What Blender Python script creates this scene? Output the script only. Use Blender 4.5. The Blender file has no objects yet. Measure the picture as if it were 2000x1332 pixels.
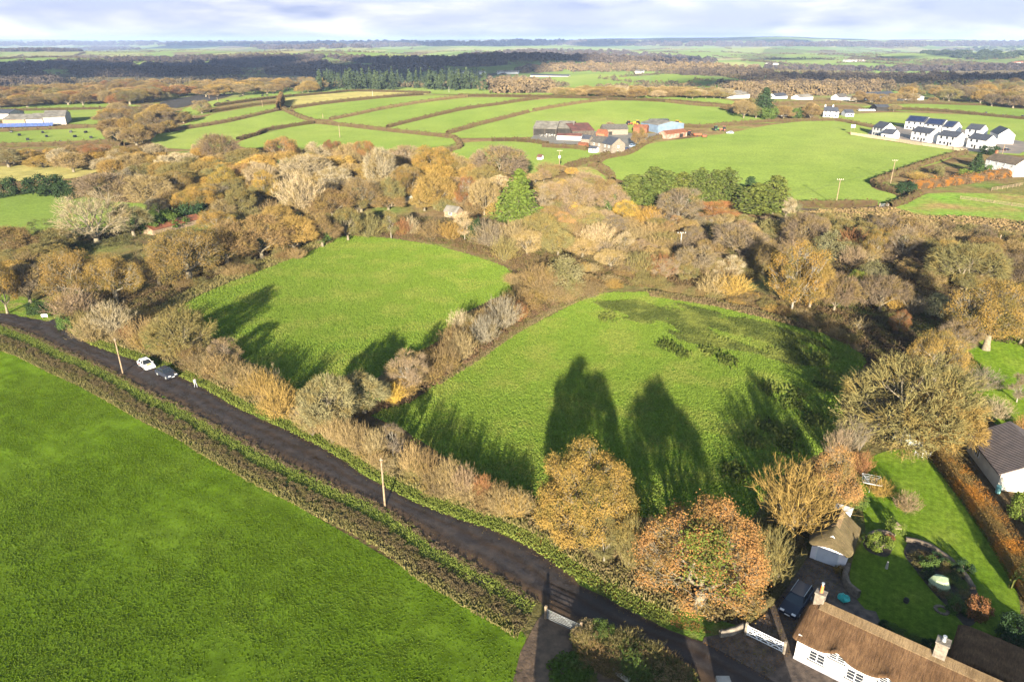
import bpy, bmesh, math, random
import numpy as np
from mathutils import Vector, Matrix
S = bpy.context.scene
COL = S.collection
R = math.radians
# ---------------------------------------------------------------- camera
F, P, CAMH = 1370.0, R(23.2), 52.0          # focal length in 2000-px units, pitch, height of the drone
cam_d = bpy.data.cameras.new('camera'); cam = bpy.data.objects.new('camera', cam_d); COL.objects.link(cam)
cam.location = (0, 0, CAMH); cam.rotation_euler = (R(90) - P, 0, 0)
cam_d.sensor_width = 36; cam_d.lens = F / 2000 * 36; cam_d.clip_start = 1; cam_d.clip_end = 90000
S.camera = cam
# ---------------------------------------------------------------- light
SUN_EL, SUN_AZ = R(13.5), R(5.0)            # shadows run away from the camera, 5 degrees to the right
S.view_settings.view_transform = 'Standard'; S.view_settings.look = 'None'
S.view_settings.exposure = 2.05; S.view_settings.gamma = 1; S.view_settings.use_curve_mapping = False
sd = bpy.data.lights.new('sun', 'SUN'); sd.energy = 5.0; sd.angle = R(0.6); sd.color = (1.0, .89, .70)
sun = bpy.data.objects.new('sun', sd); COL.objects.link(sun)
LD = Vector((math.sin(SUN_AZ) * math.cos(SUN_EL), math.cos(SUN_AZ) * math.cos(SUN_EL), -math.sin(SUN_EL)))
sun.rotation_euler = LD.to_track_quat('-Z', 'Y').to_euler(); sun.location = (0, -200, 300)
W = bpy.data.worlds.new('World'); S.world = W; W.use_nodes = True
S.cycles.max_bounces = 5; S.cycles.diffuse_bounces = 3; S.cycles.transparent_max_bounces = 8; S.cycles.volume_bounces = 0
S.cycles.use_denoising = True
def world():
    nt = W.node_tree; N = nt.nodes; L = nt.links; N.clear()
    out = N.new('ShaderNodeOutputWorld'); bg = N.new('ShaderNodeBackground'); bg.inputs[1].default_value = .105
    sky = N.new('ShaderNodeTexSky'); sky.sky_type = 'NISHITA'; sky.sun_disc = False
    sky.sun_elevation = SUN_EL; sky.sun_rotation = R(180) + SUN_AZ; sky.air_density = 1.2; sky.dust_density = .6
    tc = N.new('ShaderNodeTexCoord')
    mp = N.new('ShaderNodeMapping'); mp.inputs['Scale'].default_value = (6, 6, 27)
    no = N.new('ShaderNodeTexNoise'); no.inputs['Scale'].default_value = 1.0; no.inputs['Detail'].default_value = 7; no.inputs['Roughness'].default_value = .52
    no.inputs['Distortion'].default_value = .5
    L.new(tc.outputs['Generated'], mp.inputs[0]); L.new(mp.outputs[0], no.inputs['Vector'])
    r = N.new('ShaderNodeValToRGB'); r.color_ramp.elements[0].position = .36; r.color_ramp.elements[1].position = .62
    L.new(no.outputs[0], r.inputs[0])
    # cloud tone: bright tops, blue-grey undersides
    mp2 = N.new('ShaderNodeMapping'); mp2.inputs['Scale'].default_value = (8, 8, 42); mp2.inputs['Location'].default_value = (3, 1, 7)
    n2 = N.new('ShaderNodeTexNoise'); n2.inputs['Scale'].default_value = 1.0; n2.inputs['Detail'].default_value = 6
    L.new(tc.outputs['Generated'], mp2.inputs[0]); L.new(mp2.outputs[0], n2.inputs['Vector'])
    r2 = N.new('ShaderNodeValToRGB'); r2.color_ramp.elements[0].position = .34; r2.color_ramp.elements[1].position = .68
    r2.color_ramp.elements[0].color = (1.20, 1.40, 2.05, 1); r2.color_ramp.elements[1].color = (3.1, 3.06, 3.1, 1)
    L.new(n2.outputs[0], r2.inputs[0])
    # thin grey-blue veil everywhere, clouds on top of it
    veil = N.new('ShaderNodeMix'); veil.data_type = 'RGBA'; veil.inputs[0].default_value = .92
    veil.inputs[7].default_value = (1.12, 1.40, 2.25, 1)
    L.new(sky.outputs[0], veil.inputs[6])
    mx = N.new('ShaderNodeMix'); mx.data_type = 'RGBA'
    L.new(r.outputs[0], mx.inputs[0]); L.new(veil.outputs[2], mx.inputs[6]); L.new(r2.outputs[0], mx.inputs[7])
    # clouds bank up near the horizon only: plain sky overhead
    sp = N.new('ShaderNodeSeparateXYZ'); L.new(tc.outputs['Generated'], sp.inputs[0])
    mr = N.new('ShaderNodeMapRange'); mr.inputs[1].default_value = .10; mr.inputs[2].default_value = .45
    L.new(sp.outputs[2], mr.inputs[0])
    m3 = N.new('ShaderNodeMix'); m3.data_type = 'RGBA'
    L.new(mr.outputs[0], m3.inputs[0]); L.new(mx.outputs[2], m3.inputs[6]); L.new(sky.outputs[0], m3.inputs[7])
    L.new(m3.outputs[2], bg.inputs[0]); L.new(bg.outputs[0], out.inputs[0])
world()
# ---------------------------------------------------------------- land height and pixel -> ground
def sst(a, b, v):
    t = np.clip((v - a) / (b - a), 0, 1); return t * t * (3 - 2 * t)
def hgt(x, y):
    x = np.asarray(x, float); y = np.asarray(y, float)
    h = 10 * np.exp(-((x - 40) / 270) ** 2 - ((y - 600) / 130) ** 2)
    r = np.hypot(x, y)
    f1 = sst(800, 1500, r); f2 = sst(3000, 9000, r)
    h = h - 12 * f1 * (1 - f2)
    n1 = np.sin(x / 410 + 1.1 + .8 * np.sin(y / 700)) * np.cos(y / 330 + .4 + .7 * np.sin(x / 900)) + .5 * np.sin(x / 190 + y / 260)
    n2 = np.sin(x / 2100 + .6 + np.sin(y / 2600)) * .6 + np.cos(y / 1500 + x / 5200) + .3 * np.sin(x / 800 + y / 1900)
    h = h + f1 * 15 * n1 + f2 * 38 * n2
    return h
def ray(px, py):
    r = px - 1000.0; v = py - 666.0
    d = np.array([r, F * math.cos(P) - v * math.sin(P), -(F * math.sin(P) + v * math.cos(P))])
    return d / d[1]
def G(px, py):
    """point of the land seen at a pixel of the 2000 x 1332 photograph"""
    d = ray(px, py)
    if d[2] < -.13:                                  # near ground is level
        t = CAMH / -d[2]
        if t < 300: return Vector((d[0] * t, t, 0.0))
    t = np.geomspace(250, 24000, 900)
    below = (CAMH + d[2] * t) < hgt(d[0] * t, t)
    if not below.any(): t1 = 24000.0
    else:
        i = int(np.argmax(below)); lo, hi = t[max(i - 1, 0)], t[i]
        for _ in range(18):
            m = (lo + hi) / 2
            if CAMH + d[2] * m < float(hgt(d[0] * m, m)): hi = m
            else: lo = m
        t1 = hi
    return Vector((d[0] * t1, t1, float(hgt(d[0] * t1, t1))))
def mpp(px, py):
    """metres per photo pixel across the view at the ground point"""
    g = G(px, py); v = py - 666.0
    return g.y / (F * math.cos(P) - v * math.sin(P))
def topz(g, py):
    """height above ground of a vertical at g whose top shows at row py"""
    d = ray(1000, py); return CAMH + d[2] * g.y - g.z
def GL(pts): return [G(*p) for p in pts]
# ---------------------------------------------------------------- object helpers
def tag(o, label=None, cat=None, group=None, kind=None):
    if label: o['label'] = label
    if cat: o['category'] = cat
    if group: o['group'] = group
    if kind: o['kind'] = kind
    return o
def obj(name, me, mat=None, parent=None):
    o = bpy.data.objects.new(name, me); COL.objects.link(o)
    me.name = name
    if mat is not None and not len(me.materials): me.materials.append(mat)
    if parent: o.parent = parent
    return o
def empty(name, loc=(0, 0, 0), rz=0.0):
    o = bpy.data.objects.new(name, None); COL.objects.link(o); o.location = loc; o.rotation_euler = (0, 0, rz); o.empty_display_size = .3
    return o
def npmesh(name, V, Q, mat, parent=None, smooth=False):
    """V: n x 3, Q: m x k indices"""
    V = np.asarray(V, np.float32); Q = np.asarray(Q, np.int32); k = Q.shape[1]
    me = bpy.data.meshes.new(name)
    me.vertices.add(len(V)); me.vertices.foreach_set('co', V.ravel())
    me.loops.add(Q.size); me.loops.foreach_set('vertex_index', Q.ravel())
    me.polygons.add(len(Q)); me.polygons.foreach_set('loop_start', np.arange(0, Q.size, k, dtype=np.int32))
    if smooth: me.polygons.foreach_set('use_smooth', np.ones(len(Q), bool))
    me.update(calc_edges=True)
    return obj(name, me, mat, parent)
def copy_tree(o, parent=None):
    c = o.copy(); COL.objects.link(c); c.parent = parent
    for ch in list(o.children): copy_tree(ch, c)
    return c
class MB:
    """collects simple solids into one mesh"""
    def __init__(s): s.v = []; s.f = []
    def add(s, vs, fs):
        n = len(s.v); s.v += [tuple(v) for v in vs]; s.f += [tuple(i + n for i in f) for f in fs]; return s
    def box(s, x0, y0, z0, x1, y1, z1, M=None):
        vs = [Vector(p) for p in ((x0, y0, z0), (x1, y0, z0), (x1, y1, z0), (x0, y1, z0), (x0, y0, z1), (x1, y0, z1), (x1, y1, z1), (x0, y1, z1))]
        if M: vs = [M @ v for v in vs]
        return s.add(vs, [(0, 3, 2, 1), (4, 5, 6, 7), (0, 1, 5, 4), (1, 2, 6, 5), (2, 3, 7, 6), (3, 0, 4, 7)])
    def bar(s, a, b, r, n=8, r2=None):
        a = Vector(a); b = Vector(b); d = (b - a).normalized(); u = d.orthogonal().normalized(); w = d.cross(u); r2 = r if r2 is None else r2
        vs = []
        for p, q in ((a, r), (b, r2)):
            for i in range(n):
                t = 2 * math.pi * i / n; vs.append(p + (u * math.cos(t) + w * math.sin(t)) * q)
        fs = [(i, (i + 1) % n, n + (i + 1) % n, n + i) for i in range(n)] + [tuple(range(n - 1, -1, -1)), tuple(range(n, 2 * n))]
        return s.add(vs, fs)
    def prism(s, poly, y0, y1):
        """polygon in x,z extruded along y"""
        n = len(poly); vs = [(p[0], y0, p[1]) for p in poly] + [(p[0], y1, p[1]) for p in poly]
        return s.add(vs, [tuple(range(n)), tuple(range(2 * n - 1, n - 1, -1))] + [(i, n + i, n + (i + 1) % n, (i + 1) % n) for i in range(n)])
    def ball(s, c, r, seg=10, ring=6, sz=1.0, jit=0.0, seed=0):
        rnd = random.Random(seed); c = Vector(c); vs = []
        for j in range(ring + 1):
            ph = math.pi * j / ring
            for i in range(seg):
                th = 2 * math.pi * i / seg; q = r * (1 + rnd.uniform(-jit, jit))
                vs.append(c + Vector((q * math.sin(ph) * math.cos(th), q * math.sin(ph) * math.sin(th), q * sz * math.cos(ph))))
        return s.add(vs, [(j * seg + i, (j + 1) * seg + i, (j + 1) * seg + (i + 1) % seg, j * seg + (i + 1) % seg) for j in range(ring) for i in range(seg)])
    def build(s, name, mat, parent=None, smooth=False, bevel=0):
        me = bpy.data.meshes.new(name); me.from_pydata(s.v, [], s.f)
        bm = bmesh.new(); bm.from_mesh(me)
        bmesh.ops.remove_doubles(bm, verts=bm.verts, dist=1e-4)
        bmesh.ops.recalc_face_normals(bm, faces=bm.faces)
        if bevel: bmesh.ops.bevel(bm, geom=bm.edges[:], offset=bevel, segments=2, affect='EDGES', profile=.6, clamp_overlap=True)
        bm.to_mesh(me); bm.free()
        if smooth:
            for p in me.polygons: p.use_smooth = True
        return obj(name, me, mat, parent)
# ---------------------------------------------------------------- materials
def newmat(name):
    m = bpy.data.materials.new(name); m.use_nodes = True; nt = m.node_tree; nt.nodes.clear()
    out = nt.nodes.new('ShaderNodeOutputMaterial'); return m, nt.nodes, nt.links, out
def ramp(N, pts):
    r = N.new('ShaderNodeValToRGB'); e = r.color_ramp.elements
    while len(e) < len(pts): e.new(.5)
    for i, (p, c) in enumerate(pts): e[i].position = p; e[i].color = (*c, 1)
    return r
def mix(N, L, a, b, fac, mode='MIX'):
    m = N.new('ShaderNodeMix'); m.data_type = 'RGBA'; m.blend_type = mode
    for s, v in ((0, fac), (6, a), (7, b)):
        if hasattr(v, 'links'): L.new(v, m.inputs[s])
        elif isinstance(v, (tuple, list)): m.inputs[s].default_value = (*v[:3], 1)
        else: m.inputs[s].default_value = v
    return m.outputs[2]
def noise(N, L, scale, detail=4, coord='Object', vec=None, rough=.55, stretch=None):
    n = N.new('ShaderNodeTexNoise'); n.inputs['Scale'].default_value = scale; n.inputs['Detail'].default_value = detail; n.inputs['Roughness'].default_value = rough
    if vec is None:
        tc = N.new('ShaderNodeTexCoord'); vec = tc.outputs[coord]
    if stretch:
        mp = N.new('ShaderNodeMapping'); mp.inputs['Rotation'].default_value = (0, 0, stretch[0]); mp.inputs['Scale'].default_value = stretch[1]
        L.new(vec, mp.inputs[0]); vec = mp.outputs[0]
    L.new(vec, n.inputs['Vector']); return n.outputs[0]
def plain(name, col, rough=.7, var=.25, scale=2.0, col2=None, bump=0.0, bscale=8, metal=0, spec=.3, coat=0):
    m, N, L, out = newmat(name); b = N.new('ShaderNodeBsdfPrincipled')
    n = noise(N, L, scale, 5)
    c2 = col2 or tuple(c * (1 - var) for c in col)
    r = ramp(N, [(.35, c2), (.65, tuple(min(1, c * (1 + var * .3)) for c in col))]); L.new(n, r.inputs[0]); L.new(r.outputs[0], b.inputs['Base Color'])
    b.inputs['Roughness'].default_value = rough; b.inputs['Metallic'].default_value = metal; b.inputs['Specular IOR Level'].default_value = spec
    b.inputs['Coat Weight'].default_value = coat
    if bump:
        bn = noise(N, L, bscale, 5); bp = N.new('ShaderNodeBump'); bp.inputs['Strength'].default_value = bump; bp.inputs['Distance'].default_value = .1
        L.new(bn, bp.inputs['Height']); L.new(bp.outputs[0], b.inputs['Normal'])
    L.new(b.outputs[0], out.inputs[0]); return m
def grassmat(name, c1, c2, c3, s1=.05, s2=.5, bump=.8, bscale=1.6, bdist=.35, stripe=None, detail_scale=5.0, lo=.62, hi=1.15):
    """rough diffuse turf: broad tone changes, tuft-scale mottling, strong bump"""
    m, N, L, out = newmat(name); d = N.new('ShaderNodeBsdfDiffuse'); d.inputs['Roughness'].default_value = 1
    a = noise(N, L, s1, 5); b = noise(N, L, s2, 6, rough=.65); f = noise(N, L, detail_scale, 4, rough=.7)
    r = ramp(N, [(.35, c1), (.52, c2), (.70, c3)]); L.new(a, r.inputs[0])
    r2 = ramp(N, [(.32, (lo, lo, lo)), (.62, (hi, hi * .98, hi * .96))]); L.new(b, r2.inputs[0])
    c = mix(N, L, r.outputs[0], r2.outputs[0], 1.0, 'MULTIPLY')
    r3 = ramp(N, [(.3, (.7, .72, .7)), (.68, (1.25, 1.22, 1.2))]); L.new(f, r3.inputs[0])
    c = mix(N, L, c, r3.outputs[0], 1.0, 'MULTIPLY')
    if stripe:
        tc = N.new('ShaderNodeTexCoord'); mp = N.new('ShaderNodeMapping'); mp.inputs['Rotation'].default_value = (0, 0, stripe[0]); L.new(tc.outputs['Object'], mp.inputs[0])
        w = N.new('ShaderNodeTexWave'); w.inputs['Scale'].default_value = stripe[1]; w.inputs['Distortion'].default_value = stripe[2]; L.new(mp.outputs[0], w.inputs[0])
        r4 = ramp(N, [(.3, (.88, .88, .88)), (.7, (1.1, 1.1, 1.08))]); L.new(w.outputs[0], r4.inputs[0])
        c = mix(N, L, c, r4.outputs[0], stripe[3], 'MULTIPLY')
    L.new(c, d.inputs[0])
    bn = noise(N, L, bscale, 5, rough=.6); bp = N.new('ShaderNodeBump'); bp.inputs['Strength'].default_value = bump; bp.inputs['Distance'].default_value = bdist
    L.new(bn, bp.inputs['Height']); L.new(bp.outputs[0], d.inputs['Normal'])
    L.new(d.outputs[0], out.inputs[0]); return m
def leafmat(name, second=None, amt=.5, var=.45, trans=.25, nscale=.5):
    """leaf sprays: the object's own colour, leaf-to-leaf variation, patches of a second colour"""
    m, N, L, out = newmat(name)
    oi = N.new('ShaderNodeObjectInfo'); ge = N.new('ShaderNodeNewGeometry')
    c = oi.outputs['Color']
    if second:
        n = noise(N, L, nscale, 3); r = N.new('ShaderNodeMapRange'); r.inputs[1].default_value = .47; r.inputs[2].default_value = .62; r.inputs[4].default_value = amt
        L.new(n, r.inputs[0]); c = mix(N, L, c, second, r.outputs[0])
    rr = ramp(N, [(0, (1 - var,) * 3), (1, (1 + var,) * 3)]); L.new(ge.outputs['Random Per Island'], rr.inputs[0])
    c = mix(N, L, c, rr.outputs[0], 1.0, 'MULTIPLY')
    d = N.new('ShaderNodeBsdfDiffuse'); d.inputs['Roughness'].default_value = 1; L.new(c, d.inputs[0])
    if trans:
        t = N.new('ShaderNodeBsdfTranslucent'); L.new(c, t.inputs[0]); ms = N.new('ShaderNodeMixShader'); ms.inputs[0].default_value = trans
        L.new(d.outputs[0], ms.inputs[1]); L.new(t.outputs[0], ms.inputs[2]); L.new(ms.outputs[0], out.inputs[0])
    else: L.new(d.outputs[0], out.inputs[0])
    return m
M = {}
M['leaf'] = leafmat('autumn_leaves', (.10, .095, .03), .7, .32)
M['copper'] = leafmat('copper_leaves', (.30, .125, .022), .85, .5, .25, .35)
M['leaf_green'] = leafmat('evergreen_leaves', (.03, .05, .015), .5, .5, .15)
M['twig'] = leafmat('bare_twigs', (.165, .118, .036), .7, .45, 0, .4)
M['bark'] = plain('bark', (.21, .17, .12), .95, .4, 3, (.12, .11, .07), .6)
M['pale_bark'] = plain('pale_bark', (.27, .24, .19), .9, .3, 3, (.13, .115, .09), .4)
def landmat():
    m, N, L, out = newmat('land'); d = N.new('ShaderNodeBsdfDiffuse'); d.inputs['Roughness'].default_value = 1
    ge = N.new('ShaderNodeNewGeometry'); pos = ge.outputs['Position']
    a = noise(N, L, .035, 6, vec=pos); b = noise(N, L, .35, 6, vec=pos, rough=.7)
    r = ramp(N, [(.34, (.055, .040, .022)), (.48, (.10, .072, .038)), (.58, (.085, .085, .03)), (.68, (.07, .10, .025))]); L.new(a, r.inputs[0])
    r2 = ramp(N, [(.3, (.55, .55, .55)), (.7, (1.3, 1.25, 1.2))]); L.new(b, r2.inputs[0])
    near = mix(N, L, r.outputs[0], r2.outputs[0], 1.0, 'MULTIPLY')
    # far patchwork of fields
    mp = N.new('ShaderNodeMapping'); mp.inputs['Scale'].default_value = (1 / 210, 1 / 330, 0); mp.inputs['Rotation'].default_value = (0, 0, .35); L.new(pos, mp.inputs[0])
    wn = N.new('ShaderNodeTexNoise'); wn.inputs['Scale'].default_value = .8; L.new(mp.outputs[0], wn.inputs['Vector'])
    ad = N.new('ShaderNodeMix'); ad.data_type = 'RGBA'; ad.blend_type = 'LINEAR_LIGHT'; ad.inputs[0].default_value = .25; L.new(mp.outputs[0], ad.inputs[6]); L.new(wn.outputs['Color'], ad.inputs[7])
    vo = N.new('ShaderNodeTexVoronoi'); vo.voronoi_dimensions = '2D'; vo.inputs['Scale'].default_value = 1; vo.inputs['Randomness'].default_value = .85; L.new(ad.outputs[2], vo.inputs['Vector'])
    sx = N.new('ShaderNodeSeparateColor'); L.new(vo.outputs['Color'], sx.inputs[0])
    fr = ramp(N, [(.0, (.06, .09, .025)), (.25, (.10, .13, .04)), (.45, (.075, .11, .03)), (.6, (.13, .14, .055)), (.72, (.07, .052, .038)), (.85, (.06, .085, .025)), (1.0, (.14, .13, .07))]); L.new(sx.outputs[0], fr.inputs[0])
    fm = noise(N, L, .03, 4, vec=pos); fr2 = ramp(N, [(.3, (.8, .8, .8)), (.7, (1.15, 1.15, 1.1))]); L.new(fm, fr2.inputs[0])
    far = mix(N, L, fr.outputs[0], fr2.outputs[0], 1.0, 'MULTIPLY')
    sp = N.new('ShaderNodeSeparateXYZ'); L.new(pos, sp.inputs[0])
    mr = N.new('ShaderNodeMapRange'); mr.inputs[1].default_value = 640; mr.inputs[2].default_value = 800; L.new(sp.outputs[1], mr.inputs[0])
    c = mix(N, L, near, far, mr.outputs[0]); L.new(c, d.inputs[0])
    bp = N.new('ShaderNodeBump'); bp.inputs['Strength'].default_value = .9; bp.inputs['Distance'].default_value = .4; bn = noise(N, L, 1.3, 5, vec=pos); L.new(bn, bp.inputs['Height']); L.new(bp.outputs[0], d.inputs['Normal'])
    L.new(d.outputs[0], out.inputs[0]); return m
M['land'] = landmat()
M['meadow'] = grassmat('meadow_grass', (.080, .142, .018), (.10, .165, .022), (.14, .188, .036), .035, .7, .9, 1.1, .35)
M['pasture'] = grassmat('front_pasture', (.058, .102, .008), (.063, .108, .009), (.071, .115, .012), .10, .35, .5, 1.4, .12, stripe=(R(-58), .10, 2.2, .5))  # darker grass, with the low sun's dimmer steep view put into its colour
M['far_pasture'] = grassmat('far_pasture', (.070, .104, .022), (.084, .115, .027), (.108, .130, .036), .006, .05, .3, .5, .3, lo=.86, hi=1.06, detail_scale=1.2)
M['far_dry'] = grassmat('far_dry', (.135, .13, .045), (.16, .145, .055), (.185, .16, .07), .012, .12, .4, .5, .5)
M['rough'] = grassmat('rough_pasture', (.15, .115, .05), (.10, .14, .03), (.09, .165, .025), .05, .5, .9, .9, .5)
M['lawn'] = grassmat('lawn_turf', (.066, .115, .010), (.082, .130, .013), (.105, .145, .02), .15, 1.2, .3, 6, .08, stripe=(R(28), .42, .6, .35))
M['verge'] = grassmat('verge_grass', (.10, .105, .03), (.085, .14, .02), (.16, .14, .055), .25, 1.2, .9, 2.2, .3)
def roadmat():
    m, N, L, out = newmat('wet_lane'); b = N.new('ShaderNodeBsdfPrincipled')
    uv = N.new('ShaderNodeUVMap'); sp = N.new('ShaderNodeSeparateXYZ'); L.new(uv.outputs[0], sp.inputs[0])
    a = noise(N, L, 1.0, 6, rough=.65, vec=uv.outputs[0], stretch=(0, (3.5, .12, 1))); g = noise(N, L, .6, 6, rough=.65); f = noise(N, L, 14, 4, rough=.7)
    # dark wet tarmac, greyer worn wheel tracks, muddy crown and edges
    wob_ = N.new('ShaderNodeMath'); wob_.operation = 'MULTIPLY_ADD'; wob_.inputs[1].default_value = .16; L.new(a, wob_.inputs[0]); L.new(sp.outputs[0], wob_.inputs[2])
    tr = ramp(N, [(.06, (.080, .054, .034)), (.15, (.040, .030, .025)), (.27, (.048, .042, .042)), (.36, (.054, .048, .047)), (.48, (.044, .032, .024)), (.60, (.046, .040, .040)), (.72, (.054, .048, .047)), (.84, (.038, .029, .024)), (.97, (.082, .055, .034))]); L.new(wob_.outputs[0], tr.inputs[0])
    r2 = ramp(N, [(.32, (.42, .41, .43)), (.5, (.74, .70, .68)), (.68, (1.15, 1.0, .88))]); L.new(g, r2.inputs[0]); c = mix(N, L, tr.outputs[0], r2.outputs[0], 1, 'MULTIPLY')
    r3 = ramp(N, [(.3, (.7, .7, .7)), (.7, (1.3, 1.3, 1.3))]); L.new(f, r3.inputs[0]); c = mix(N, L, c, r3.outputs[0], 1, 'MULTIPLY')
    L.new(c, b.inputs['Base Color'])
    r4 = ramp(N, [(.40, (.35, .35, .35)), (.52, (.8, .8, .8))]); L.new(g, r4.inputs[0]); L.new(r4.outputs[0], b.inputs['Roughness']); b.inputs['Specular IOR Level'].default_value = .2
    bp = N.new('ShaderNodeBump'); bp.inputs['Strength'].default_value = .4; bp.inputs['Distance'].default_value = .04; L.new(f, bp.inputs['Height']); L.new(bp.outputs[0], b.inputs['Normal'])
    L.new(b.outputs[0], out.inputs[0]); return m
M['road'] = roadmat()
M['mud'] = plain('mud', (.115, .075, .046), .8, .5, .8, (.050, .034, .023), .8, 3)
M['gravel'] = plain('gravel', (.10, .075, .058), .9, .45, 1.4, (.042, .032, .028), .5, 9)
M['soil'] = plain('bed_soil', (.05, .038, .028), .95, .5, 1.5, (.022, .02, .014), .9, 5)
# ---------------------------------------------------------------- land
def build_land():
    ang = np.concatenate([np.linspace(-180, -52, 40, endpoint=False), np.linspace(-52, 52, 240, endpoint=False), np.linspace(52, 180, 40, endpoint=False)])
    rad = np.concatenate([np.linspace(4, 760, 90), np.geomspace(775, 26000, 150)])
    a = np.radians(ang)
    X = rad[:, None] * np.sin(a)[None]; Y = rad[:, None] * np.cos(a)[None]
    V = np.stack([X, Y, hgt(X, Y)], -1).reshape(-1, 3); na = len(ang)
    V = np.vstack([V, [[0, 0, 0]]])
    i = np.arange(len(rad) - 1)[:, None] * na; j = np.arange(na)[None]; k = (j + 1) % na
    Q = np.stack([i + j, i + na + j, i + na + k, i + k], -1).reshape(-1, 4)
    o = npmesh('terrain', V[:-1], Q[:, ::-1], M['land'], smooth=True)
    tag(o, 'rolling farmland reaching out to the horizon', 'land', kind='structure')
build_land()
def inside(X, Y, poly):
    X = np.asarray(X); Y = np.asarray(Y); c = np.zeros(X.shape, bool); n = len(poly)
    for i in range(n):
        x0, y0 = poly[i][0], poly[i][1]; x1, y1 = poly[(i + 1) % n][0], poly[(i + 1) % n][1]
        if y0 == y1: continue
        c ^= ((y0 > Y) != (y1 > Y)) & (X < (x1 - x0) * (Y - y0) / (y1 - y0) + x0)
    return c
def smooth_loop(pts, k=4, closed=True):
    """Catmull-Rom through points"""
    n = len(pts); out = []
    for i in range(n if closed else n - 1):
        p = [Vector(pts[j % n]) if closed else Vector(pts[min(max(j, 0), n - 1)]) for j in (i - 1, i, i + 1, i + 2)]
        for s in range(k):
            t = s / k
            out.append(.5 * ((2 * p[1]) + (p[2] - p[0]) * t + (2 * p[0] - 5 * p[1] + 4 * p[2] - p[3]) * t * t + (3 * p[1] - p[0] - 3 * p[2] + p[3]) * t ** 3))
    if not closed: out.append(Vector(pts[-1]))
    return out
def sheet(name, pix, mat, off, label, cat, step=25, sm=0, kind='structure', ragged=0):
    """a patch of ground laid on the land, outline given where it shows in the photograph"""
    pts = GL(pix)
    if sm: pts = smooth_loop(pts, sm)
    pts = [Vector((p.x, p.y, 0)) for p in pts]
    if ragged:
        rn = random.Random(len(pix)); pts = [p + Vector((rn.uniform(-ragged, ragged), rn.uniform(-ragged, ragged), 0)) for p in pts]
    bm = bmesh.new(); f = bm.faces.new([bm.verts.new(p) for p in pts]); bmesh.ops.triangulate(bm, faces=[f])
    xs = [p.x for p in pts]; ys = [p.y for p in pts]
    if max(ys) > 330:
        for ax, lo, hi in ((0, min(xs), max(xs)), (1, min(ys), max(ys))):
            n = int((hi - lo) / step)
            for i in range(1, n + 1):
                co = [0, 0, 0]; no = [0, 0, 0]; co[ax] = lo + i * step; no[ax] = 1
                bmesh.ops.bisect_plane(bm, geom=bm.verts[:] + bm.edges[:] + bm.faces[:], plane_co=co, plane_no=no)
    for v in bm.verts: v.co.z = float(hgt(v.co.x, v.co.y)) + off
    bmesh.ops.recalc_face_normals(bm, faces=bm.faces)
    if sum(f.normal.z for f in bm.faces) < 0: bmesh.ops.reverse_faces(bm, faces=bm.faces)
    me = bpy.data.meshes.new(name); bm.to_mesh(me); bm.free()
    return tag(obj(name, me, mat), label, cat, kind=kind)
# ---------------------------------------------------------------- fields, lane, woods far away
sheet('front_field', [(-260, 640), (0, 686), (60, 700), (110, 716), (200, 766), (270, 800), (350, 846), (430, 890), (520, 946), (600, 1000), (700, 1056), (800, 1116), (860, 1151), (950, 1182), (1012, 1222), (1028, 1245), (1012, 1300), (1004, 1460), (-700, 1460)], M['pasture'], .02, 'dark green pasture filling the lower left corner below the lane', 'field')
FA = [(640, 466), (690, 461), (760, 466), (850, 480), (930, 502), (985, 522), (1012, 550), (1000, 566), (950, 590), (905, 612), (870, 655), (830, 680), (800, 692), (740, 735), (690, 755), (620, 768), (590, 778), (578, 760), (540, 728), (480, 702), (440, 668), (400, 650), (360, 622), (345, 596), (380, 566), (440, 540), (520, 511), (590, 486)]
FB = [(1085, 613), (1125, 592), (1168, 573), (1270, 571), (1320, 578), (1390, 598), (1470, 617), (1570, 638), (1620, 658), (1680, 690), (1694, 706), (1660, 740), (1640, 790), (1650, 830), (1610, 880), (1560, 905), (1500, 950), (1478, 1000), (1440, 1045), (1330, 1020), (1260, 1010), (1150, 1010), (1050, 985), (950, 940), (860, 886), (790, 840), (725, 812), (770, 790), (800, 788), (850, 752), (930, 702), (1000, 656)]
sheet('middle_field', FA, M['meadow'], .02, 'bright green meadow in the middle left, hedged on all sides', 'field', sm=3)
sheet('meadow_field', FB, M['meadow'], .02, 'bright green meadow with rushes and long tree shadows, right of the middle hedge', 'field', sm=1)
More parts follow.
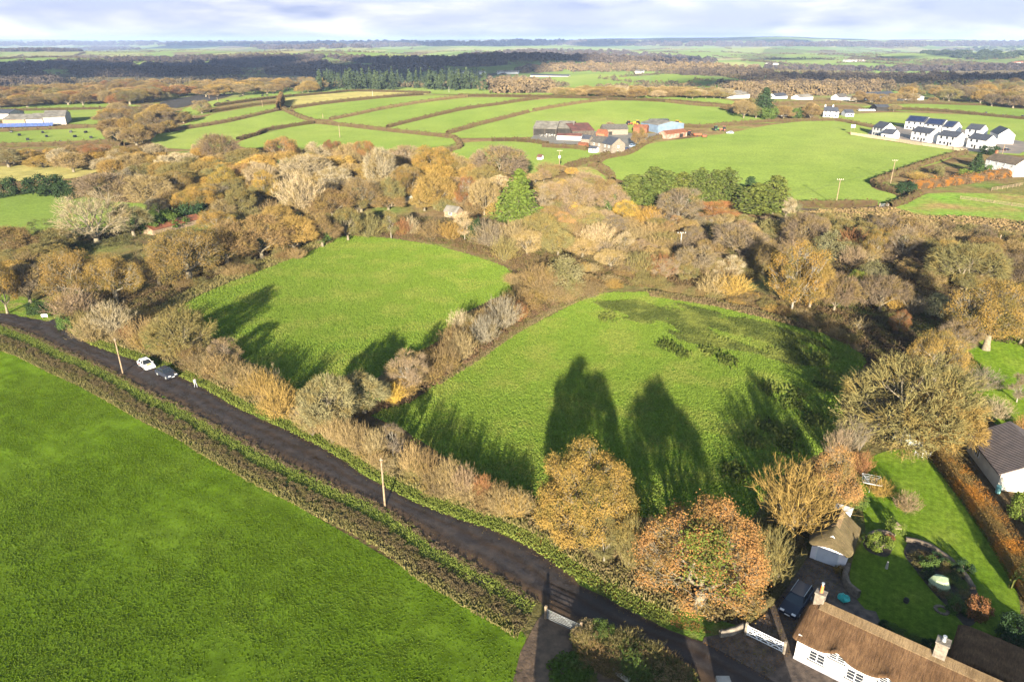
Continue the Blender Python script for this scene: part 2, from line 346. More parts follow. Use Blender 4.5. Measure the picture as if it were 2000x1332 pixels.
FARF = [
 ([(300, 266), (345, 257), (450, 240), (543, 218), (562, 222), (612, 241), (540, 254), (465, 275), (420, 290), (310, 290)], 'far_pasture', 'sloping pasture beside the brown copse, above the mixed tree belt'),
 ([(470, 277), (540, 256), (614, 243), (700, 252), (755, 258), (885, 272), (880, 284), (800, 292), (700, 300), (600, 290), (480, 290)], 'far_pasture', 'pasture with a lone pole just above the tree belt'),
 ([(300, 262), (345, 250), (420, 223), (546, 204), (541, 216), (450, 237), (345, 254)], 'far_pasture', 'narrow curving pasture strip above the copse'),
 ([(420, 219), (546, 201), (567, 191), (700, 180), (840, 184), (700, 195), (572, 211), (546, 203)], 'far_dry', 'yellowed stubble strip on the brow of the hill'),
 ([(355, 216), (420, 197), (520, 184), (640, 178), (700, 177), (575, 189), (420, 210), (385, 224)], 'far_pasture', 'hillside pasture dotted with dark cattle'),
 ([(318, 199), (385, 187), (455, 184), (440, 191), (380, 204), (345, 212), (316, 207)], 'soil', 'small ploughed brown field beside the hillside pasture'),
 ([(575, 214), (700, 198), (825, 188), (908, 190), (760, 211), (645, 234), (600, 228)], 'far_pasture', 'long pasture strip on the hill, second below the stubble'),
 ([(648, 236), (757, 214), (912, 192), (1048, 195), (895, 217), (757, 249), (700, 244)], 'far_pasture', 'long pasture strip on the hill behind the lone pole'),
 ([(760, 251), (897, 218), (1050, 196), (1100, 193), (1178, 197), (1034, 219), (876, 261), (800, 256)], 'far_pasture', 'curving pasture strip with a gateway in its right hedge'),
 ([(880, 263), (1036, 221), (1182, 198), (1300, 201), (1440, 212), (1522, 236), (1500, 242), (1340, 247), (1280, 251), (1200, 263), (1040, 269), (900, 271)], 'far_pasture', 'broad pasture right behind the farm buildings'),
 ([(560, 186), (700, 175), (850, 172), (1000, 180), (1150, 184), (1400, 193), (1440, 208), (1300, 198), (1100, 191), (900, 187), (835, 182), (700, 177)], 'far_pasture', 'thin pasture band along the top of the hill'),
 ([(890, 285), (960, 277), (1035, 280), (1100, 290), (1192, 302), (1140, 319), (1092, 337), (1040, 345), (900, 320)], 'far_pasture', 'paddock with a hutch in front of the stone farmhouse'),
 ([(1170, 324), (1200, 304), (1255, 286), (1300, 277), (1420, 262), (1500, 246), (1600, 238), (1660, 263), (1760, 281), (1882, 300), (1750, 342), (1700, 360), (1714, 373), (1748, 382), (1736, 402), (1560, 403), (1540, 395), (1400, 390), (1250, 360), (1200, 350)], 'far_pasture', 'large bright pasture between the farm and the white houses'),
 ([(1560, 241), (1600, 231), (1700, 222), (1800, 222), (2040, 237), (2040, 252), (1760, 226), (1700, 236), (1694, 262), (1708, 246), (1760, 243), (1880, 254), (2060, 286), (2060, 252)][:0] or [(1560, 241), (1600, 231), (1700, 222), (1800, 222), (2060, 237), (2080, 300), (1890, 298), (1770, 280), (1665, 261)], 'far_pasture', 'pasture strip behind the new white houses'),
 ([(1700, 207), (1860, 204), (1980, 213), (2060, 220), (2060, 236), (1850, 219), (1700, 214)], 'far_pasture', 'pasture with round bales beyond the white houses'),
 ([(1720, 199), (1940, 201), (1950, 205), (1720, 204)], 'far_pasture', 'thin pasture strip below the brown woodland at right'),
 ([(-60, 258), (190, 250), (214, 279), (100, 284), (-60, 288)], 'far_pasture', 'pasture strewn with black bales below the pale farm sheds'),
 ([(-60, 217), (130, 203), (262, 206), (278, 214), (215, 240), (130, 243), (-60, 232)], 'far_pasture', 'pasture rising behind the pale farm sheds'),
 ([(-60, 332), (110, 322), (205, 326), (160, 347), (100, 352), (-60, 358)], 'far_dry', 'small yellow-green field at the left edge behind dark evergreens'),
 ([(-60, 388), (60, 380), (135, 376), (210, 395), (330, 405), (300, 440), (160, 462), (60, 462), (-60, 448)], 'far_pasture', 'green field at the left edge behind the open pale tree'),
 ([(1560, 412), (1640, 416), (1740, 405), (1795, 386), (1850, 378), (2080, 392), (2080, 480), (1900, 458), (1780, 446), (1600, 430)], 'rough', 'rushy tan and green pasture below the big copper hedge'),
 ([(1120, 332), (1150, 328), (1180, 345), (1185, 368), (1160, 376), (1130, 352)], 'rough', 'small overgrown clearing below the farm hedge'),
 ([(1025, 160), (1080, 150), (1170, 145), (1240, 152), (1255, 162), (1130, 173), (1030, 168)], 'far_pasture', 'bright distant field behind the conifer plantation'),
 ([(1270, 152), (1330, 146), (1450, 163), (1400, 172), (1320, 172)], 'far_pasture', 'distant green field half in cloud shade'),
 ([(890, 142), (895, 132), (1015, 131), (1018, 142)], 'far_pasture', 'small distant field above the long white barn'),
 ([(50, 528), (150, 494), (175, 503), (90, 540)], 'lawn', 'little shaded green gap among the oaks by the lane'),
 ([(1868, 690), (1925, 664), (2090, 660), (2120, 930), (1980, 850), (1905, 800), (1870, 745)], 'lawn', 'neighbouring lawn with small bare fruit trees'),
]
for i, (pp, mt, lb) in enumerate(FARF):
    near = min(q[1] for q in pp) > 300
    sheet('field', pp, M[mt], .03 + .002 * i if max(q[1] for q in pp) > 480 else .22 + .004 * i, lb, 'field', sm=0 if len(pp) < 5 else 2)
UP = [(-160, 590), (0, 611), (60, 621), (92, 628), (112, 622), (132, 645), (180, 675), (270, 705), (350, 735), (400, 760), (470, 800), (540, 830), (590, 855), (640, 880), (700, 920), (760, 955), (830, 990), (900, 1015), (960, 1035), (1010, 1055), (1060, 1085), (1110, 1122), (1170, 1160), (1230, 1192), (1300, 1226), (1350, 1246), (1400, 1262), (1470, 1300), (1560, 1350), (1640, 1400), (1760, 1480)]
LO = [(1420, 1440), (1380, 1350), (1340, 1312), (1300, 1288), (1240, 1260), (1180, 1238), (1128, 1218), (1075, 1196), (1050, 1172), (1000, 1142), (950, 1116), (900, 1088), (850, 1062), (805, 1026), (770, 1002), (720, 976), (660, 950), (600, 921), (540, 893), (480, 862), (420, 830), (370, 800), (300, 768), (240, 735), (180, 705), (120, 680), (60, 651), (0, 632), (-160, 606)]
def wob(pts, amt, seed):
    r = random.Random(seed); return [(x + r.uniform(-amt, amt), y + r.uniform(-amt, amt)) for x, y in pts]
def dens(pts, k): return [tuple(p) for p in smooth_loop([Vector((x, y, 0)) for x, y in pts], k, closed=False)]
up2 = [(p[0], p[1]) for p in dens(UP, 4)]; lo2 = [(p[0], p[1]) for p in dens(LO, 4)]
sheet('verge', [(x + 26, y - 34) for x, y in UP[:12]] + [(x + 20, y - 45) for x, y in UP[12:25]] + [(1420, 1215), (1560, 1260)] + UP[26:] + LO + [(x, y + 12) for x, y in reversed(LO[9:])] + [(-260, 655)] + [], M['verge'], .008, 'grassy verge edging both sides of the lane', 'verge')
def lane():
    def resample(px, n):
        w = np.array([(p.x, p.y) for p in GL(px)]); d = np.concatenate([[0], np.cumsum(np.linalg.norm(np.diff(w, axis=0), axis=1))]); t = np.linspace(0, d[-1], n); return np.stack([np.interp(t, d, w[:, 0]), np.interp(t, d, w[:, 1])], -1), t
    n, k = 260, 9; rn = np.random.default_rng(8); A, t = resample(up2, n); B, _ = resample(lo2[::-1], n)
    d = nrm_(A - B); A = A + d * np.convolve(rn.normal(0, .28, n), np.ones(3) / 3, 'same')[:, None]; B = B + d * np.convolve(rn.normal(0, .28, n), np.ones(3) / 3, 'same')[:, None]
    u = np.linspace(0, 1, k); V = A[:, None] * (1 - u)[None, :, None] + B[:, None] * u[None, :, None]
    V = np.concatenate([V, np.full((n, k, 1), .035) + (.05 * (1 - (2 * u - 1) ** 2))[None, :, None]], -1).reshape(-1, 3)
    i = np.arange(n - 1)[:, None] * k; j = np.arange(k - 1)[None]; Q = np.stack([i + j, i + j + 1, i + k + j + 1, i + k + j], -1).reshape(-1, 4)
    if np.cross(V[Q[0, 1]] - V[Q[0, 0]], V[Q[0, 2]] - V[Q[0, 0]])[2] < 0: Q = Q[:, ::-1]
    o = npmesh('road', V, Q, M['road'], smooth=True); uvl = o.data.uv_layers.new(name='UVMap'); UV = np.stack([np.tile(u, n), np.repeat(t, k)], -1)
    li = np.zeros(len(o.data.loops), np.int32); o.data.loops.foreach_get('vertex_index', li); uvl.data.foreach_set('uv', UV[li].astype(np.float32).ravel())
    tag(o, 'wet dark country lane running from upper left to bottom', 'road', kind='structure')
def nrm_(a): return a / (np.linalg.norm(a, axis=-1, keepdims=True) + 1e-9)
lane()
sheet('gateway_mud', [(1062, 1198), (1100, 1212), (1130, 1224), (1118, 1262), (1125, 1290), (1180, 1320), (1260, 1370), (1000, 1460), (1010, 1300), (1030, 1248)], M['mud'], .045, 'churned mud inside the lower field gate', 'mud', sm=3)
sheet('driveway', [(1372, 1256), (1400, 1240), (1452, 1226), (1500, 1195), (1530, 1150), (1560, 1100), (1580, 1078), (1650, 1105), (1640, 1130), (1668, 1165), (1690, 1190), (1720, 1215), (1640, 1400), (1500, 1330)], M['gravel'], .05, 'dark gravel drive strewn with leaves beside the thatched cottage', 'driveway', sm=2)
sheet('lawn', [(1680, 908), (1712, 888), (1760, 876), (1826, 890), (1862, 935), (1908, 995), (1960, 1090), (1992, 1180), (1975, 1235), (1905, 1250), (1800, 1262), (1740, 1226), (1690, 1190), (1660, 1140), (1668, 1085), (1690, 1040), (1682, 985), (1672, 940)], M['lawn'], .03, 'mown striped garden lawn behind the thatched cottage', 'lawn', sm=4)
BED = [(1778, 1055), (1800, 1062), (1850, 1090), (1890, 1125), (1912, 1165), (1915, 1200), (1890, 1225), (1860, 1195), (1820, 1155), (1785, 1110), (1765, 1080)]
sheet('flower_bed', BED, M['soil'], .06, 'dark planted bed curving through the middle of the lawn', 'flower bed', sm=3)
sheet('flower_bed', [(1690, 1052), (1720, 1040), (1745, 1048), (1742, 1075), (1730, 1088), (1700, 1080), (1686, 1066)], M['soil'], .065, 'small planted bed beside the thatched garage', 'flower bed', sm=3)
sheet('yard', [(1694, 264), (1708, 246), (1760, 243), (1880, 254), (2030, 284), (1990, 302), (1886, 297), (1770, 279)], plain('estate_yard', (.22, .17, .13), .9, .4, .1, (.13, .12, .11)), .3, 'bare earth and tarmac around the new white houses', 'yard')
sheet('yard', [(1030, 280), (1045, 262), (1120, 255), (1240, 262), (1330, 262), (1290, 272), (1235, 285), (1225, 303), (1200, 302), (1150, 285)], plain('farm_yard', (.13, .12, .10), .9, .4, .1, (.20, .18, .15)), .32, 'concrete yard between the farm barns and farmhouse', 'yard')
sheet('track', [(1555, 409), (1640, 412), (1715, 405), (1735, 403), (1738, 406), (1715, 411), (1640, 416), (1555, 413)], M['mud'], .4, 'muddy track leading up to the far field gate', 'track')
# tussocks: real upright grass in the near fields
def tufts(name, poly_px, n, w, h, mat, seed, label, keep=None, color=None, clump=0):
    pts = [(p.x, p.y) for p in GL(poly_px)]; rn = np.random.default_rng(seed)
    xs = [p[0] for p in pts]; ys = [p[1] for p in pts]; acc = []
    tot = 0
    while tot < n:
        X = rn.uniform(max(min(xs), -140 if min(ys) < 45 else -400), max(xs), n); Y = rn.uniform(max(min(ys), 33), max(ys), n); k = inside(X, Y, pts)
        if keep is not None: k &= keep(X, Y, rn)
        acc.append(np.stack([X[k], Y[k]], -1)); tot += int(k.sum())
        if len(acc) > 40: break
    p = np.concatenate(acc)[:n]; n = len(p)
    if clump:                                       # half the blades gather in tussocks
        c = p[rn.integers(0, n, n // 14)]; k = rn.uniform(0, 1, n) < .55; p[k] = c[rn.integers(0, len(c), int(k.sum()))] + rn.normal(0, clump, (int(k.sum()), 2))
    a = rn.uniform(0, math.pi, n); ww = w * rn.uniform(.5, 1.3, n) / 2; hh = h * rn.uniform(.5, 1.4, n)
    u = np.stack([np.cos(a), np.sin(a)], -1) * ww[:, None]; l = rn.normal(0, .45, (n, 2)) * hh[:, None]
    z = hgt(p[:, 0], p[:, 1])[:, None]
    V = np.concatenate([np.concatenate([p - u, z], 1), np.concatenate([p + u, z], 1), np.concatenate([p + .6 * u + l, z + hh[:, None]], 1), np.concatenate([p - .6 * u + l, z + hh[:, None]], 1)], 1).reshape(-1, 3)
    o = npmesh(name, V, np.arange(4 * n).reshape(-1, 4), mat)
    if color: o.color = (*color, 1)
    return tag(o, label, 'grass', kind='stuff')
M['blade'] = leafmat('grass_blades', (.17, .19, .042), .6, .32, .15, .12)
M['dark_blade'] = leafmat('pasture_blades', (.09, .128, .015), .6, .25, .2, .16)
M['tan_blade'] = leafmat('dry_grass_blades', (.12, .12, .03), .55, .4, .3, .3)
tufts('grass', FB, 190000, .22, .17, M['blade'], 11, 'tussocky grass of the right-hand meadow', color=(.115, .170, .024), clump=.45)
tufts('grass', FA, 160000, .24, .17, M['blade'], 12, 'grass of the left-hand meadow', color=(.115, .170, .024), clump=.5)
FF = [(0, 690), (60, 704), (110, 720), (200, 770), (270, 804), (350, 850), (430, 894), (520, 950), (600, 1004), (700, 1060), (800, 1120), (860, 1155), (950, 1186), (1008, 1224), (1020, 1250), (1008, 1300), (1004, 1420), (-300, 1420), (-200, 680)]
def ffk(X, Y, rn): return (np.sin(X * .23 + 1.7 * np.sin(Y * .11)) + np.cos(Y * .19 - X * .08 + np.sin(X * .07)) + .6 * np.sin(X * .9 + Y * .6) + rn.normal(0, 1.3, X.shape)) > -.9
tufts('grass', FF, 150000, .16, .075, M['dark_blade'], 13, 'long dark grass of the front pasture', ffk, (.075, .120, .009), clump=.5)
RUSH = [(1160, 592), (1250, 588), (1330, 596), (1430, 618), (1520, 640), (1600, 668), (1640, 700), (1600, 716), (1540, 712), (1470, 690), (1400, 680), (1330, 668), (1280, 640), (1210, 622)]
def rk(X, Y, rn): return (np.sin(X * .55 + 1.3 * np.sin(Y * .31)) + np.cos(Y * .42 + X * .2) + .5 * np.sin(X * 1.7 + Y * 1.1) + rn.normal(0, .35, X.shape)) > -.55
tufts('rushes', RUSH, 30000, .4, .32, M['blade'], 14, 'dark olive rushes spreading across the top of the right-hand meadow', rk, (.060, .076, .020))
rc = [(1610, 755), (1555, 772), (1545, 790), (1500, 835), (1535, 850), (1590, 820), (1470, 862), (1530, 868), (1440, 925), (1185, 622), (1600, 700), (1330, 690), (1385, 688), (1300, 676), (1420, 705), (1500, 760), (1560, 700), (1620, 735)]
RC = [(G(*q).x, G(*q).y) for q in rc]
def rk2(X, Y, rn): return np.min([np.hypot((X - a), (Y - b) * .7) for a, b in RC], 0) < 1.3 + rn.normal(0, .5, X.shape)
tufts('rushes', FB, 2600, .45, .5, M['blade'], 15, 'scattered dark rush clumps dotted about the right-hand meadow', rk2, (.05, .066, .014))
# verge grass
LO_R = LO[8:]                                                   # lower edge of the lane from the lower gate leftwards
def band(line, o0, o1): return [(x + a * o0[0], y + a * o0[1]) for (x, y), a in zip(line, np.linspace(1, .45, len(line)))] + [(x + a * o1[0], y + a * o1[1]) for (x, y), a in list(zip(line, np.linspace(1, .45, len(line))))[::-1]]
UPR = UP[4:25][::-1]
tufts('verge_grass', band(UPR, (3, -3), (18, -40)), 30000, .13, .2, M['blade'], 21, 'bright verge grass along the upper side of the lane', color=(.12, .145, .03))
tufts('verge_grass', band(UPR, (16, -24), (36, -62)), 17000, .16, .5, M['tan_blade'], 22, 'dry tan grass at the foot of the lane hedge', color=(.20, .16, .075))
def bank(f0, f1):
    n = len(LO_R); s = np.linspace(1.1, .62, n); return [(x - 36 * f0 * a, y + 68 * f0 * a) for (x, y), a in zip(LO_R, s)] + [(x - 36 * f1 * a, y + 68 * f1 * a) for (x, y), a in list(zip(LO_R, s))[::-1]]
tufts('verge_grass', bank(.08, .50), 28000, .12, .16, M['blade'], 23, 'green grass strip between the lane and the low bank', color=(.115, .145, .03))
tufts('verge_grass', bank(.76, 1.03), 15000, .16, .28, M['tan_blade'], 24, 'pale dry grass along the edge of the front pasture', color=(.17, .15, .06))
edge_line = [(560, 498), (440, 540), (380, 566), (345, 596)]
tufts('verge_grass', [(650, 462), (520, 506), (430, 540), (365, 570), (300, 606), (330, 612), (385, 580), (450, 552), (530, 522), (650, 474)], 7000, .35, .5, M['tan_blade'], 25, 'dry grass under the oaks along the left-hand meadow', color=(.20, .17, .07))
tufts('verge_grass', [(1150, 572), (1085, 598), (1000, 646), (930, 696), (850, 745), (860, 752), (935, 706), (1005, 656), (1090, 606), (1160, 580)], 4000, .2, .35, M['tan_blade'], 26, 'pale dry grass along the right side of the middle hedge', color=(.15, .12, .06))
tufts('verge_grass', [(1270, 572), (1400, 590), (1500, 615), (1600, 645), (1600, 652), (1500, 624), (1400, 600), (1270, 580)], 3000, .4, .6, M['tan_blade'], 27, 'tan grass fringe below the brambles at the top of the right-hand meadow', color=(.14, .105, .055))
tufts('rough_grass', [(1560, 416), (1740, 408), (1800, 425), (1880, 425), (2040, 440), (2040, 470), (1900, 455), (1780, 446), (1600, 430)], 9000, .9, .7, M['tan_blade'], 28, 'tan rushes and dead bracken in the rough pasture at right', color=(.24, .17, .085))
# ---- far woods
def woodmat():
    m, N, L, out = newmat('far_wood'); oi = N.new('ShaderNodeObjectInfo'); ge = N.new('ShaderNodeNewGeometry')
    n = noise(N, L, .055, 3, vec=ge.outputs['Position'], rough=.7)
    r = ramp(N, [(.30, (.55, .55, .55)), (.48, (.95, .95, .95)), (.60, (1.3, 1.22, 1.0)), (.72, (.75, .85, .7))]); L.new(n, r.inputs[0])
    c = mix(N, L, oi.outputs['Color'], r.outputs[0], 1, 'MULTIPLY')
    rr = ramp(N, [(0, (.75,) * 3), (1, (1.25,) * 3)]); L.new(ge.outputs['Random Per Island'], rr.inputs[0]); c = mix(N, L, c, rr.outputs[0], 1, 'MULTIPLY')
    d = N.new('ShaderNodeBsdfDiffuse'); d.inputs['Roughness'].default_value = 1; L.new(c, d.inputs[0]); L.new(d.outputs[0], out.inputs[0]); return m
M['wood'] = woodmat()
def clumps(cs, rs, hs, rn, per=26, cone=False, sz=(.12, .22)):
    """leafy domes: quads laid over each dome, jittered"""
    n = len(cs); N_ = n * per
    C = np.repeat(cs, per, 0); Rr = np.repeat(rs, per); H = np.repeat(hs, per)
    th = rn.uniform(0, 2 * math.pi, N_); u = rn.uniform(0, 1, N_) ** .8; q = np.sqrt(np.clip(1 - u * u, 0, 1)) if not cone else (1 - u)
    jr = rn.uniform(.80, 1.08, N_)
    D = np.stack([q * np.cos(th) * Rr, q * np.sin(th) * Rr, u * H], -1) * jr[:, None]
    Nn = D / np.stack([Rr, Rr, H], -1) + rn.normal(0, .6, (N_, 3)); Nn /= np.linalg.norm(Nn, axis=1)[:, None] + 1e-9
    a = np.cross(Nn, rn.normal(0, 1, (N_, 3))); a /= np.linalg.norm(a, axis=1)[:, None] + 1e-9; b = np.cross(Nn, a)
    s = (Rr * rn.uniform(sz[0], sz[1], N_))[:, None]
    c = C + D
    V = np.stack([c - a * s - b * s, c + a * s - b * s, c + a * s + b * s, c - a * s + b * s], 1).reshape(-1, 3)
    return V, np.arange(4 * N_).reshape(-1, 4)
def wood(pix, n, r, h, color, label, seed, name='woodland', cone=False, per=170):
    rn = np.random.default_rng(seed); xs = [p[0] for p in pix]; ys = [p[1] for p in pix]; pts = []
    while len(pts) < n:
        x = rn.uniform(min(xs), max(xs)); y = rn.uniform(min(ys), max(ys))
        if inside(np.array([x]), np.array([y]), pix)[0]: pts.append(G(x, y))
    cs = np.array(pts); rs = r * rn.uniform(.7, 1.35, n); hs = h * rn.uniform(.7, 1.25, n)
    if np.mean(ys) < 145: per = 70
    V, Q = clumps(cs, rs, hs, rn, per, cone, (.07, .13) if per > 100 else (.12, .22))
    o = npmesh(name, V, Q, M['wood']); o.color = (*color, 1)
    return tag(o, label, 'woodland', kind='stuff')
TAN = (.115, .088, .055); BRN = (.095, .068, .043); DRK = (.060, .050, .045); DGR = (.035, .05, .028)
wood([(620, 170), (700, 156), (760, 152), (860, 152), (950, 158), (955, 178), (760, 177), (620, 179)], 330, 4.5, 19, DGR, 'dark conifer plantation on the hill top', 33, 'conifer_plantation', True, 90)
wood([(945, 164), (1000, 158), (1080, 174), (1060, 184), (950, 183)], 120, 7.5, 11, TAN, 'pale brown wood right of the conifer plantation', 34)
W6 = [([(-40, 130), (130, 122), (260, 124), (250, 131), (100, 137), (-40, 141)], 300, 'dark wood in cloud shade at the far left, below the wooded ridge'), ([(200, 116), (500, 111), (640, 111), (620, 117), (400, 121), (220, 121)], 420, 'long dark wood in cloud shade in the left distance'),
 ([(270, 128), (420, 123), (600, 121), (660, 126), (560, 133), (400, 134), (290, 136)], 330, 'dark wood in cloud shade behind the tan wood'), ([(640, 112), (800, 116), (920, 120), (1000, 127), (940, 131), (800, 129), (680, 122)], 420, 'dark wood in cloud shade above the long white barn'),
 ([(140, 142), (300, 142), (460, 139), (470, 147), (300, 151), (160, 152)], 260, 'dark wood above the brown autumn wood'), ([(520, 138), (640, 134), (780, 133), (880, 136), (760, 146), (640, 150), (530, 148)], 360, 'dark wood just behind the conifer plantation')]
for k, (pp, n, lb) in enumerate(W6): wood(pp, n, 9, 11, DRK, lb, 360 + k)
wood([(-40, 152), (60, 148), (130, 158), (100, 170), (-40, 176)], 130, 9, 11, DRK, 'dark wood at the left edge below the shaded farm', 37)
wood([(900, 108), (1100, 97), (1250, 104), (1400, 120), (1390, 128), (1250, 126), (1050, 118), (900, 122)], 700, 11, 12, DRK, 'dark distant wood on the slope in the centre', 38)
wood([(1010, 136), (1120, 126), (1300, 127), (1480, 132), (1480, 137), (1300, 140), (1120, 141), (1020, 144)], 230, 8, 8, TAN, 'tan wood above the bright distant field', 39)
wood([(1300, 143), (1420, 141), (1520, 146), (1480, 151), (1340, 148)], 120, 8, 9, (.075, .06, .045), 'dark brown wood at the end of the tan wood beyond the evergreen', 400)
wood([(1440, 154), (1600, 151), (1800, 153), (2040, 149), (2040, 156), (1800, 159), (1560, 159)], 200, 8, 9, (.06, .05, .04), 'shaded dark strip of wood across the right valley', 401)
wood([(1440, 170), (1560, 167), (1700, 170), (1690, 176), (1560, 176), (1450, 177)], 130, 7, 8, (.085, .065, .045), 'dark brown wood in the valley behind the bungalows', 402)
wood([(1500, 131), (1700, 137), (2040, 130), (2040, 137), (1750, 141), (1500, 137)], 260, 10, 10, DRK, 'dark tree belt across the right distance', 41)
wood([(1420, 176), (1600, 172), (1700, 168), (1760, 172), (1700, 184), (1560, 190), (1440, 192)], 220, 7, 9, TAN, 'brown wood behind the bungalows', 42)
wood([(0, 96), (140, 94), (250, 92), (280, 98), (120, 102), (0, 102)], 400, 14, 12, DRK, 'low dark wooded ridge at the far left', 44)
wood([(480, 92), (560, 85), (700, 82), (1000, 80), (1300, 83), (1380, 92), (1200, 90), (900, 90), (640, 96), (520, 98)], 900, 22, 20, DRK, 'dark blue wooded ridge along the far horizon', 45)
wood([(-40, 84), (300, 82), (560, 84), (480, 90), (200, 90), (-40, 91)], 520, 24, 20, DRK, 'blue wooded hills along the horizon at left', 451)
wood([(1330, 84), (1600, 85), (2040, 84), (2040, 91), (1700, 92), (1400, 92)], 520, 24, 20, DRK, 'blue wooded hills along the horizon at right', 452)
wood([(1790, 104), (1900, 94), (2040, 90), (2040, 112), (1900, 118)], 160, 12, 10, DGR, 'scattered dark trees on the right-hand distant hill', 46)
def hedgerow_trees(n, seed):
    rn = np.random.default_rng(seed); cs = []
    for _ in range(n):
        d = 850 * (7.0 ** rn.uniform(0, 1)); x = d * rn.uniform(-.8, .8); a = rn.choice([.35, 1.92]) + rn.normal(0, .25); ln = rn.uniform(80, 330)
        st = rn.uniform(4, 14)
        for s in np.arange(0, ln, st): cs.append((x + s * math.cos(a) + rn.normal(0, 2), d + s * math.sin(a) + rn.normal(0, 2)))
    cs = np.array(cs); z = hgt(cs[:, 0], cs[:, 1]); k = cs[:, 1] > 800; cs = np.concatenate([cs, z[:, None]], 1)[k]
    n = len(cs); V, Q = clumps(cs, rn.uniform(2.5, 6, n), rn.uniform(2.5, 8, n), rn, 30)
    o = npmesh('hedgerow_trees', V, Q, M['wood']); o.color = (.085, .070, .042, 1)
    tag(o, 'hedges and hedgerow trees threading the distant farmland', 'hedgerow', kind='stuff')
hedgerow_trees(420, 5)
# ---------------------------------------------------------------- trees
def nrm(a): return a / (np.linalg.norm(a, axis=-1, keepdims=True) + 1e-9)
def tubes(P0, P1, R0, R1, n=3):
    P0, P1 = np.asarray(P0, float), np.asarray(P1, float); d = nrm(P1 - P0)
    ref = np.where(np.abs(d[:, 2:3]) > .9, np.array([[1., 0, 0]]), np.array([[0., 0, 1]])); a = nrm(np.cross(d, ref)); b = np.cross(d, a)
    t = np.arange(n) * 2 * math.pi / n; c = np.cos(t)[None, :, None]; s = np.sin(t)[None, :, None]
    ring = a[:, None] * c + b[:, None] * s
    V = np.concatenate([P0[:, None] + ring * np.asarray(R0)[:, None, None], P1[:, None] + ring * np.asarray(R1)[:, None, None]], 1)
    m = len(P0); base = (np.arange(m) * 2 * n)[:, None]; i = np.arange(n)[None]; j = (i + 1) % n
    Q = np.stack([base + i, base + j, base + n + j, base + n + i], -1).reshape(-1, 4)
    return V.reshape(-1, 3), Q
def ribbons(P0, P1, w, rn, taper=.4):
    P0, P1 = np.asarray(P0, float), np.asarray(P1, float); d = nrm(P1 - P0); s = nrm(np.cross(d, rn.normal(0, 1, d.shape))) * np.asarray(w).reshape(-1, 1) / 2
    V = np.stack([P0 - s, P0 + s, P1 + s * taper, P1 - s * taper], 1).reshape(-1, 3)
    return V, np.arange(4 * len(P0)).reshape(-1, 4)
def leaves(C, size, rn, bias=None, up=.3):
    n = len(C); Nn = rn.normal(0, 1, (n, 3)); Nn[:, 2] += up
    if bias is not None: Nn = Nn * .8 + bias * 1.1
    Nn = nrm(Nn); a = nrm(np.cross(Nn, rn.normal(0, 1, (n, 3)))); b = np.cross(Nn, a); s = (size * rn.uniform(.6, 1.3, n) / 2)[:, None]
    V = np.stack([C - a * s, C + b * s * .7, C + a * s, C - b * s * .7], 1).reshape(-1, 3)
    return V, np.arange(4 * n).reshape(-1, 4)
def join(parts):
    Vs, Qs, o = [], [], 0
    for V, Q in parts: Vs.append(V); Qs.append(Q + o); o += len(V)
    return np.concatenate(Vs), np.concatenate(Qs)
def skeleton(tips, root, rn, ks=(7, 5, 4), fr=(.45, .5, .55), r0=.28, droop=0.0):
    """branches that split from a root towards clusters of tips: list of (p, q, r0, r1, level), and each tip's twig"""
    segs = []; tw = []
    def rec(idx, p, lv, r):
        if lv >= len(ks) or len(idx) <= 3:
            for i in idx: tw.append((p, tips[i]))
            return
        k = min(ks[lv], len(idx)); T = tips[idx]; D = nrm(T - p)
        c = D[rn.choice(len(idx), k, replace=False)]
        for _ in range(4):
            lab = np.argmax(D @ c.T, 1)
            for q in range(k):
                if (lab == q).any(): c[q] = nrm(D[lab == q].mean(0))
        for q in range(k):
            sub = idx[lab == q]
            if not len(sub): continue
            cen = tips[sub].mean(0); e = p + (cen - p) * fr[lv]; L_ = np.linalg.norm(e - p); r1 = max(r * (len(sub) / len(idx)) ** .42, .012)
            m = (p + e) / 2 + rn.normal(0, .08, 3) * L_ + np.array([0, 0, -.02 * L_])
            segs.append((p, m, r * .9 if lv else r1 * 1.25, r1 * 1.08, lv)); segs.append((m, e, r1 * 1.08, r1 * .85, lv)); rec(sub, e, lv + 1, r1 * .85)
    rec(np.arange(len(tips)), np.asarray(root, float), 0, r0)
    return segs, tw
def lobes(nl, n, rx, rz, zc, lr, rn, low=-.75, shell=.55, ry=None):
    """points spread over bumps that together make a crown; returns points and outward directions"""
    ry = ry or rx; D = nrm(rn.normal(0, 1, (nl * 5, 3))); D = D[D[:, 2] > low]
    keep = [D[0]]
    for d in D[1:]:
        if len(keep) < nl and min(np.linalg.norm(d - k) for k in keep) > 1.9 / math.sqrt(nl): keep.append(d)
    D = np.array(keep); C = D * np.array([rx, ry, rz]) * rn.uniform(.75, 1.05, (len(D), 1)) + np.array([0, 0, zc])
    i = rn.integers(0, len(C), n); d = nrm(rn.normal(0, 1, (n, 3)) + D[i] * .9); q = (shell + (1 - shell) * rn.uniform(0, 1, n) ** .6)[:, None]
    return C[i] + d * q * lr * rn.uniform(.85, 1.15, (len(C), 1))[i], d
def fan(n, H, spread, rn, low=.45, power=.7):
    """upright fan of shoots from the ground"""
    a = rn.uniform(0, 2 * math.pi, n); t = rn.uniform(0, 1, n) ** power; ln = rn.uniform(low, 1, n) * (1 - .25 * t * t)
    ang = t * spread
    return np.stack([np.sin(ang) * np.cos(a) * ln, np.sin(ang) * np.sin(a) * ln, np.cos(ang) * ln], -1) * H
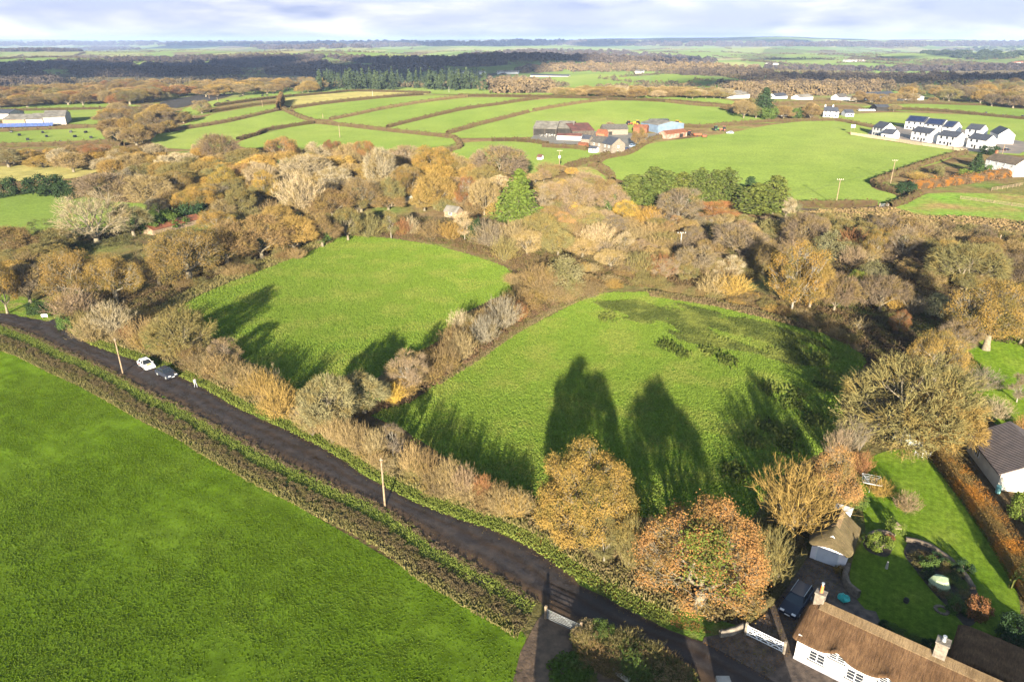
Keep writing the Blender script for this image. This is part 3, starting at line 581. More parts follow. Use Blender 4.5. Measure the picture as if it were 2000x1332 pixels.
def twigs_at(tips, dirs, rn, k, ln, w, up=.35):
    n = len(tips) * k; T = np.repeat(tips, k, 0); D = np.repeat(dirs, k, 0) + rn.normal(0, .55, (n, 3)); D[:, 2] += up; D = nrm(D)
    off = rn.uniform(-.5, .2, n)[:, None] * D * ln
    return ribbons(T + off, T + off + D * (ln * rn.uniform(.5, 1.2, n))[:, None], np.full(n, w), rn)
PROTO = {}
def proto(key, kind, cat, trunk_parts, crown_parts, bark, crown_mat, extra=None):
    root = empty(kind); V, Q = join(trunk_parts); npmesh('trunk', V, Q, bark, root)
    V, Q = join(crown_parts); npmesh('crown', V, Q, crown_mat, root)
    if extra is not None: npmesh('ivy', *join(extra), M['leaf_green'], root)
    hh = V[:, 2].max(); ww = (np.percentile(V[:, 0], 98) - np.percentile(V[:, 0], 2) + np.percentile(V[:, 1], 98) - np.percentile(V[:, 1], 2)) / 2
    PROTO[key] = dict(root=root, h=hh, w=ww, cat=cat, used=False)
def seg_mesh(segs, n=5, minlv=0, maxlv=9):
    s = [q for q in segs if minlv <= q[4] <= maxlv]
    return tubes([q[0] for q in s], [q[1] for q in s], [q[2] for q in s], [q[3] for q in s], n)
def bowl(trunk_h, r, lean=(0, 0), n=7):
    a = np.array([[0, 0, -.3], [lean[0] * .4, lean[1] * .4, trunk_h * .5]]); b = np.array([[lean[0] * .4, lean[1] * .4, trunk_h * .5], [lean[0], lean[1], trunk_h]])
    return tubes(a, b, [r * 1.45, r], [r, r * .95], n)
def leafy(key, kind, seed, H=11.0, Wd=12.0, nl=24, n=2600, per=20, ls=.16, th=2.2, mat='leaf', low=-.7, trunk_r=.42, twig=1, bark='bark', sparse=1.0, shell=.6, taper=0, ivy=0):
    rn = np.random.default_rng(seed); rx = Wd / 2 * .74; rz = (H - th * .6) / 2 * .78; zc = th * .6 + (H - th * .6) / 2
    tips, d = lobes(nl, n, rx, rz, zc, Wd * .145, rn, low, shell)
    if taper: tips[:, :2] *= (1.2 - taper * tips[:, 2:3] / H * 1.25)
    segs, tw = skeleton(tips, (0, 0, th), rn, r0=trunk_r * .8)
    tr = [bowl(th, trunk_r), seg_mesh(segs, 5, 0, 1)]
    fine = [seg_mesh(segs, 3, 2, 2), ribbons([a for a, b in tw], [b for a, b in tw], np.full(len(tw), .05), rn)]
    k = rn.uniform(0, 1, n) < sparse
    C = np.repeat(tips[k], per, 0) + rn.normal(0, .26, (int(k.sum()) * per, 3)); B = np.repeat(d[k], per, 0)
    ex = None
    if ivy:                                         # ivy over the middle of the crown, on the side towards -y
        az = np.abs(np.arctan2(tips[:, 0], -tips[:, 1])); q = (az < .55) & (tips[:, 2] > .52 * H) & (tips[:, 2] < .90 * H) & k; j = np.where(q)[0]
        ex = [leaves(np.repeat(tips[j] + d[j] * .2, 16, 0) + rn.normal(0, .3, (len(j) * 16, 3)), .2, rn, np.repeat(d[j], 16, 0))]
    proto(key, kind, 'tree', tr + fine, [leaves(C, ls, rn, B)], M[bark], M[mat], ex)
def bare(key, kind, seed, H=10.0, Wd=10.0, nl=20, n=1500, k=5, ln=.9, w=.06, th=1.6, low=-.45, trunk_r=.32, leaf=0, ivy=0, bark='bark', shell=.5, multi=False, zfrac=None):
    rn = np.random.default_rng(seed); rx = Wd / 2 * .74; rz = (H - th * .7) / 2 * .78; zc = th * .7 + (H - th * .7) / 2
    tips, d = lobes(nl, n, rx, rz, zc, Wd * .15, rn, low, shell)
    segs, tw = skeleton(tips, (0, 0, th), rn, r0=trunk_r * .85)
    tr = [bowl(th, trunk_r), seg_mesh(segs, 5, 0, 1), seg_mesh(segs, 3, 2, 2)]
    cr = [ribbons([a for a, b in tw], [b for a, b in tw], np.full(len(tw), w * 1.2), rn), twigs_at(tips, d, rn, k, ln, w)]
    if leaf:
        i = rn.choice(n, int(n * leaf)); cr.append(leaves(np.repeat(tips[i], 3, 0) + rn.normal(0, .3, (len(i) * 3, 3)), .24, rn))
    ex = None
    if ivy:
        s = [q for q in segs if q[4] <= 1 and rn.uniform() < ivy]; P0 = np.array([q[0] for q in s]); P1 = np.array([q[1] for q in s])
        i = rn.integers(0, len(s), 2600); t = rn.uniform(0, 1, 2600)[:, None]; ex = [leaves(P0[i] * (1 - t) + P1[i] * t + rn.normal(0, .38, (2600, 3)), .3, rn)]
    proto(key, kind, 'tree', tr, cr, M[bark], M['twig'], ex)
def shrub(key, kind, seed, H=4.0, spread=1.0, n=420, k=5, ln=.6, w=.035, leaf=0, cat='shrub', r=.06, bark='bark', mat='twig', ls=.16, base=.5, stems=8):
    rn = np.random.default_rng(seed); tips = fan(n, H, spread, rn); d = nrm(tips)
    tips = tips + np.concatenate([rn.normal(0, base, (n, 2)), np.zeros((n, 1))], 1)
    segs, tw = skeleton(tips, (0, 0, .05), rn, (stems, 4, 3), (.5, .5, .5), r0=r * 1.4)
    cr = [seg_mesh(segs, 3, 2, 2), ribbons([a for a, b in tw], [b for a, b in tw], np.full(len(tw), w * 1.1), rn), twigs_at(tips, d, rn, k, ln, w, .4), twigs_at(tips * rn.uniform(.35, .8, (n, 1)), d, rn, max(1, k // 2), ln, w, .3)]
    if leaf:
        m = int(n * leaf); i = rn.choice(n, m); C = tips[i] * rn.uniform(.25, 1.02, (m, 1)); cr.append(leaves(np.repeat(C, 4, 0) + rn.normal(0, .22, (m * 4, 3)), ls, rn))
    proto(key, kind, cat, [seg_mesh(segs, 4, 0, 1)], cr, M[bark], M[mat])
def bush(key, kind, seed, H=3.0, Wd=4.0, nl=14, n=1100, per=3, ls=.22, mat='leaf_green', cat='bush'):
    rn = np.random.default_rng(seed); tips, d = lobes(nl, n, Wd / 2 * .75, H * .36, H * .5, Wd * .17, rn, -.9, .5)
    segs, tw = skeleton(tips, (0, 0, .05), rn, (6, 4), (.5, .5), r0=.08)
    C = np.repeat(tips, per, 0) + rn.normal(0, .16, (n * per, 3))
    proto(key, kind, cat, [seg_mesh(segs, 4)], [leaves(C, ls, rn, np.repeat(d, per, 0))], M['bark'], M[mat])
def spruce(key, kind, seed, H=15.0, Wd=8.0, whorls=26, mat='leaf_green', rounded=0.0, per=26, sub=9):
    """evergreen cone: whorls of drooping branches carrying needle sprays"""
    rn = np.random.default_rng(seed); P0, P1 = [], []
    for i in range(whorls):
        t = (i + .5) / whorls; z = H * (.06 + .93 * t); rad = Wd / 2 * ((1 - t) ** (.8) if not rounded else (1 - t ** 2.6) ** .75 * .92) + .2
        m = int(per * (.35 + .65 * rad / (Wd / 2)))
        for j in range(m):
            a = rn.uniform(0, 2 * math.pi); q = rad * rn.uniform(.55, 1.2); P0.append((0, 0, z)); P1.append((q * math.cos(a), q * math.sin(a), z - q * (.28 if not rounded else -.55) + rn.normal(0, .2)))
    P0, P1 = np.array(P0), np.array(P1); n = len(P0)
    tr = [tubes([[0, 0, -.3]], [[0, 0, H * .97]], [.3], [.03], 7), ribbons(P0, P1, np.full(n, .07), rn)]
    t = rn.uniform(.35, 1.03, (n, sub)); C = (P0[:, None] + (P1 - P0)[:, None] * t[..., None]).reshape(-1, 3) + rn.normal(0, .16, (n * sub, 3))
    B = np.repeat(nrm(P1 - P0), sub, 0) * .8 + np.array([0, 0, .5])
    proto(key, kind, 'conifer', tr, [leaves(C, .62, rn, B, .1)], M['bark'], M[mat])
leafy('oak', 'oak_tree', 1); leafy('oak2', 'oak_tree', 2, nl=18, per=16, sparse=.75)
leafy('oakcone', 'oak_tree', 6, nl=26, n=2600, per=17, sparse=.62, taper=.5, ivy=1, low=-.85)
leafy('oak3', 'oak_tree', 3, H=9.5, Wd=11, nl=20, n=2200, per=14, sparse=.7)
leafy('round', 'broadleaf_tree', 4, H=8, Wd=8, nl=16, n=1500, per=9, th=1.4, trunk_r=.25, low=-.85)
leafy('slim', 'broadleaf_tree', 5, H=11, Wd=6, nl=18, n=1500, per=8, th=1.6, trunk_r=.22, low=-.85, bark='pale_bark')
leafy('lace', 'birch_tree', 7, H=11, Wd=7, nl=20, n=1800, per=9, th=1.6, trunk_r=.14, low=-.85, bark='pale_bark', sparse=.8, shell=.3)
bare('bare', 'bare_tree', 11); bare('bare2', 'bare_tree', 12, nl=26, n=1800, Wd=12, H=10)
bare('bare3', 'bare_tree', 13, H=11, Wd=8, nl=18, low=-.6, th=1.8)
bare('open', 'bare_tree', 14, H=12, Wd=15, nl=22, n=1200, k=4, w=.055, th=1.2, trunk_r=.5, shell=.3)
bare('semi', 'half_bare_tree', 15, leaf=.7, nl=24, Wd=11); bare('semi2', 'half_bare_tree', 16, leaf=.45, nl=18, Wd=9, H=9)
bare('lichen', 'half_bare_oak', 17, H=11, Wd=15, nl=34, n=2400, k=4, w=.065, ln=.8, leaf=.3, trunk_r=.5, th=1.3, low=-.85)
bare('ivy', 'ivy_clad_tree', 18, H=9, Wd=9, nl=18, ivy=.75, leaf=.15)
bare('birch', 'birch_tree', 19, H=11, Wd=5, nl=16, n=900, k=6, ln=.8, w=.035, th=2.5, trunk_r=.14, bark='pale_bark', low=-.9)
bare('pink', 'bare_tree', 20, H=9, Wd=7, nl=16, n=1100, k=7, ln=.7, w=.032, th=1.5, trunk_r=.16, low=-.8, bark='pale_bark')
shrub('fan', 'bare_shrub', 31, H=5, spread=.85); shrub('fan2', 'bare_shrub', 32, H=4, spread=1.05, n=360, leaf=.35)
shrub('fan3', 'bare_shrub', 33, H=4.5, spread=.7, n=380, stems=12); shrub('fanleaf', 'leafy_shrub', 34, H=4.5, spread=.95, leaf=1.1, n=420)
shrub('coppice', 'coppiced_tree', 35, H=8, spread=.75, n=600, k=5, ln=.9, w=.045, r=.16, cat='tree', stems=13); shrub('dead', 'dead_shrub', 36, H=5, spread=.6, n=60, k=2, ln=.8, w=.05, r=.1, bark='pale_bark', stems=6)
shrub('dome', 'bare_shrub', 37, H=3.6, spread=1.35, n=520, k=5, leaf=.15)
bush('bush', 'evergreen_bush', 41); bush('bush2', 'evergreen_bush', 42, nl=9, n=900); bush('willow', 'willow_bush', 43, H=5, Wd=6, nl=20, n=1700, per=3, ls=.2, mat='leaf')
bush('scrub', 'scrub_bush', 44, H=2.6, Wd=4.6, nl=16, n=1000, per=3, ls=.2, mat='leaf')
spruce('spruce', 'spruce_tree', 51); spruce('cypress', 'cypress_tree', 52, H=13, Wd=6, rounded=1, whorls=24, per=24)
spruce('cypress2', 'cypress_tree', 53, H=13, Wd=7.5, rounded=1, whorls=22, per=30)
TREE_RN = random.Random(77)
COLS = dict(tan=(.215, .16, .078), pale=(.275, .22, .135), grey=(.155, .13, .09), olive=(.135, .118, .048), gold=(.28, .18, .048), orange=(.29, .158, .058), rust=(.19, .09, .04), yellow=(.34, .225, .045),
            brown=(.155, .108, .052), pink=(.185, .137, .088), purple=(.128, .097, .066), green=(.075, .115, .028), dkgreen=(.03, .052, .022), lime=(.12, .16, .03), sage=(.17, .16, .085), bronze=(.22, .148, .048), spruce=(.078, .102, .018), cyp=(.078, .092, .022))
def plant(key, loc, w, h, color, label=None, group=None, jitter=.12):
    p = PROTO[key]; r = p['root']
    if not p['used']: o = r; p['used'] = True
    else: o = copy_tree(r)
    o.location = loc; s = w / p['w']; e = 1 + TREE_RN.uniform(-.13, .13); o.scale = (s * e, s / e, h / p['h']); o.rotation_euler = (TREE_RN.uniform(-.06, .06), TREE_RN.uniform(-.06, .06), TREE_RN.uniform(0, 6.28))
    c = COLS[color] if isinstance(color, str) else color; j = 1 + TREE_RN.uniform(-jitter, jitter); e = TREE_RN.uniform(-jitter, jitter) * .5
    for ch in o.children:
        nm = ch.name.split('.')[0]
        ch.color = (c[0] * j * (1 + e), c[1] * j, c[2] * j * (1 - e), 1) if nm == 'crown' else (.06, .10, .022, 1)
    for k in ('label', 'group'):
        if k in o: del o[k]
    tag(o, label, p['cat'], group); return o
def T(key, x, yb, yt, w, color, label, group=None):
    """a tree by the pixels of its foot, top and width in the photograph, set at its true place and size"""
    g = G(x, yb); m = mpp(x, yb)
    h = max(.6, topz(g, yt)); plant(key, (g.x, g.y, g.z), max(.5, w * m * (1 - .62 * h / CAMH)), h, color, label, group)
# ---------------------------------------------------------------- every tree one can point to
TREES = [
# the lane hedge, from the upper left down to the cottage
('round',15,612,500,70,'gold','golden oak cut by the left edge, above the lane end'),
('semi2',60,592,512,82,'grey','bare grey tree beside the lane turning, left of the big golden oak'),
('oak3',165,592,478,120,'bronze','large bronze oak above the side lane, left half of a pair'),
('oak3',228,588,492,100,'gold','golden oak joined to the large bronze oak on its left'),
('fanleaf',150,624,556,92,'pink','pinkish half bare thicket at the corner of the side lane'),
('bush',78,613,588,44,'dkgreen','dark evergreen bush behind the small white sign'),
('coppice',222,662,583,66,'pale','pale fan shaped bare tree above the leaning lane pole'),
('bush2',130,642,614,34,'green','small evergreen bush where the side lane leaves the road'),
('fanleaf',180,668,612,60,'tan','tan leafy shrub at the lane edge left of the pale fan tree'),
('fanleaf',246,664,634,30,'rust','small rusty shrub at the foot of the pale fan tree'),
('fan2',285,682,614,66,'tan','tan and green shrub just above the white rally car'),
('bush',310,690,640,40,'green','green bush in the lane hedge above the dark car'),
('lichen',358,694,592,124,'olive','round lichen covered tree in the lane hedge above the two cars'),
('fan2',384,706,664,40,'brown','low brown shrub under the right side of the round lichen tree'),
('pink',440,716,660,66,'pink','purple pink bare tree behind the walking person'),
('fan',405,728,686,50,'tan','tan upright shrub first to the right of the round lichen tree'),
('fan3',428,742,690,56,'tan','tan upright shrub beneath the purple pink tree'),
('fan',465,758,698,58,'brown','brown upright shrub in the lane hedge between person and metal gate'),
('fan3',492,768,708,52,'tan','tan shrub left of the pale dead sapling by the lane'),
('fan',518,782,718,58,'bronze','bronze upright shrub below the pale dead sapling'),
('dead',540,760,706,34,'pale','pale dead sapling standing above the lane hedge'),
('dome',548,812,732,72,'bronze','rounded bronze shrub beside the metal gate on the lane'),
('semi',645,842,720,118,'sage','large pale lichened tree right of the metal gate'),
('ivy',712,806,724,98,'sage','pale ivy clad tree where the middle hedge meets the lane'),
('fanleaf',768,790,744,38,'yellow','small yellow green shrub at the bottom of the middle hedge'),
('fan',612,852,786,56,'tan','tan upright shrub directly right of the metal gate'),
('fan3',650,866,800,50,'tan','tan shrub under the large pale lichened tree'),
('fan',682,876,812,48,'tan','tan slender shrub right below the ivy clad tree'),
('fan2',708,884,822,46,'brown','brown shrub in the lane hedge left of the yellow stump'),
('fan3',734,896,832,44,'tan','tan upright shrub behind the yellow green stump'),
('birch',768,896,824,48,'purple','slim purple twigged birch in the lane hedge near the pole'),
('fanleaf',738,900,872,24,'yellow','yellow green leafy stump beside the lane pole'),
('fan',804,934,856,50,'tan','tan upright shrub first right of the slim purple birch'),
('fan3',840,948,872,48,'brown','brown upright shrub second right of the slim purple birch'),
('fan',876,962,888,48,'tan','tan shrub midway between the lane pole and the great golden oak'),
('fan3',909,974,904,42,'pink','pinkish shrub in the lane hedge, left of the rusty one'),
('fanleaf',942,980,918,34,'rust','rusty leaved slim shrub in the lane hedge'),
('fan2',975,994,938,46,'brown','low brown shrub two left of the great golden oak'),
('fan',1012,1008,952,50,'tan','tan shrub touching the left foot of the great golden oak'),
('oak',1145,1062,876,216,'gold','great golden oak standing at the roadside edge of the meadow'),
('birch',1180,1104,1004,58,'olive','slender olive stemmed tree directly right of the great golden oak'),
('coppice',1228,1114,1000,70,'olive','clump of bare olive stems between the golden and the orange oak'),
('birch',1276,1112,1010,54,'tan','thin tan tree against the left side of the orange oak'),
('oakcone',1365,1186,972,236,'orange','great orange oak with green ivy in its middle'),
('coppice',1500,1142,1030,96,'olive','olive leafed shrubby tree between the orange oak and the garage'),
('coppice',1548,1038,904,160,'bronze','tall bronze fan of bare shoots behind the thatched garage'),
('round',1612,1010,862,92,'orange','copper beech tree in front of the thatched garage gable'),
('fanleaf',1680,930,874,36,'rust','small rusty bush at the top left corner of the garden lawn'),
('fan',1660,884,806,62,'grey','grey bare shrub in the garden boundary left of the greenhouse'),
('fan3',1632,906,836,50,'pink','pinkish bare shrub between copper beech and grey shrub'),
('lichen',1758,868,686,262,'olive','huge spreading lichened oak at the head of the garden'),
('semi',1832,890,752,150,'bronze','bronze half leafed tree beside the brown roofed bungalow'),
('oak3',1822,742,646,116,'gold','tall gold and tan tree behind the huge spreading oak'),
('bush',1874,712,684,34,'purple','dark purple bush at the corner of the neighbouring lawn'),
('fan',1912,764,712,60,'grey','grey bare fruit tree at the left of the neighbouring lawn'),
('fan',1940,820,772,58,'pale','pale spreading bare fruit tree beside the brown roof'),
('birch',1985,786,730,40,'grey','thin grey fruit tree at the right edge of the neighbouring lawn'),
('fanleaf',1998,846,804,30,'orange','little red orange tree on the neighbouring lawn'),
# middle hedge
('pink',801,770,682,76,'pink','conical pink twigged tree in the lower middle hedge'),
('dome',842,742,690,56,'brown','round brown shrub in the middle hedge above the conical pink tree'),
('fan2',872,730,668,56,'brown','dull brown shrub second up from the conical pink tree'),
('fan',905,708,640,56,'tan','tan flame shaped shrub halfway up the middle hedge'),
('fan',900,652,600,44,'pale','pale shrub on the left side of the middle hedge'),
('fan3',946,676,610,60,'grey','grey upright shrub in the middle hedge above the tan one'),
('fan',985,645,570,64,'grey','taller grey shrub second below the big brown fan'),
('fan2',1010,628,585,46,'rust','rusty low shrub right of the taller grey shrub in the middle hedge'),
('coppice',1051,576,508,66,'brown','brown fan tree with pale stems at the top of the middle hedge'),
('willow',1106,570,496,80,'sage','grey green willow at the head of the middle hedge'),
('fan2',1082,592,556,50,'brown','brown shrub under the grey green willow'),
('dome',1030,606,572,50,'brown','low brown shrub at the foot of the brown fan tree'),
# top edge of the right meadow and thicket behind
('coppice',1168,494,432,76,'pale','pale cream fan tree in the middle of the thicket'),
('birch',1220,504,452,34,'pale','slim white stemmed birch right of the pale cream fan tree'),
('dome',1285,494,458,62,'tan','tan rounded shrub left of the white power pole'),
('fan2',1250,542,488,56,'olive','olive shrub at the thicket front below the slim white birch'),
('fanleaf',1290,544,490,54,'rust','rust brown shrub at the thicket front below the white power pole'),
('bare',1357,542,478,80,'grey','grey open bare tree right of the rust brown shrub'),
('bare3',1420,545,496,58,'pale','greyish white bare tree right of the grey open tree'),
('bare',1489,534,474,66,'brown','dark brown bare tree left of the tall yellow birch'),
('bare2',1438,512,436,118,'purple','broad purple brown tree behind the white power pole'),
('bush',1504,464,425,44,'olive','round olive evergreen bush amid purple trees'),
('bare2',1566,484,414,96,'purple','broad purple tree behind the tall yellow birch'),
('fanleaf',1429,580,530,64,'gold','low golden bush at the top edge of the right meadow'),
('fan2',1390,578,528,60,'tan','tan shrub left of the low golden bush'),
('lace',1545,612,460,112,'gold','tall yellow birch at the top edge of the right meadow'),
('semi2',1580,606,500,84,'bronze','bronze tree leaning on the tall yellow birch'),
('bare3',1057,416,360,56,'grey','grey open bare tree right of the bright spruce'),
('bare2',1123,416,346,78,'pink','pink bare dome tree below the farm hedge'),
('fanleaf',1122,420,390,24,'yellow','little yellow bush under the pink bare dome tree'),
('ivy',1192,420,358,60,'pink','pinkish tree with ivy left of the cypress row'),
('round',1222,432,388,56,'yellow','bright yellow tree at the left foot of the cypress row'),
('fanleaf',1267,442,398,44,'gold','golden bush under the cypress row, right of the bright yellow tree'),
('pink',1324,438,362,88,'purple','purple twigged slender birches in front of the cypress row'),
('slim',1315,454,420,30,'orange','small orange cone shaped tree below the purple birches'),
('birch',1396,442,392,70,'rust','reddish birch with pale stems below the cypress gap'),
('semi2',1054,478,412,66,'olive','olive tan tree below the grey open tree'),
('round',1099,448,412,48,'orange','small orange tree left of the pale cream fan tree'),
('semi2',1030,500,448,64,'tan','tan tree at the far corner of the left meadow'),
('bare',1090,500,450,70,'olive','olive bare tree above the grey green willow'),
('willow',1620,508,448,66,'sage','sage green willow behind the tall yellow birch'),
('fanleaf',1663,490,440,54,'rust','rusty bush on the upper edge of the thicket'),
('slim',1704,512,444,44,'gold','slender golden tree with pale trunk in the upper thicket'),
('birch',1758,516,444,54,'pink','birch with white trunk right of the slender golden tree'),
('dead',1770,480,434,44,'pale','white dead tree at the top of the thicket'),
('bare2',1878,566,470,138,'olive','broad olive grey dome tree in the right thicket'),
('bare',1978,566,500,70,'purple','purple brown tree at the right edge of the thicket'),
('bare2',1717,608,534,102,'purple','round purple tree with gold side above the shaded hollow'),
('fanleaf',1748,606,566,44,'gold','golden side shoot of the round purple tree'),
('bare',1628,610,530,76,'purple','purple grey tree right of the tall yellow birch'),
('ivy',1665,586,524,44,'lime','dead topped tree wrapped in yellow green ivy'),
('willow',1704,548,508,52,'sage','pale willow bush behind the round purple tree'),
('fan2',1663,522,476,50,'pink','pinkish shrub left of the pale willow bush'),
('willow',1824,618,570,62,'sage','pale green bush in the hollow left of the tall golden oak'),
('fan3',1783,616,572,44,'grey','grey upright shrub in the hollow, right of the round purple tree'),
('round',1753,650,604,42,'rust','little rusty oak in the shaded hollow'),
('dead',1676,646,616,34,'tan','tiny bare tree in the shaded hollow'),
('oak3',1925,684,540,150,'gold','tall golden oak at the corner of the neighbouring lawn'),
('bare3',1992,672,600,62,'tan','tan bare tree cut by the right edge beside the golden oak'),
('pink',1868,690,618,80,'pink','pinkish bare tree behind the tall gold and tan tree'),
# hedge line between left meadow and smallholding
('dome',722,462,408,60,'olive','round olive shrub at the far left corner of the left meadow'),
('birch',764,466,408,32,'olive','slim olive tree right of the round olive shrub'),
('fanleaf',786,462,420,36,'rust','rusty shrub left of the small round pale tree'),
('dome',803,458,418,32,'pale','small round pale tree left of the wooden shed'),
('fan',845,470,426,52,'brown','brown upright shrub in front of the wooden shed'),
('fan3',880,472,430,50,'bronze','bronze upright shrub below the wooden shed'),
('birch',908,470,412,34,'pale','white trunked tree right of the wooden shed'),
('bush',926,470,420,26,'dkgreen','dark ivy bush right of the white trunked tree'),
('dome',956,480,422,64,'grey','grey tan shrub below the bright spruce'),
('fan2',1007,486,424,56,'tan','tan shrub right below the bright spruce'),
('fan2',985,512,458,54,'olive','olive scrub tree at the far right corner of the left meadow'),
('oak3',372,552,438,164,'bronze','big bronze oak on the left edge of the left meadow'),
('oak3',312,560,470,84,'tan','tan brown oak between the bronze oak and the golden pair'),
('semi',445,520,430,110,'brown','brown half bare oak right of the big bronze oak'),
('semi',512,506,414,130,'brown','broad brown tree along the top left edge of the left meadow'),
('semi2',575,494,420,90,'bronze','bronze scrubby tree second from the far corner of the left meadow'),
('ivy',630,482,412,80,'brown','brown ivy hung tree beside the far corner of the left meadow'),
('semi2',680,470,404,60,'olive','olive tree at the very corner of the left meadow'),
('oak3',425,456,408,66,'gold','small golden oak at the end of the rusty roof'),
('bush',376,430,392,60,'dkgreen','dark ivy bush left of the small golden oak'),
('bush2',338,444,408,54,'green','green bush behind the rusty roofed shed'),
('bush',300,452,420,54,'green','green bush at the left end of the rusty roofed shed'),
('open',190,474,372,158,'pale','large open pale tree with spreading limbs in the left field'),
('bare3',262,462,392,80,'sage','pale bare tree right of the large open pale tree'),
('semi2',30,506,440,84,'brown','brown tree at the left edge above the golden oak'),
('semi2',100,494,446,76,'olive','olive tree above the gap in the oaks'),
('dome',60,530,488,70,'brown','brown scrub tree at the left edge beside the green gap'),
# mixed belt, left part
('bare3',18,328,285,74,'sage','pale grey green tree at the left edge of the belt'),
('slim',63,326,288,32,'gold','slim golden tree second from the left edge of the belt'),
('slim',104,322,288,30,'gold','slim golden tree third from the left edge of the belt'),
('bare3',146,324,282,44,'tan','tan bare tree left of the dark brown oak in the belt'),
('oak2',195,328,280,64,'rust','dark brown oak in the left belt'),
('oak2',252,328,284,54,'bronze','bronze oak right of the dark brown oak in the belt'),
('bare2',302,322,278,60,'pale','pale tan tree in the left belt below the copse'),
('bare2',348,332,300,90,'tan','low tan spreading tree in the left belt'),
('bare2',432,324,258,88,'purple','purple brown tree at the back of the left belt'),
('bare3',398,318,272,38,'pale','pale bare tree left of the purple brown one'),
('semi2',482,332,288,72,'olive','olive tree left of the orange oak at the back of the belt'),
('oak2',555,330,266,80,'orange','orange oak at the back of the belt below the lone pole field'),
('bush',564,340,306,42,'green','green bush at the foot of the orange oak'),
('bush',90,382,338,72,'dkgreen','dark evergreen clump beside the small yellow field'),
('bush2',10,386,342,50,'dkgreen','dark evergreen clump at the left edge under the yellow field'),
('bush',135,390,350,50,'dkgreen','smaller dark evergreen right of the dark clump'),
('bare2',212,402,334,120,'pink','broad pinkish bare tree above the open pale tree'),
('bare2',290,400,340,96,'tan','broad tan tree right of the broad pinkish one'),
('bare3',262,360,326,50,'grey','grey tree behind the broad pinkish tree'),
('oak2',345,386,334,84,'bronze','bronze oak in the middle of the left belt'),
('oak',388,418,360,88,'gold','bright gold oak above the rusty roofed shed'),
('round',446,380,324,64,'yellow','bright yellow tree in the left belt'),
('oak2',476,368,318,56,'orange','orange tree beside the bright yellow tree'),
('slim',522,396,330,54,'yellow','yellow birch left of the great pale fan tree'),
('bare2',510,372,318,70,'pale','pale tree behind the yellow birch'),
('coppice',590,424,328,96,'pale','great pale cream fan tree in the middle of the belt'),
('bare2',600,366,298,116,'pale','pale pinkish crown behind the great pale fan tree'),
('bare3',622,324,275,54,'pale','pale tree at the back of the belt right of the orange oak'),
('oak2',653,322,272,38,'rust','small rust oak at the back of the belt'),
('bare2',683,332,276,58,'tan','tan tree between the small rust oak and orange olive oak'),
('oak2',714,334,271,50,'orange','orange olive oak at the back of the belt against the grass'),
('open',706,414,346,96,'brown','brown tree with radiating limbs above the greenhouse'),
('semi',650,424,366,84,'brown','brown tree left of the radiating brown tree'),
('bare2',745,374,284,76,'pale','pale tan tree right of the orange olive oak'),
('pink',790,336,280,66,'pink','pink purple tree at the back of the belt'),
('oak',850,350,282,104,'gold','golden yellow oak at the back of the belt below the farm'),
('bare3',896,350,296,50,'tan','tan tree between the golden yellow oak and the dark dome'),
('bare2',978,356,282,128,'purple','dark purple brown dome tree beside the hutch field'),
('bare3',936,350,290,40,'pink','pale pink tree left of the dark dome'),
('oak2',800,394,325,74,'bronze','bronze oak behind the glass greenhouse'),
('semi',850,408,330,90,'bronze','bronze tan tree behind the wooden shed'),
('slim',912,414,342,50,'rust','tall rust tree right behind the wooden shed'),
('bare2',946,420,345,72,'tan','tan fan crowned tree left of the bright spruce'),
('bare3',980,380,340,54,'pale','pale tree behind the bright spruce'),
('spruce',1010,432,328,88,'spruce','bright green spruce standing tall in the middle of the belt'),
('spruce',985,424,376,50,'spruce','lower bright green spruce at the left foot of the tall one'),
('semi2',470,418,366,60,'olive','olive tree between the bright yellow tree and the pale fan'),
('semi2',545,440,400,60,'bronze','bronze bush tree beside the white greenhouse frame'),
('bare2',690,356,318,64,'tan','tan tree in the heart of the belt'),
('bare3',765,404,344,50,'olive','olive tree left of the glass greenhouse'),
# conifers by the big pasture
('cypress',1238,404,340,59,'cyp','cypress at the left end of the dark row'),
('cypress',1272,408,325,67,'cyp','tall cypress second in the dark row'),
('cypress',1302,408,333,54,'cyp','narrower cypress third in the dark row'),
('cypress',1330,410,336,52,'cyp','cypress fourth in the dark row'),
('cypress2',1362,410,326,59,'cyp','tall cypress fifth in the dark row'),
('cypress',1388,408,331,49,'cyp','cypress sixth in the dark row'),
('cypress2',1411,406,326,57,'cyp','cypress at the right end of the dark row'),
('cypress2',1478,420,358,85,'cyp','broad cypress left of the group beside the big pasture'),
('cypress',1508,418,342,65,'cyp','tall cypress at the right of the group beside the big pasture'),
('cypress',1462,400,344,30,'dkgreen','thin dark cypress behind the broad one'),
('bare3',1534,424,384,34,'pale','pale bare tree at the right foot of the tall cypress'),
('willow',1548,416,388,30,'sage','grey bush at the corner of the big pasture'),
# around farm and houses
('bare3',1247,290,246,34,'brown','bare brown tree in front of the blue barn'),
('bare3',1192,248,238,18,'pink','small bare tree behind the stone sheds'),
('spruce',1488,228,170,54,'dkgreen','lone dark evergreen towering over the lane cottages'),
('bare2',1452,232,194,46,'tan','tan bare tree left of the lone dark evergreen'),
('bare3',1476,232,206,30,'olive','olive tree at the foot of the lone dark evergreen'),
('bush',1500,234,208,40,'green','green bush under the lone dark evergreen'),
('semi2',1530,234,206,40,'brown','brown tree right of the lone dark evergreen'),
('bush',1556,232,208,34,'green','green tree left of the white cottage'),
('bare3',1582,236,200,36,'brown','brown bare tree beside the white cottage'),
('bare2',1745,218,204,24,'tan','tan tree beyond the green shed'),
('spruce',1905,338,298,30,'dkgreen','dark conifer in the garden of the old brown roofed house'),
('bush',1930,302,282,34,'dkgreen','dark bush at the gable of the old brown roofed house'),
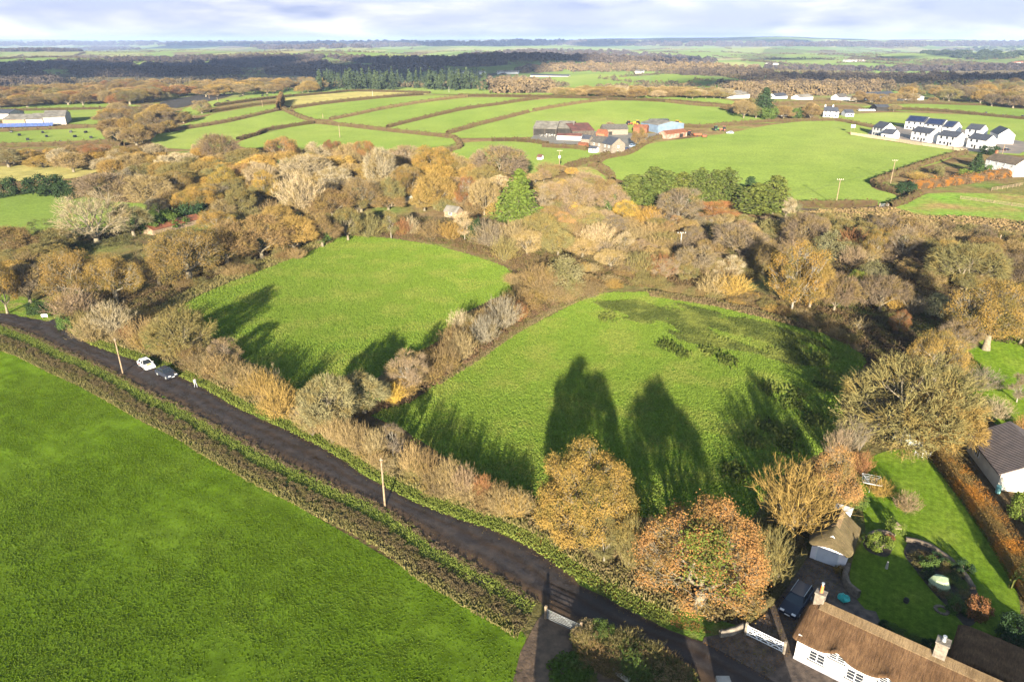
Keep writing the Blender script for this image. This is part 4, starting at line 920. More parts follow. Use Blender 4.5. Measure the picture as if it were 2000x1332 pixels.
('bush2',1922,340,320,24,'green','green bush in front of the old brown roofed house'),
('fanleaf',1792,352,334,34,'gold','golden bush inside the hedge corner'),
('bush2',1830,342,322,28,'olive','olive bush right of the golden bush in the hedge corner'),
('bush2',1884,346,330,24,'lime','yellow green shrub left of the dark garden conifer'),
('bush2',1902,350,334,22,'lime','yellow green shrub below the dark garden conifer'),
('bush',1768,378,354,40,'dkgreen','shaded dark bush at the track gate'),
('oak3',395,222,194,40,'tan','lone tan tree on the hillside above the copse'),
# garden
('bush2',1715,1072,1045,44,'lime','yellow green shrub in the bed beside the thatched garage'),
('bush2',1748,1040,1014,34,'lime','yellow green bush on the garden wall with bird table'),
('fan2',1770,1000,958,44,'pink','pink pampas like clump in the middle of the lawn'),
('bush',1905,1208,1168,44,'rust','rust brown rounded bush at the end of the flower bed'),
('bush',1975,1250,1205,60,'dkgreen','dark evergreen bush at the bottom right of the lawn'),
('bush2',1810,1108,1088,36,'green','low green shrub in the flower bed'),
('bush2',1882,1116,1096,30,'dkgreen','dark shrub with white flowers beside the flower bed'),
('fanleaf',1716,968,930,44,'gold','golden shrub at the head of the lawn near the rotary dryer'),
('bush',1672,992,960,36,'green','green shrub left of the rotary dryer'),
('bush2',1990,1012,962,50,'lime','lime green bush beside the cream bungalow gable'),
('bush',1600,1050,1010,50,'green','green bush against the garage side wall'),
('scrub',1640,1120,1104,22,'bronze','small bronze bush by the garage door'),
('bush2',1866,1196,1172,36,'green','low green plant cluster at the lower end of the flower bed'),
]
for t in TREES: T(*t)
for ch in PROTO['oakcone']['root'].children:
    if ch.name.startswith('ivy'): ch.color = (.105, .125, .025, 1)
PROTO['oakcone']['root'].rotation_euler = (0, 0, -.25)
# ---- copse beside the left farm sheds, far hedge trees: several of one kind that nothing tells apart
rn = random.Random(9)
def crowd(poly, n, keys, cols, w, hh, label, group, seed, mind=.55, cat=None):
    r = random.Random(seed); xs = [p[0] for p in poly]; ys = [p[1] for p in poly]; done = []; tries = 0
    while len(done) < n and tries < n * 60:
        tries += 1; x = r.uniform(min(xs), max(xs)); y = r.uniform(min(ys), max(ys))
        if not inside(np.array([x]), np.array([y]), poly)[0]: continue
        g = G(x, y); s = r.uniform(.75, 1.25)
        if any((g.x - a) ** 2 + (g.y - b) ** 2 < (mind * w * s) ** 2 for a, b in done): continue
        done.append((g.x, g.y)); c = COLS[r.choice(cols)]
        plant(r.choice(keys), (g.x, g.y, g.z), w * s, hh * r.uniform(.75, 1.2), c, label, group)
crowd([(200, 240), (222, 222), (270, 220), (330, 232), (362, 240), (335, 258), (300, 275), (265, 290), (232, 282), (210, 262)], 36, ['bare2', 'semi2', 'bare3', 'oak3'], ['brown', 'purple', 'tan', 'bronze', 'brown'], 11, 8.5, 'brown tree of the copse beside the bale field', 'trees of the brown copse', 1)
crowd([(0, 318), (200, 322), (420, 318), (560, 325), (700, 330), (860, 345), (960, 352), (960, 372), (700, 372), (400, 380), (240, 350), (0, 330)], 80, ['bare2', 'semi2', 'bare', 'bare3', 'semi'], ['tan', 'pale', 'olive', 'bronze', 'bronze', 'gold', 'gold'], 11, 8.0, 'bare tree filling the mixed belt behind the smallholding', 'trees filling the mixed belt', 2)
crowd([(420, 375), (700, 375), (960, 378), (1000, 430), (940, 424), (860, 416), (700, 416), (560, 430), (480, 430), (300, 420)], 60, ['bare2', 'semi2', 'bare', 'ivy', 'fan2'], ['tan', 'olive', 'brown', 'bronze', 'grey'], 8, 6.0, 'half bare tree crowding round the smallholding garden', 'trees round the smallholding', 3)
crowd([(960, 470), (1060, 430), (1200, 430), (1300, 440), (1440, 445), (1600, 440), (1600, 500), (1480, 545), (1380, 555), (1200, 535), (1120, 500), (1020, 500)], 110, ['bare', 'fan2', 'semi2', 'bare3', 'dome', 'fan', 'fanleaf'], ['tan', 'olive', 'brown', 'pink', 'purple', 'olive', 'grey'], 6.5, 4.6, 'bare scrub tree of the thicket behind the two meadows', 'scrub trees behind the two meadows', 4)
crowd([(1600, 440), (1760, 450), (1900, 462), (2060, 490), (2060, 600), (1950, 580), (1860, 572), (1780, 560), (1740, 530), (1600, 500)], 80, ['bare', 'fan2', 'semi2', 'bare3', 'dome', 'willow', 'fanleaf'], ['tan', 'olive', 'brown', 'purple', 'bronze', 'olive', 'purple'], 6.5, 4.6, 'bare scrub tree of the thicket below the rushy pasture', 'scrub trees below the rushy pasture', 5)
crowd([(140, 620), (260, 640), (330, 660), (300, 600), (420, 560), (640, 490), (620, 470), (420, 530), (260, 580), (120, 590)], 26, ['fan2', 'dome', 'fan', 'scrub'], ['brown', 'tan', 'bronze', 'olive'], 4.2, 2.6, 'low brown shrub along the oaks of the left meadow', 'shrubs under the oaks', 6)
crowd([(620, 330), (1100, 340), (1200, 360), (1220, 400), (1100, 420), (1010, 430), (960, 380), (700, 350)], 60, ['bare', 'bare3', 'semi2', 'fan2', 'pink', 'fanleaf'], ['tan', 'brown', 'pink', 'olive', 'gold'], 7, 5.0, 'bare tree of the belt below the farm paddock', 'trees below the farm paddock', 7)
crowd([(0, 490), (60, 484), (130, 500), (60, 560), (0, 570)], 7, ['semi2', 'fan2', 'bare3'], ['brown', 'olive', 'gold'], 8, 5.5, 'brown tree crowding the left edge above the lane', 'trees at the left edge', 8)
crowd([(1420, 205), (1600, 218), (1600, 236), (1420, 226)], 14, ['bare3', 'semi2', 'bush'], ['tan', 'brown', 'olive'], 8, 6, 'small tree round the lane cottages by the lone evergreen', 'trees round the lane cottages', 9)
crowd([(1640, 200), (1700, 190), (1800, 196), (1860, 200), (1800, 206), (1660, 210)], 16, ['bare3', 'semi2', 'bare2'], ['tan', 'brown'], 9, 7, 'bare tree among the bungalows beyond the white cottage', 'trees among the bungalows', 10)
LH = [(x + a * 22, y - a * 38) for (x, y), a in zip(UPR, np.linspace(1, .5, len(UPR)))]
for i, (x, y, _) in enumerate(dens(LH, 4)):
    if 1025 < x < 1330 or 555 < x < 600 or i % 2: continue
    g = G(x + rn.uniform(-8, 8), y + rn.uniform(-6, 6)); plant(rn.choice(['fan', 'fan2', 'fan3', 'dome']), g, rn.uniform(2.6, 4.2), rn.uniform(2.4, 4.4), rn.choice(['tan', 'brown', 'bronze', 'olive', 'tan']), 'bare brown shrub making up the roadside hedge of the two meadows', 'shrubs of the roadside hedge')
MH = [(990, 606), (1040, 582), (1100, 566), (1150, 570), (1100, 574), (1030, 590), (960, 630), (900, 672), (770, 775), (830, 735), (870, 700), (915, 662), (955, 632), (1000, 604), (1050, 580), (1110, 572)]
for i, (x, y, _) in enumerate(dens(MH, 5)):
    g = G(x + rn.uniform(-14, 14), y + rn.uniform(-8, 12)); plant(rn.choice(['fan', 'fan2', 'dome', 'fan3']), g, rn.uniform(3.0, 5.2), rn.uniform(2.2, 4.2), rn.choice(['tan', 'brown', 'brown', 'olive', 'bronze']), 'brown shrub making up the hedge between the two meadows', 'shrubs of the middle hedge')
crowd([(1125, 1245), (1170, 1232), (1260, 1275), (1340, 1320), (1330, 1350), (1220, 1320), (1140, 1280)], 16, ['fan2', 'scrub', 'dome', 'fanleaf'], ['olive', 'brown', 'tan', 'green'], 2.6, 1.9, 'loose green and brown shrub in the hedge by the lower gate', 'shrubs by the lower gate', 11, mind=.4)
# brambles and scrub on the ground: nobody could count it
def bramble(poly, n, r, h, color, label, seed, mat='leaf', per=20, ls=.30):
    rg = np.random.default_rng(seed); pts = [(p.x, p.y) for p in GL(poly)]; xs = [p[0] for p in pts]; ys = [p[1] for p in pts]; acc = []
    while len(acc) < n:
        X = rg.uniform(min(xs), max(xs), n); Y = rg.uniform(min(ys), max(ys), n); k = inside(X, Y, pts); acc += list(zip(X[k], Y[k]))
    c = np.array(acc[:n]); c = np.concatenate([c, hgt(c[:, 0], c[:, 1])[:, None]], 1)
    N_ = n * per; C = np.repeat(c, per, 0); th = rg.uniform(0, 6.28, N_); q = np.sqrt(rg.uniform(0, 1, N_)); hh = np.repeat(h * rg.uniform(.5, 1.3, n), per)
    D = np.stack([np.cos(th) * q * r, np.sin(th) * q * r, (1 - q * q * .8) * hh * rg.uniform(.5, 1.1, N_)], -1)
    V, Q = leaves(C + D, ls, rg, nrm(D), .3)
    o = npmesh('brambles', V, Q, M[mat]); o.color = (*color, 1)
    tag(o, label, 'brambles', kind='stuff')
bramble([(690, 458), (760, 462), (850, 476), (940, 498), (1000, 520), (1060, 560), (1130, 575), (1230, 560), (1330, 566), (1430, 588), (1540, 615), (1690, 680), (1720, 650), (1650, 610), (1540, 590), (1400, 560), (1240, 535), (1100, 505), (1000, 490), (860, 458), (720, 446)], 3400, .9, 1.0, (.125, .085, .045), 'dense brown bramble bank along the tops of both meadows', 61)
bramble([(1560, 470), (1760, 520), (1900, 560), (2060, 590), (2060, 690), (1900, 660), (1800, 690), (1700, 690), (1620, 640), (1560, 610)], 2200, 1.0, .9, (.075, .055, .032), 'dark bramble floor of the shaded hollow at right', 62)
bramble([(740, 760), (810, 735), (900, 668), (960, 622), (1030, 575), (1090, 560), (1150, 576), (1085, 600), (1000, 648), (930, 700), (850, 752), (800, 786), (750, 800)], 1700, .8, .9, (.14, .09, .052), 'brown bramble base of the middle hedge', 63)
bramble(band(UPR, (24, -36), (50, -84)), 1500, .7, .9, (.17, .125, .065), 'tangled base of the hedge along the upper side of the lane', 64)
bramble(bank(.46, .78), 2400, .42, .40, (.13, .10, .052), 'low flailed hedge bank between the lane and the front pasture', 65, per=48, ls=.15)
bramble(bank(0, .12), 700, .35, .35, (.13, .095, .06), 'brown bramble edge on the lower side of the lane', 66, per=40, ls=.15)
bramble([(300, 606), (380, 560), (520, 505), (640, 462), (700, 458), (690, 440), (560, 470), (420, 520), (300, 565), (230, 600), (260, 620)], 1300, .8, .9, (.12, .085, .045), 'brown scrub under the oaks on the left of the left meadow', 67)
bramble([(60, 430), (300, 440), (420, 455), (560, 450), (560, 470), (420, 500), (250, 480), (100, 500), (40, 470)], 900, 1.0, .9, (.08, .08, .035), 'rough green and brown scrub round the rusty roofed shed', 68)
bramble([(560, 440), (700, 420), (960, 430), (1060, 470), (1200, 480), (1400, 470), (1560, 440), (1560, 500), (1300, 540), (1060, 500), (900, 460), (700, 450)], 2000, 1.1, .9, (.11, .085, .045), 'brown undergrowth beneath the thicket behind the meadows', 69)
bramble([(1400, 1215), (1470, 1205), (1520, 1130), (1560, 1080), (1585, 1020), (1660, 960), (1690, 890), (1640, 880), (1590, 940), (1510, 1010), (1460, 1060), (1380, 1130)], 1300, .8, .9, (.13, .10, .045), 'tangled undergrowth between the right meadow and the drive', 70)
bramble([(1010, 1000), (1100, 1060), (1200, 1120), (1300, 1170), (1400, 1215), (1400, 1190), (1420, 1120), (1300, 1080), (1200, 1060), (1080, 1010), (1030, 975)], 1000, .7, .8, (.15, .115, .055), 'brambly hedge base between the golden and orange oaks', 71)
bramble([(1120, 1240), (1150, 1222), (1220, 1250), (1300, 1290), (1350, 1320), (1370, 1380), (1300, 1360), (1200, 1310), (1135, 1280)], 1300, .6, .9, (.085, .095, .03), 'big unclipped hedge by the lower field gate', 72)
bramble([(1680, 640), (1780, 650), (1850, 680), (1790, 700), (1700, 720), (1690, 690)], 500, .8, .8, (.06, .045, .03), 'dark scrub at the right corner of the right meadow', 73)

bramble([(1075, 1300), (1105, 1275), (1150, 1292), (1160, 1340), (1090, 1380)], 160, .5, .5, (.07, .11, .02), 'green weeds growing in the muddy field gateway', 74)
def litter(poly, n, color, label, seed):
    rg = np.random.default_rng(seed); pts = [(p.x, p.y) for p in GL(poly)]; xs = [p[0] for p in pts]; ys = [p[1] for p in pts]; X = rg.uniform(min(xs), max(xs), n * 12); Y = rg.uniform(min(ys), max(ys), n * 12); k = inside(X, Y, pts)
    c = np.stack([X[k], Y[k], np.full(int(k.sum()), .075)], -1)[:n]; V, Q = leaves(c, .13, rg, np.tile([0, 0, 2.2], (len(c), 1)), .5); o = npmesh('fallen_leaves', V, Q, M['leaf']); o.color = (*color, 1); tag(o, label, 'fallen leaves', kind='stuff')
litter(band(UPR, (-9, 12), (7, -10)), 5000, (.13, .085, .04), 'brown fallen leaves along the upper edge of the lane', 81)
litter([(x - 4, y + 6) for x, y in LO[6:]] + [(x + 10, y - 14) for x, y in LO[6:]][::-1], 4500, (.12, .085, .045), 'brown fallen leaves along the lower edge of the lane', 82)
litter([(1372, 1256), (1452, 1226), (1530, 1150), (1580, 1078), (1650, 1105), (1640, 1160), (1580, 1230), (1500, 1330)], 3500, (.15, .085, .035), 'leaves strewn over the cottage drive', 83)
tufts('verge_grass', band(UPR, (0, 2), (6, -8)), 5000, .22, .2, M['blade'], 84, 'ragged grass at the upper lane edge', color=(.12, .15, .03))

litter([(1030, 1030), (1130, 1070), (1230, 1130), (1330, 1200), (1400, 1240), (1330, 1230), (1180, 1160), (1080, 1095), (1000, 1045)], 5000, (.20, .105, .035), 'fallen leaves under the golden and the orange oak', 85)

crowd([(1785, 1068), (1830, 1085), (1880, 1125), (1905, 1170), (1905, 1210), (1870, 1195), (1825, 1150), (1790, 1105)], 26, ['bush2', 'fan2', 'scrub', 'dome'], ['dkgreen', 'brown', 'green', 'olive', 'dkgreen'], 1.3, .8, 'small dark plant in the curving flower bed', 'plants in the flower bed', 12, mind=.5)
crowd([(1690, 1052), (1742, 1048), (1738, 1080), (1700, 1078)], 5, ['bush2', 'scrub'], ['green', 'rust', 'dkgreen'], 1.1, .7, 'small plant in the bed beside the thatched garage', 'plants beside the garage', 13, mind=.5)
crowd([(1715, 1222), (1760, 1238), (1820, 1262), (1800, 1268), (1740, 1240)], 8, ['bush2', 'scrub', 'fan2'], ['dkgreen', 'brown', 'green'], 1.3, .8, 'small shrub along the back wall of the cottage', 'shrubs behind the cottage', 14, mind=.5)

WK = ['bare2', 'semi2', 'oak2', 'bare3', 'oak3']
crowd([(-40, 190), (100, 182), (230, 172), (330, 168), (430, 172), (430, 182), (330, 197), (270, 207), (150, 208), (-40, 214)], 120, WK, ['brown', 'tan', 'bronze', 'brown', 'olive', 'rust'], 17, 10.5, 'brown tree of the autumn wood stretching in from the left edge', 'trees of the left autumn wood', 21, mind=.42)
crowd([(400, 174), (520, 163), (640, 163), (640, 182), (500, 185), (400, 193)], 60, WK, ['bronze', 'tan', 'gold', 'brown'], 17, 10.5, 'tan and gold tree in the wood left of the dark conifers', 'trees left of the conifers', 22, mind=.42)
crowd([(1770, 186), (1860, 174), (2060, 168), (2060, 216), (1960, 213), (1880, 202), (1760, 194)], 80, WK, ['bronze', 'brown', 'tan', 'purple', 'olive'], 15, 10.5, 'brown tree of the woodland at the right edge beyond the white houses', 'trees of the right woodland', 23, mind=.42)

crowd([(1070, 187), (1200, 183), (1320, 181), (1450, 187), (1440, 195), (1100, 192)], 75, ['bare2', 'semi2', 'bare3', 'fan2'], ['tan', 'brown', 'tan', 'olive', 'pale'], 14, 7, 'bare tree of the long tan scrub wood along the hill top', 'trees of the hill top scrub', 24, mind=.4)
crowd([(985, 530), (1050, 512), (1180, 525), (1300, 552), (1290, 564), (1165, 572), (1085, 596), (1010, 590)], 40, ['fan2', 'dome', 'fan', 'fanleaf', 'scrub'], ['brown', 'tan', 'bronze', 'brown', 'olive'], 3.6, 2.4, 'brown shrub on the bramble bank between the tops of the meadows', 'shrubs between the meadow tops', 25, mind=.45)
crowd([(1300, 552), (1430, 575), (1560, 605), (1690, 672), (1680, 684), (1540, 618), (1420, 592), (1300, 570)], 34, ['fan2', 'dome', 'scrub', 'fanleaf'], ['brown', 'tan', 'bronze', 'olive'], 3.2, 1.8, 'low brown shrub along the top edge of the right meadow', 'shrubs along the right meadow top', 26, mind=.45)
# ---------------------------------------------------------------- field hedges, each one a thing
def hedge(pix, w, h, color, label, seed, group=None, dens=9, ls=.55, mat='leaf', pts=None, name='hedge', cat='hedge', flat=False):
    rg = np.random.default_rng(seed); P_ = pts or GL(pix); P_ = smooth_loop([Vector((p.x, p.y, 0)) for p in P_], 4, closed=False)
    C = []; Nn = []; V0 = []; Q0 = []
    for a, b in zip(P_[:-1], P_[1:]):
        d = b - a; L_ = d.length
        if L_ < 1e-3: continue
        d /= L_; s = Vector((-d.y, d.x, 0)); n = max(2, int(L_ * dens * (w + 2 * h) / 3))
        t = rg.uniform(-.02, 1.02, n); u = rg.uniform(-1, 1, n)
        ang = u * math.pi / 2 * 1.15
        prof = 1 + .18 * np.sin(t * L_ * .9 + a.x) if not flat else 1.0
        if flat:                                            # clipped: flat top, upright sides
            sx = np.clip(np.sin(ang) * 1.5, -1, 1); sz = np.clip(np.cos(ang) * 1.6, .02, 1)
        else: sx = np.sin(ang); sz = np.clip(np.cos(ang), .02, 1)
        jr = rg.uniform(.85, 1.08, n) * prof
        x = a.x + d.x * t * L_ + s.x * sx * w / 2 * jr; y = a.y + d.y * t * L_ + s.y * sx * w / 2 * jr
        C.append(np.stack([x, y, hgt(x, y) + sz * h * jr], -1)); Nn.append(np.stack([s.x * sx, s.y * sx, sz], -1))
    C = np.concatenate(C); Nn = np.concatenate(Nn)
    V, Q = leaves(C, ls, rg, Nn, .1); parts = [(V, Q)]
    # woody core so the hedge is solid
    n = len(P_); X = np.array([(p.x, p.y) for p in P_]); D = np.gradient(X, axis=0); D /= np.linalg.norm(D, axis=1)[:, None] + 1e-9; Sd = np.stack([-D[:, 1], D[:, 0]], -1); Z = hgt(X[:, 0], X[:, 1])
    prof = [(-.40, -.1), (-.38, .62), (-.2, .86), (.2, .86), (.38, .62), (.40, -.1)]; k = len(prof)
    V = np.stack([np.concatenate([X + Sd * a * w, (Z + b * h)[:, None]], 1) for a, b in prof], 1).reshape(-1, 3)
    i = np.arange(n - 1)[:, None] * k; j = np.arange(k - 1)[None]; parts.append((V, np.stack([i + j, i + j + 1, i + k + j + 1, i + k + j], -1).reshape(-1, 4)))
    o = npmesh(name, *join(parts), M[mat]); o.color = (*color, 1)
    return tag(o, label, cat, group)
HB = (.095, .066, .036)
FH = [
 ([(298, 263), (330, 258), (350, 255), (450, 238), (543, 217)], 'brown hedge climbing from the copse to the lone clump on the hill'),
 ([(465, 275), (500, 266), (525, 256), (575, 248), (612, 242)], 'brown hedge between the two pastures above the tree belt'),
 ([(546, 203), (552, 214), (595, 234), (640, 244), (700, 250), (755, 257), (820, 264), (888, 271)], 'long brown hedge running down from the hill clump toward the barns'),
 ([(570, 213), (700, 196), (760, 191), (825, 186)], 'hedge below the yellow stubble strip on the hill'),
 ([(645, 236), (700, 225), (755, 213), (830, 201), (912, 190)], 'second hedge down across the hill pastures'),
 ([(757, 251), (800, 240), (895, 217), (980, 205), (1049, 194)], 'third hedge down across the hill pastures'),
 ([(874, 263), (920, 249), (980, 234), (1031, 221)], 'hedge left of the gateway on the hill'),
 ([(1042, 218), (1090, 210), (1140, 202), (1182, 197)], 'hedge right of the gateway on the hill'),
 ([(895, 189), (1000, 190), (1105, 192), (1230, 197), (1300, 199), (1440, 211)], 'hedge along the crest above the broad farm pasture'),
 ([(413, 221), (480, 210), (546, 202)], 'hedge under the hillside cattle pasture'),
 ([(420, 209), (500, 197), (570, 189)], 'upper hedge of the hillside cattle pasture'),
 ([(574, 189), (640, 184), (700, 179), (840, 183)], 'hedge along the top of the stubble strip'),
 ([(888, 272), (900, 288), (880, 296), (860, 305)], 'short hedge dropping from the long hill hedge to the belt'),
 ([(960, 277), (1000, 277), (1035, 279), (1070, 285)], 'hedge left of the cattle yard'),
 ([(1060, 288), (1090, 290), (1130, 292), (1148, 296)], 'scrubby hedge in front of the cattle yard'),
 ([(1095, 336), (1120, 325), (1160, 314), (1196, 302), (1222, 300)], 'thick hedge from the stone farmhouse down the paddock'),
 ([(1168, 324), (1180, 312), (1225, 303), (1250, 289), (1275, 274), (1295, 270)], 'hedge curving from the farmhouse round the farmyard'),
 ([(1150, 325), (1170, 328), (1190, 340), (1197, 356)], 'dark hedge bending down beside the overgrown clearing'),
 ([(1335, 249), (1380, 250), (1415, 246), (1500, 240), (1597, 237)], 'hedge behind the old red farm machines'),
 ([(1597, 237), (1640, 238), (1700, 250), (1712, 252)], 'hedge from the white cottage to the first white house'),
 ([(1300, 201), (1370, 208), (1440, 212), (1450, 216)], 'brown hedge right of the broad farm pasture crest'),
 ([(1556, 404), (1600, 404), (1650, 403), (1710, 403)], 'clipped hedge at the bottom of the big bright pasture'),
 ([(1705, 362), (1722, 370), (1740, 376), (1752, 380)], 'hedge end projecting into the big bright pasture by the track gate'),
 ([(1703, 360), (1725, 352), (1750, 343), (1800, 325), (1850, 309), (1886, 301)], 'long hedge from the track corner to the old brown roofed house'),
 ([(1735, 407), (1760, 400), (1780, 390), (1795, 382)], 'brown hedge right of the track gate'),
 ([(1700, 214), (1780, 216), (1850, 220), (1950, 230), (2040, 238)], 'hedge behind the new houses below the bale pasture'),
 ([(1720, 204), (1800, 204), (1870, 206), (1960, 208)], 'thin hedge below the far right woodland'),
 ([(-60, 262), (60, 256), (195, 250)], 'hedge along the top of the bale pasture'),
 ([(-60, 289), (100, 285), (214, 280)], 'hedge along the bottom of the bale pasture'),
 ([(196, 250), (206, 264), (218, 280), (240, 286)], 'tan hedge end between the bale pasture and the copse'),
 ([(-60, 219), (130, 216), (230, 214), (275, 214)], 'thin hedge across the field behind the pale farm sheds'),
 ([(1450, 200), (1520, 205), (1600, 204), (1640, 202)], 'hedge below the bungalows'),
 ([(1890, 470), (1940, 474), (2000, 480), (2060, 486)], 'dark hedge under the rushy pasture at the right edge'),
]
for i, (pp, lb) in enumerate(FH):
    hedge(pp, 3.6 if i in (2, 14, 15, 28) else 3.0, 2.3, HB, lb, 100 + i, dens=5, ls=.75)
hedge([(1775, 366), (1800, 366), (1830, 362), (1870, 358), (1920, 350), (1960, 344), (2010, 332), (2060, 322)], 7, 3.0, (.125, .085, .048), 'big copper and brown hedge below the old brown roofed house', 140, dens=7, ls=.6, mat='copper')
hedge([(545, 216), (548, 206), (552, 199)], 4, 7, (.17, .105, .05), 'small clump of brown hedge trees where the hill hedges meet', 141, dens=6, ls=.9)
# the garden's clipped beech hedge and the hedge of the neighbouring bungalow
hedge([(1822, 884), (1862, 935), (1905, 992), (1945, 1050), (1985, 1115), (2030, 1190)], 2.3, 2.0, (.15, .10, .035), 'tall clipped copper hedge down the right side of the garden', 150, dens=260, ls=.13, flat=True, mat='copper')
hedge([(1990, 1160), (2040, 1110), (2080, 1080)], 2.0, 2.0, (.06, .09, .02), 'green hedge closing the garden at the right edge', 151, dens=200, ls=.13, flat=True)
hedge([(1455, 1215), (1500, 1180), (1540, 1130), (1572, 1082)], .9, .7, (.13, .11, .05), 'low ivy and leaf hedge along the drive edge', 152, dens=160, ls=.13)
# ---------------------------------------------------------------- houses
M['render'] = plain('white_render', (.62, .61, .60), .85, .1, .8, (.56, .55, .53))
M['lime'] = plain('limewash', (.66, .65, .63), .85, .1, 1.2, (.54, .52, .49))
M['slate'] = plain('slate', (.060, .063, .074), .55, .35, 1.5, (.035, .04, .055), .4, 6)
M['slate_grey'] = plain('old_slate', (.10, .09, .08), .75, .35, 1.2, (.06, .055, .045), .4, 6)
M['brown_tile'] = plain('mossy_tile', (.13, .095, .065), .85, .4, .8, (.08, .065, .045), .4, 6)
M['stone'] = plain('rubble_stone', (.22, .185, .145), .9, .4, 2.5, (.12, .10, .08), .6, 6)
M['brick'] = plain('red_brick', (.36, .13, .06), .85, .4, 4, (.24, .09, .05), .3, 10)
M['glass'] = plain('window_glass', (.03, .035, .045), .12, .3, 1, spec=.6)
M['white'] = plain('white_paint', (.78, .78, .78), .5, .06)
M['rust'] = plain('rusty_iron', (.20, .075, .035), .8, .5, .8, (.15, .055, .03), .2)
M['rust_pale'] = plain('rust_streaked_boards', (.34, .24, .19), .85, .4, .5, (.20, .085, .045)); M['dark_timber'] = plain('dark_timber', (.085, .07, .055), .9, .4, .8, (.04, .034, .028))
M['rust2'] = plain('red_oxide_roof', (.115, .045, .036), .8, .45, .3, (.07, .035, .03), .2)
M['asb'] = plain('fibre_cement', (.20, .18, .15), .9, .4, .35, (.11, .10, .08), .2)
M['blue'] = plain('blue_cladding', (.15, .205, .28), .6, .25, .4, (.11, .155, .215))
M['darkin'] = plain('dark_boards', (.03, .028, .025), .95, .4, .6)
M['timber'] = plain('weathered_timber', (.27, .20, .13), .85, .4, 2, (.16, .115, .07))
M['pale_timber'] = plain('pale_timber', (.42, .34, .22), .85, .3, 2, (.28, .22, .14))
M['solar'] = plain('solar_panel', (.018, .026, .065), .18, .3, .6, spec=.5)
M['galv'] = plain('galvanised_steel', (.45, .47, .48), .45, .25, 3, metal=.4)
M['black'] = plain('black_wrap', (.012, .013, .018), .35, .3, 1)
M['concrete'] = plain('concrete', (.36, .33, .29), .9, .3, 1, (.25, .23, .2))
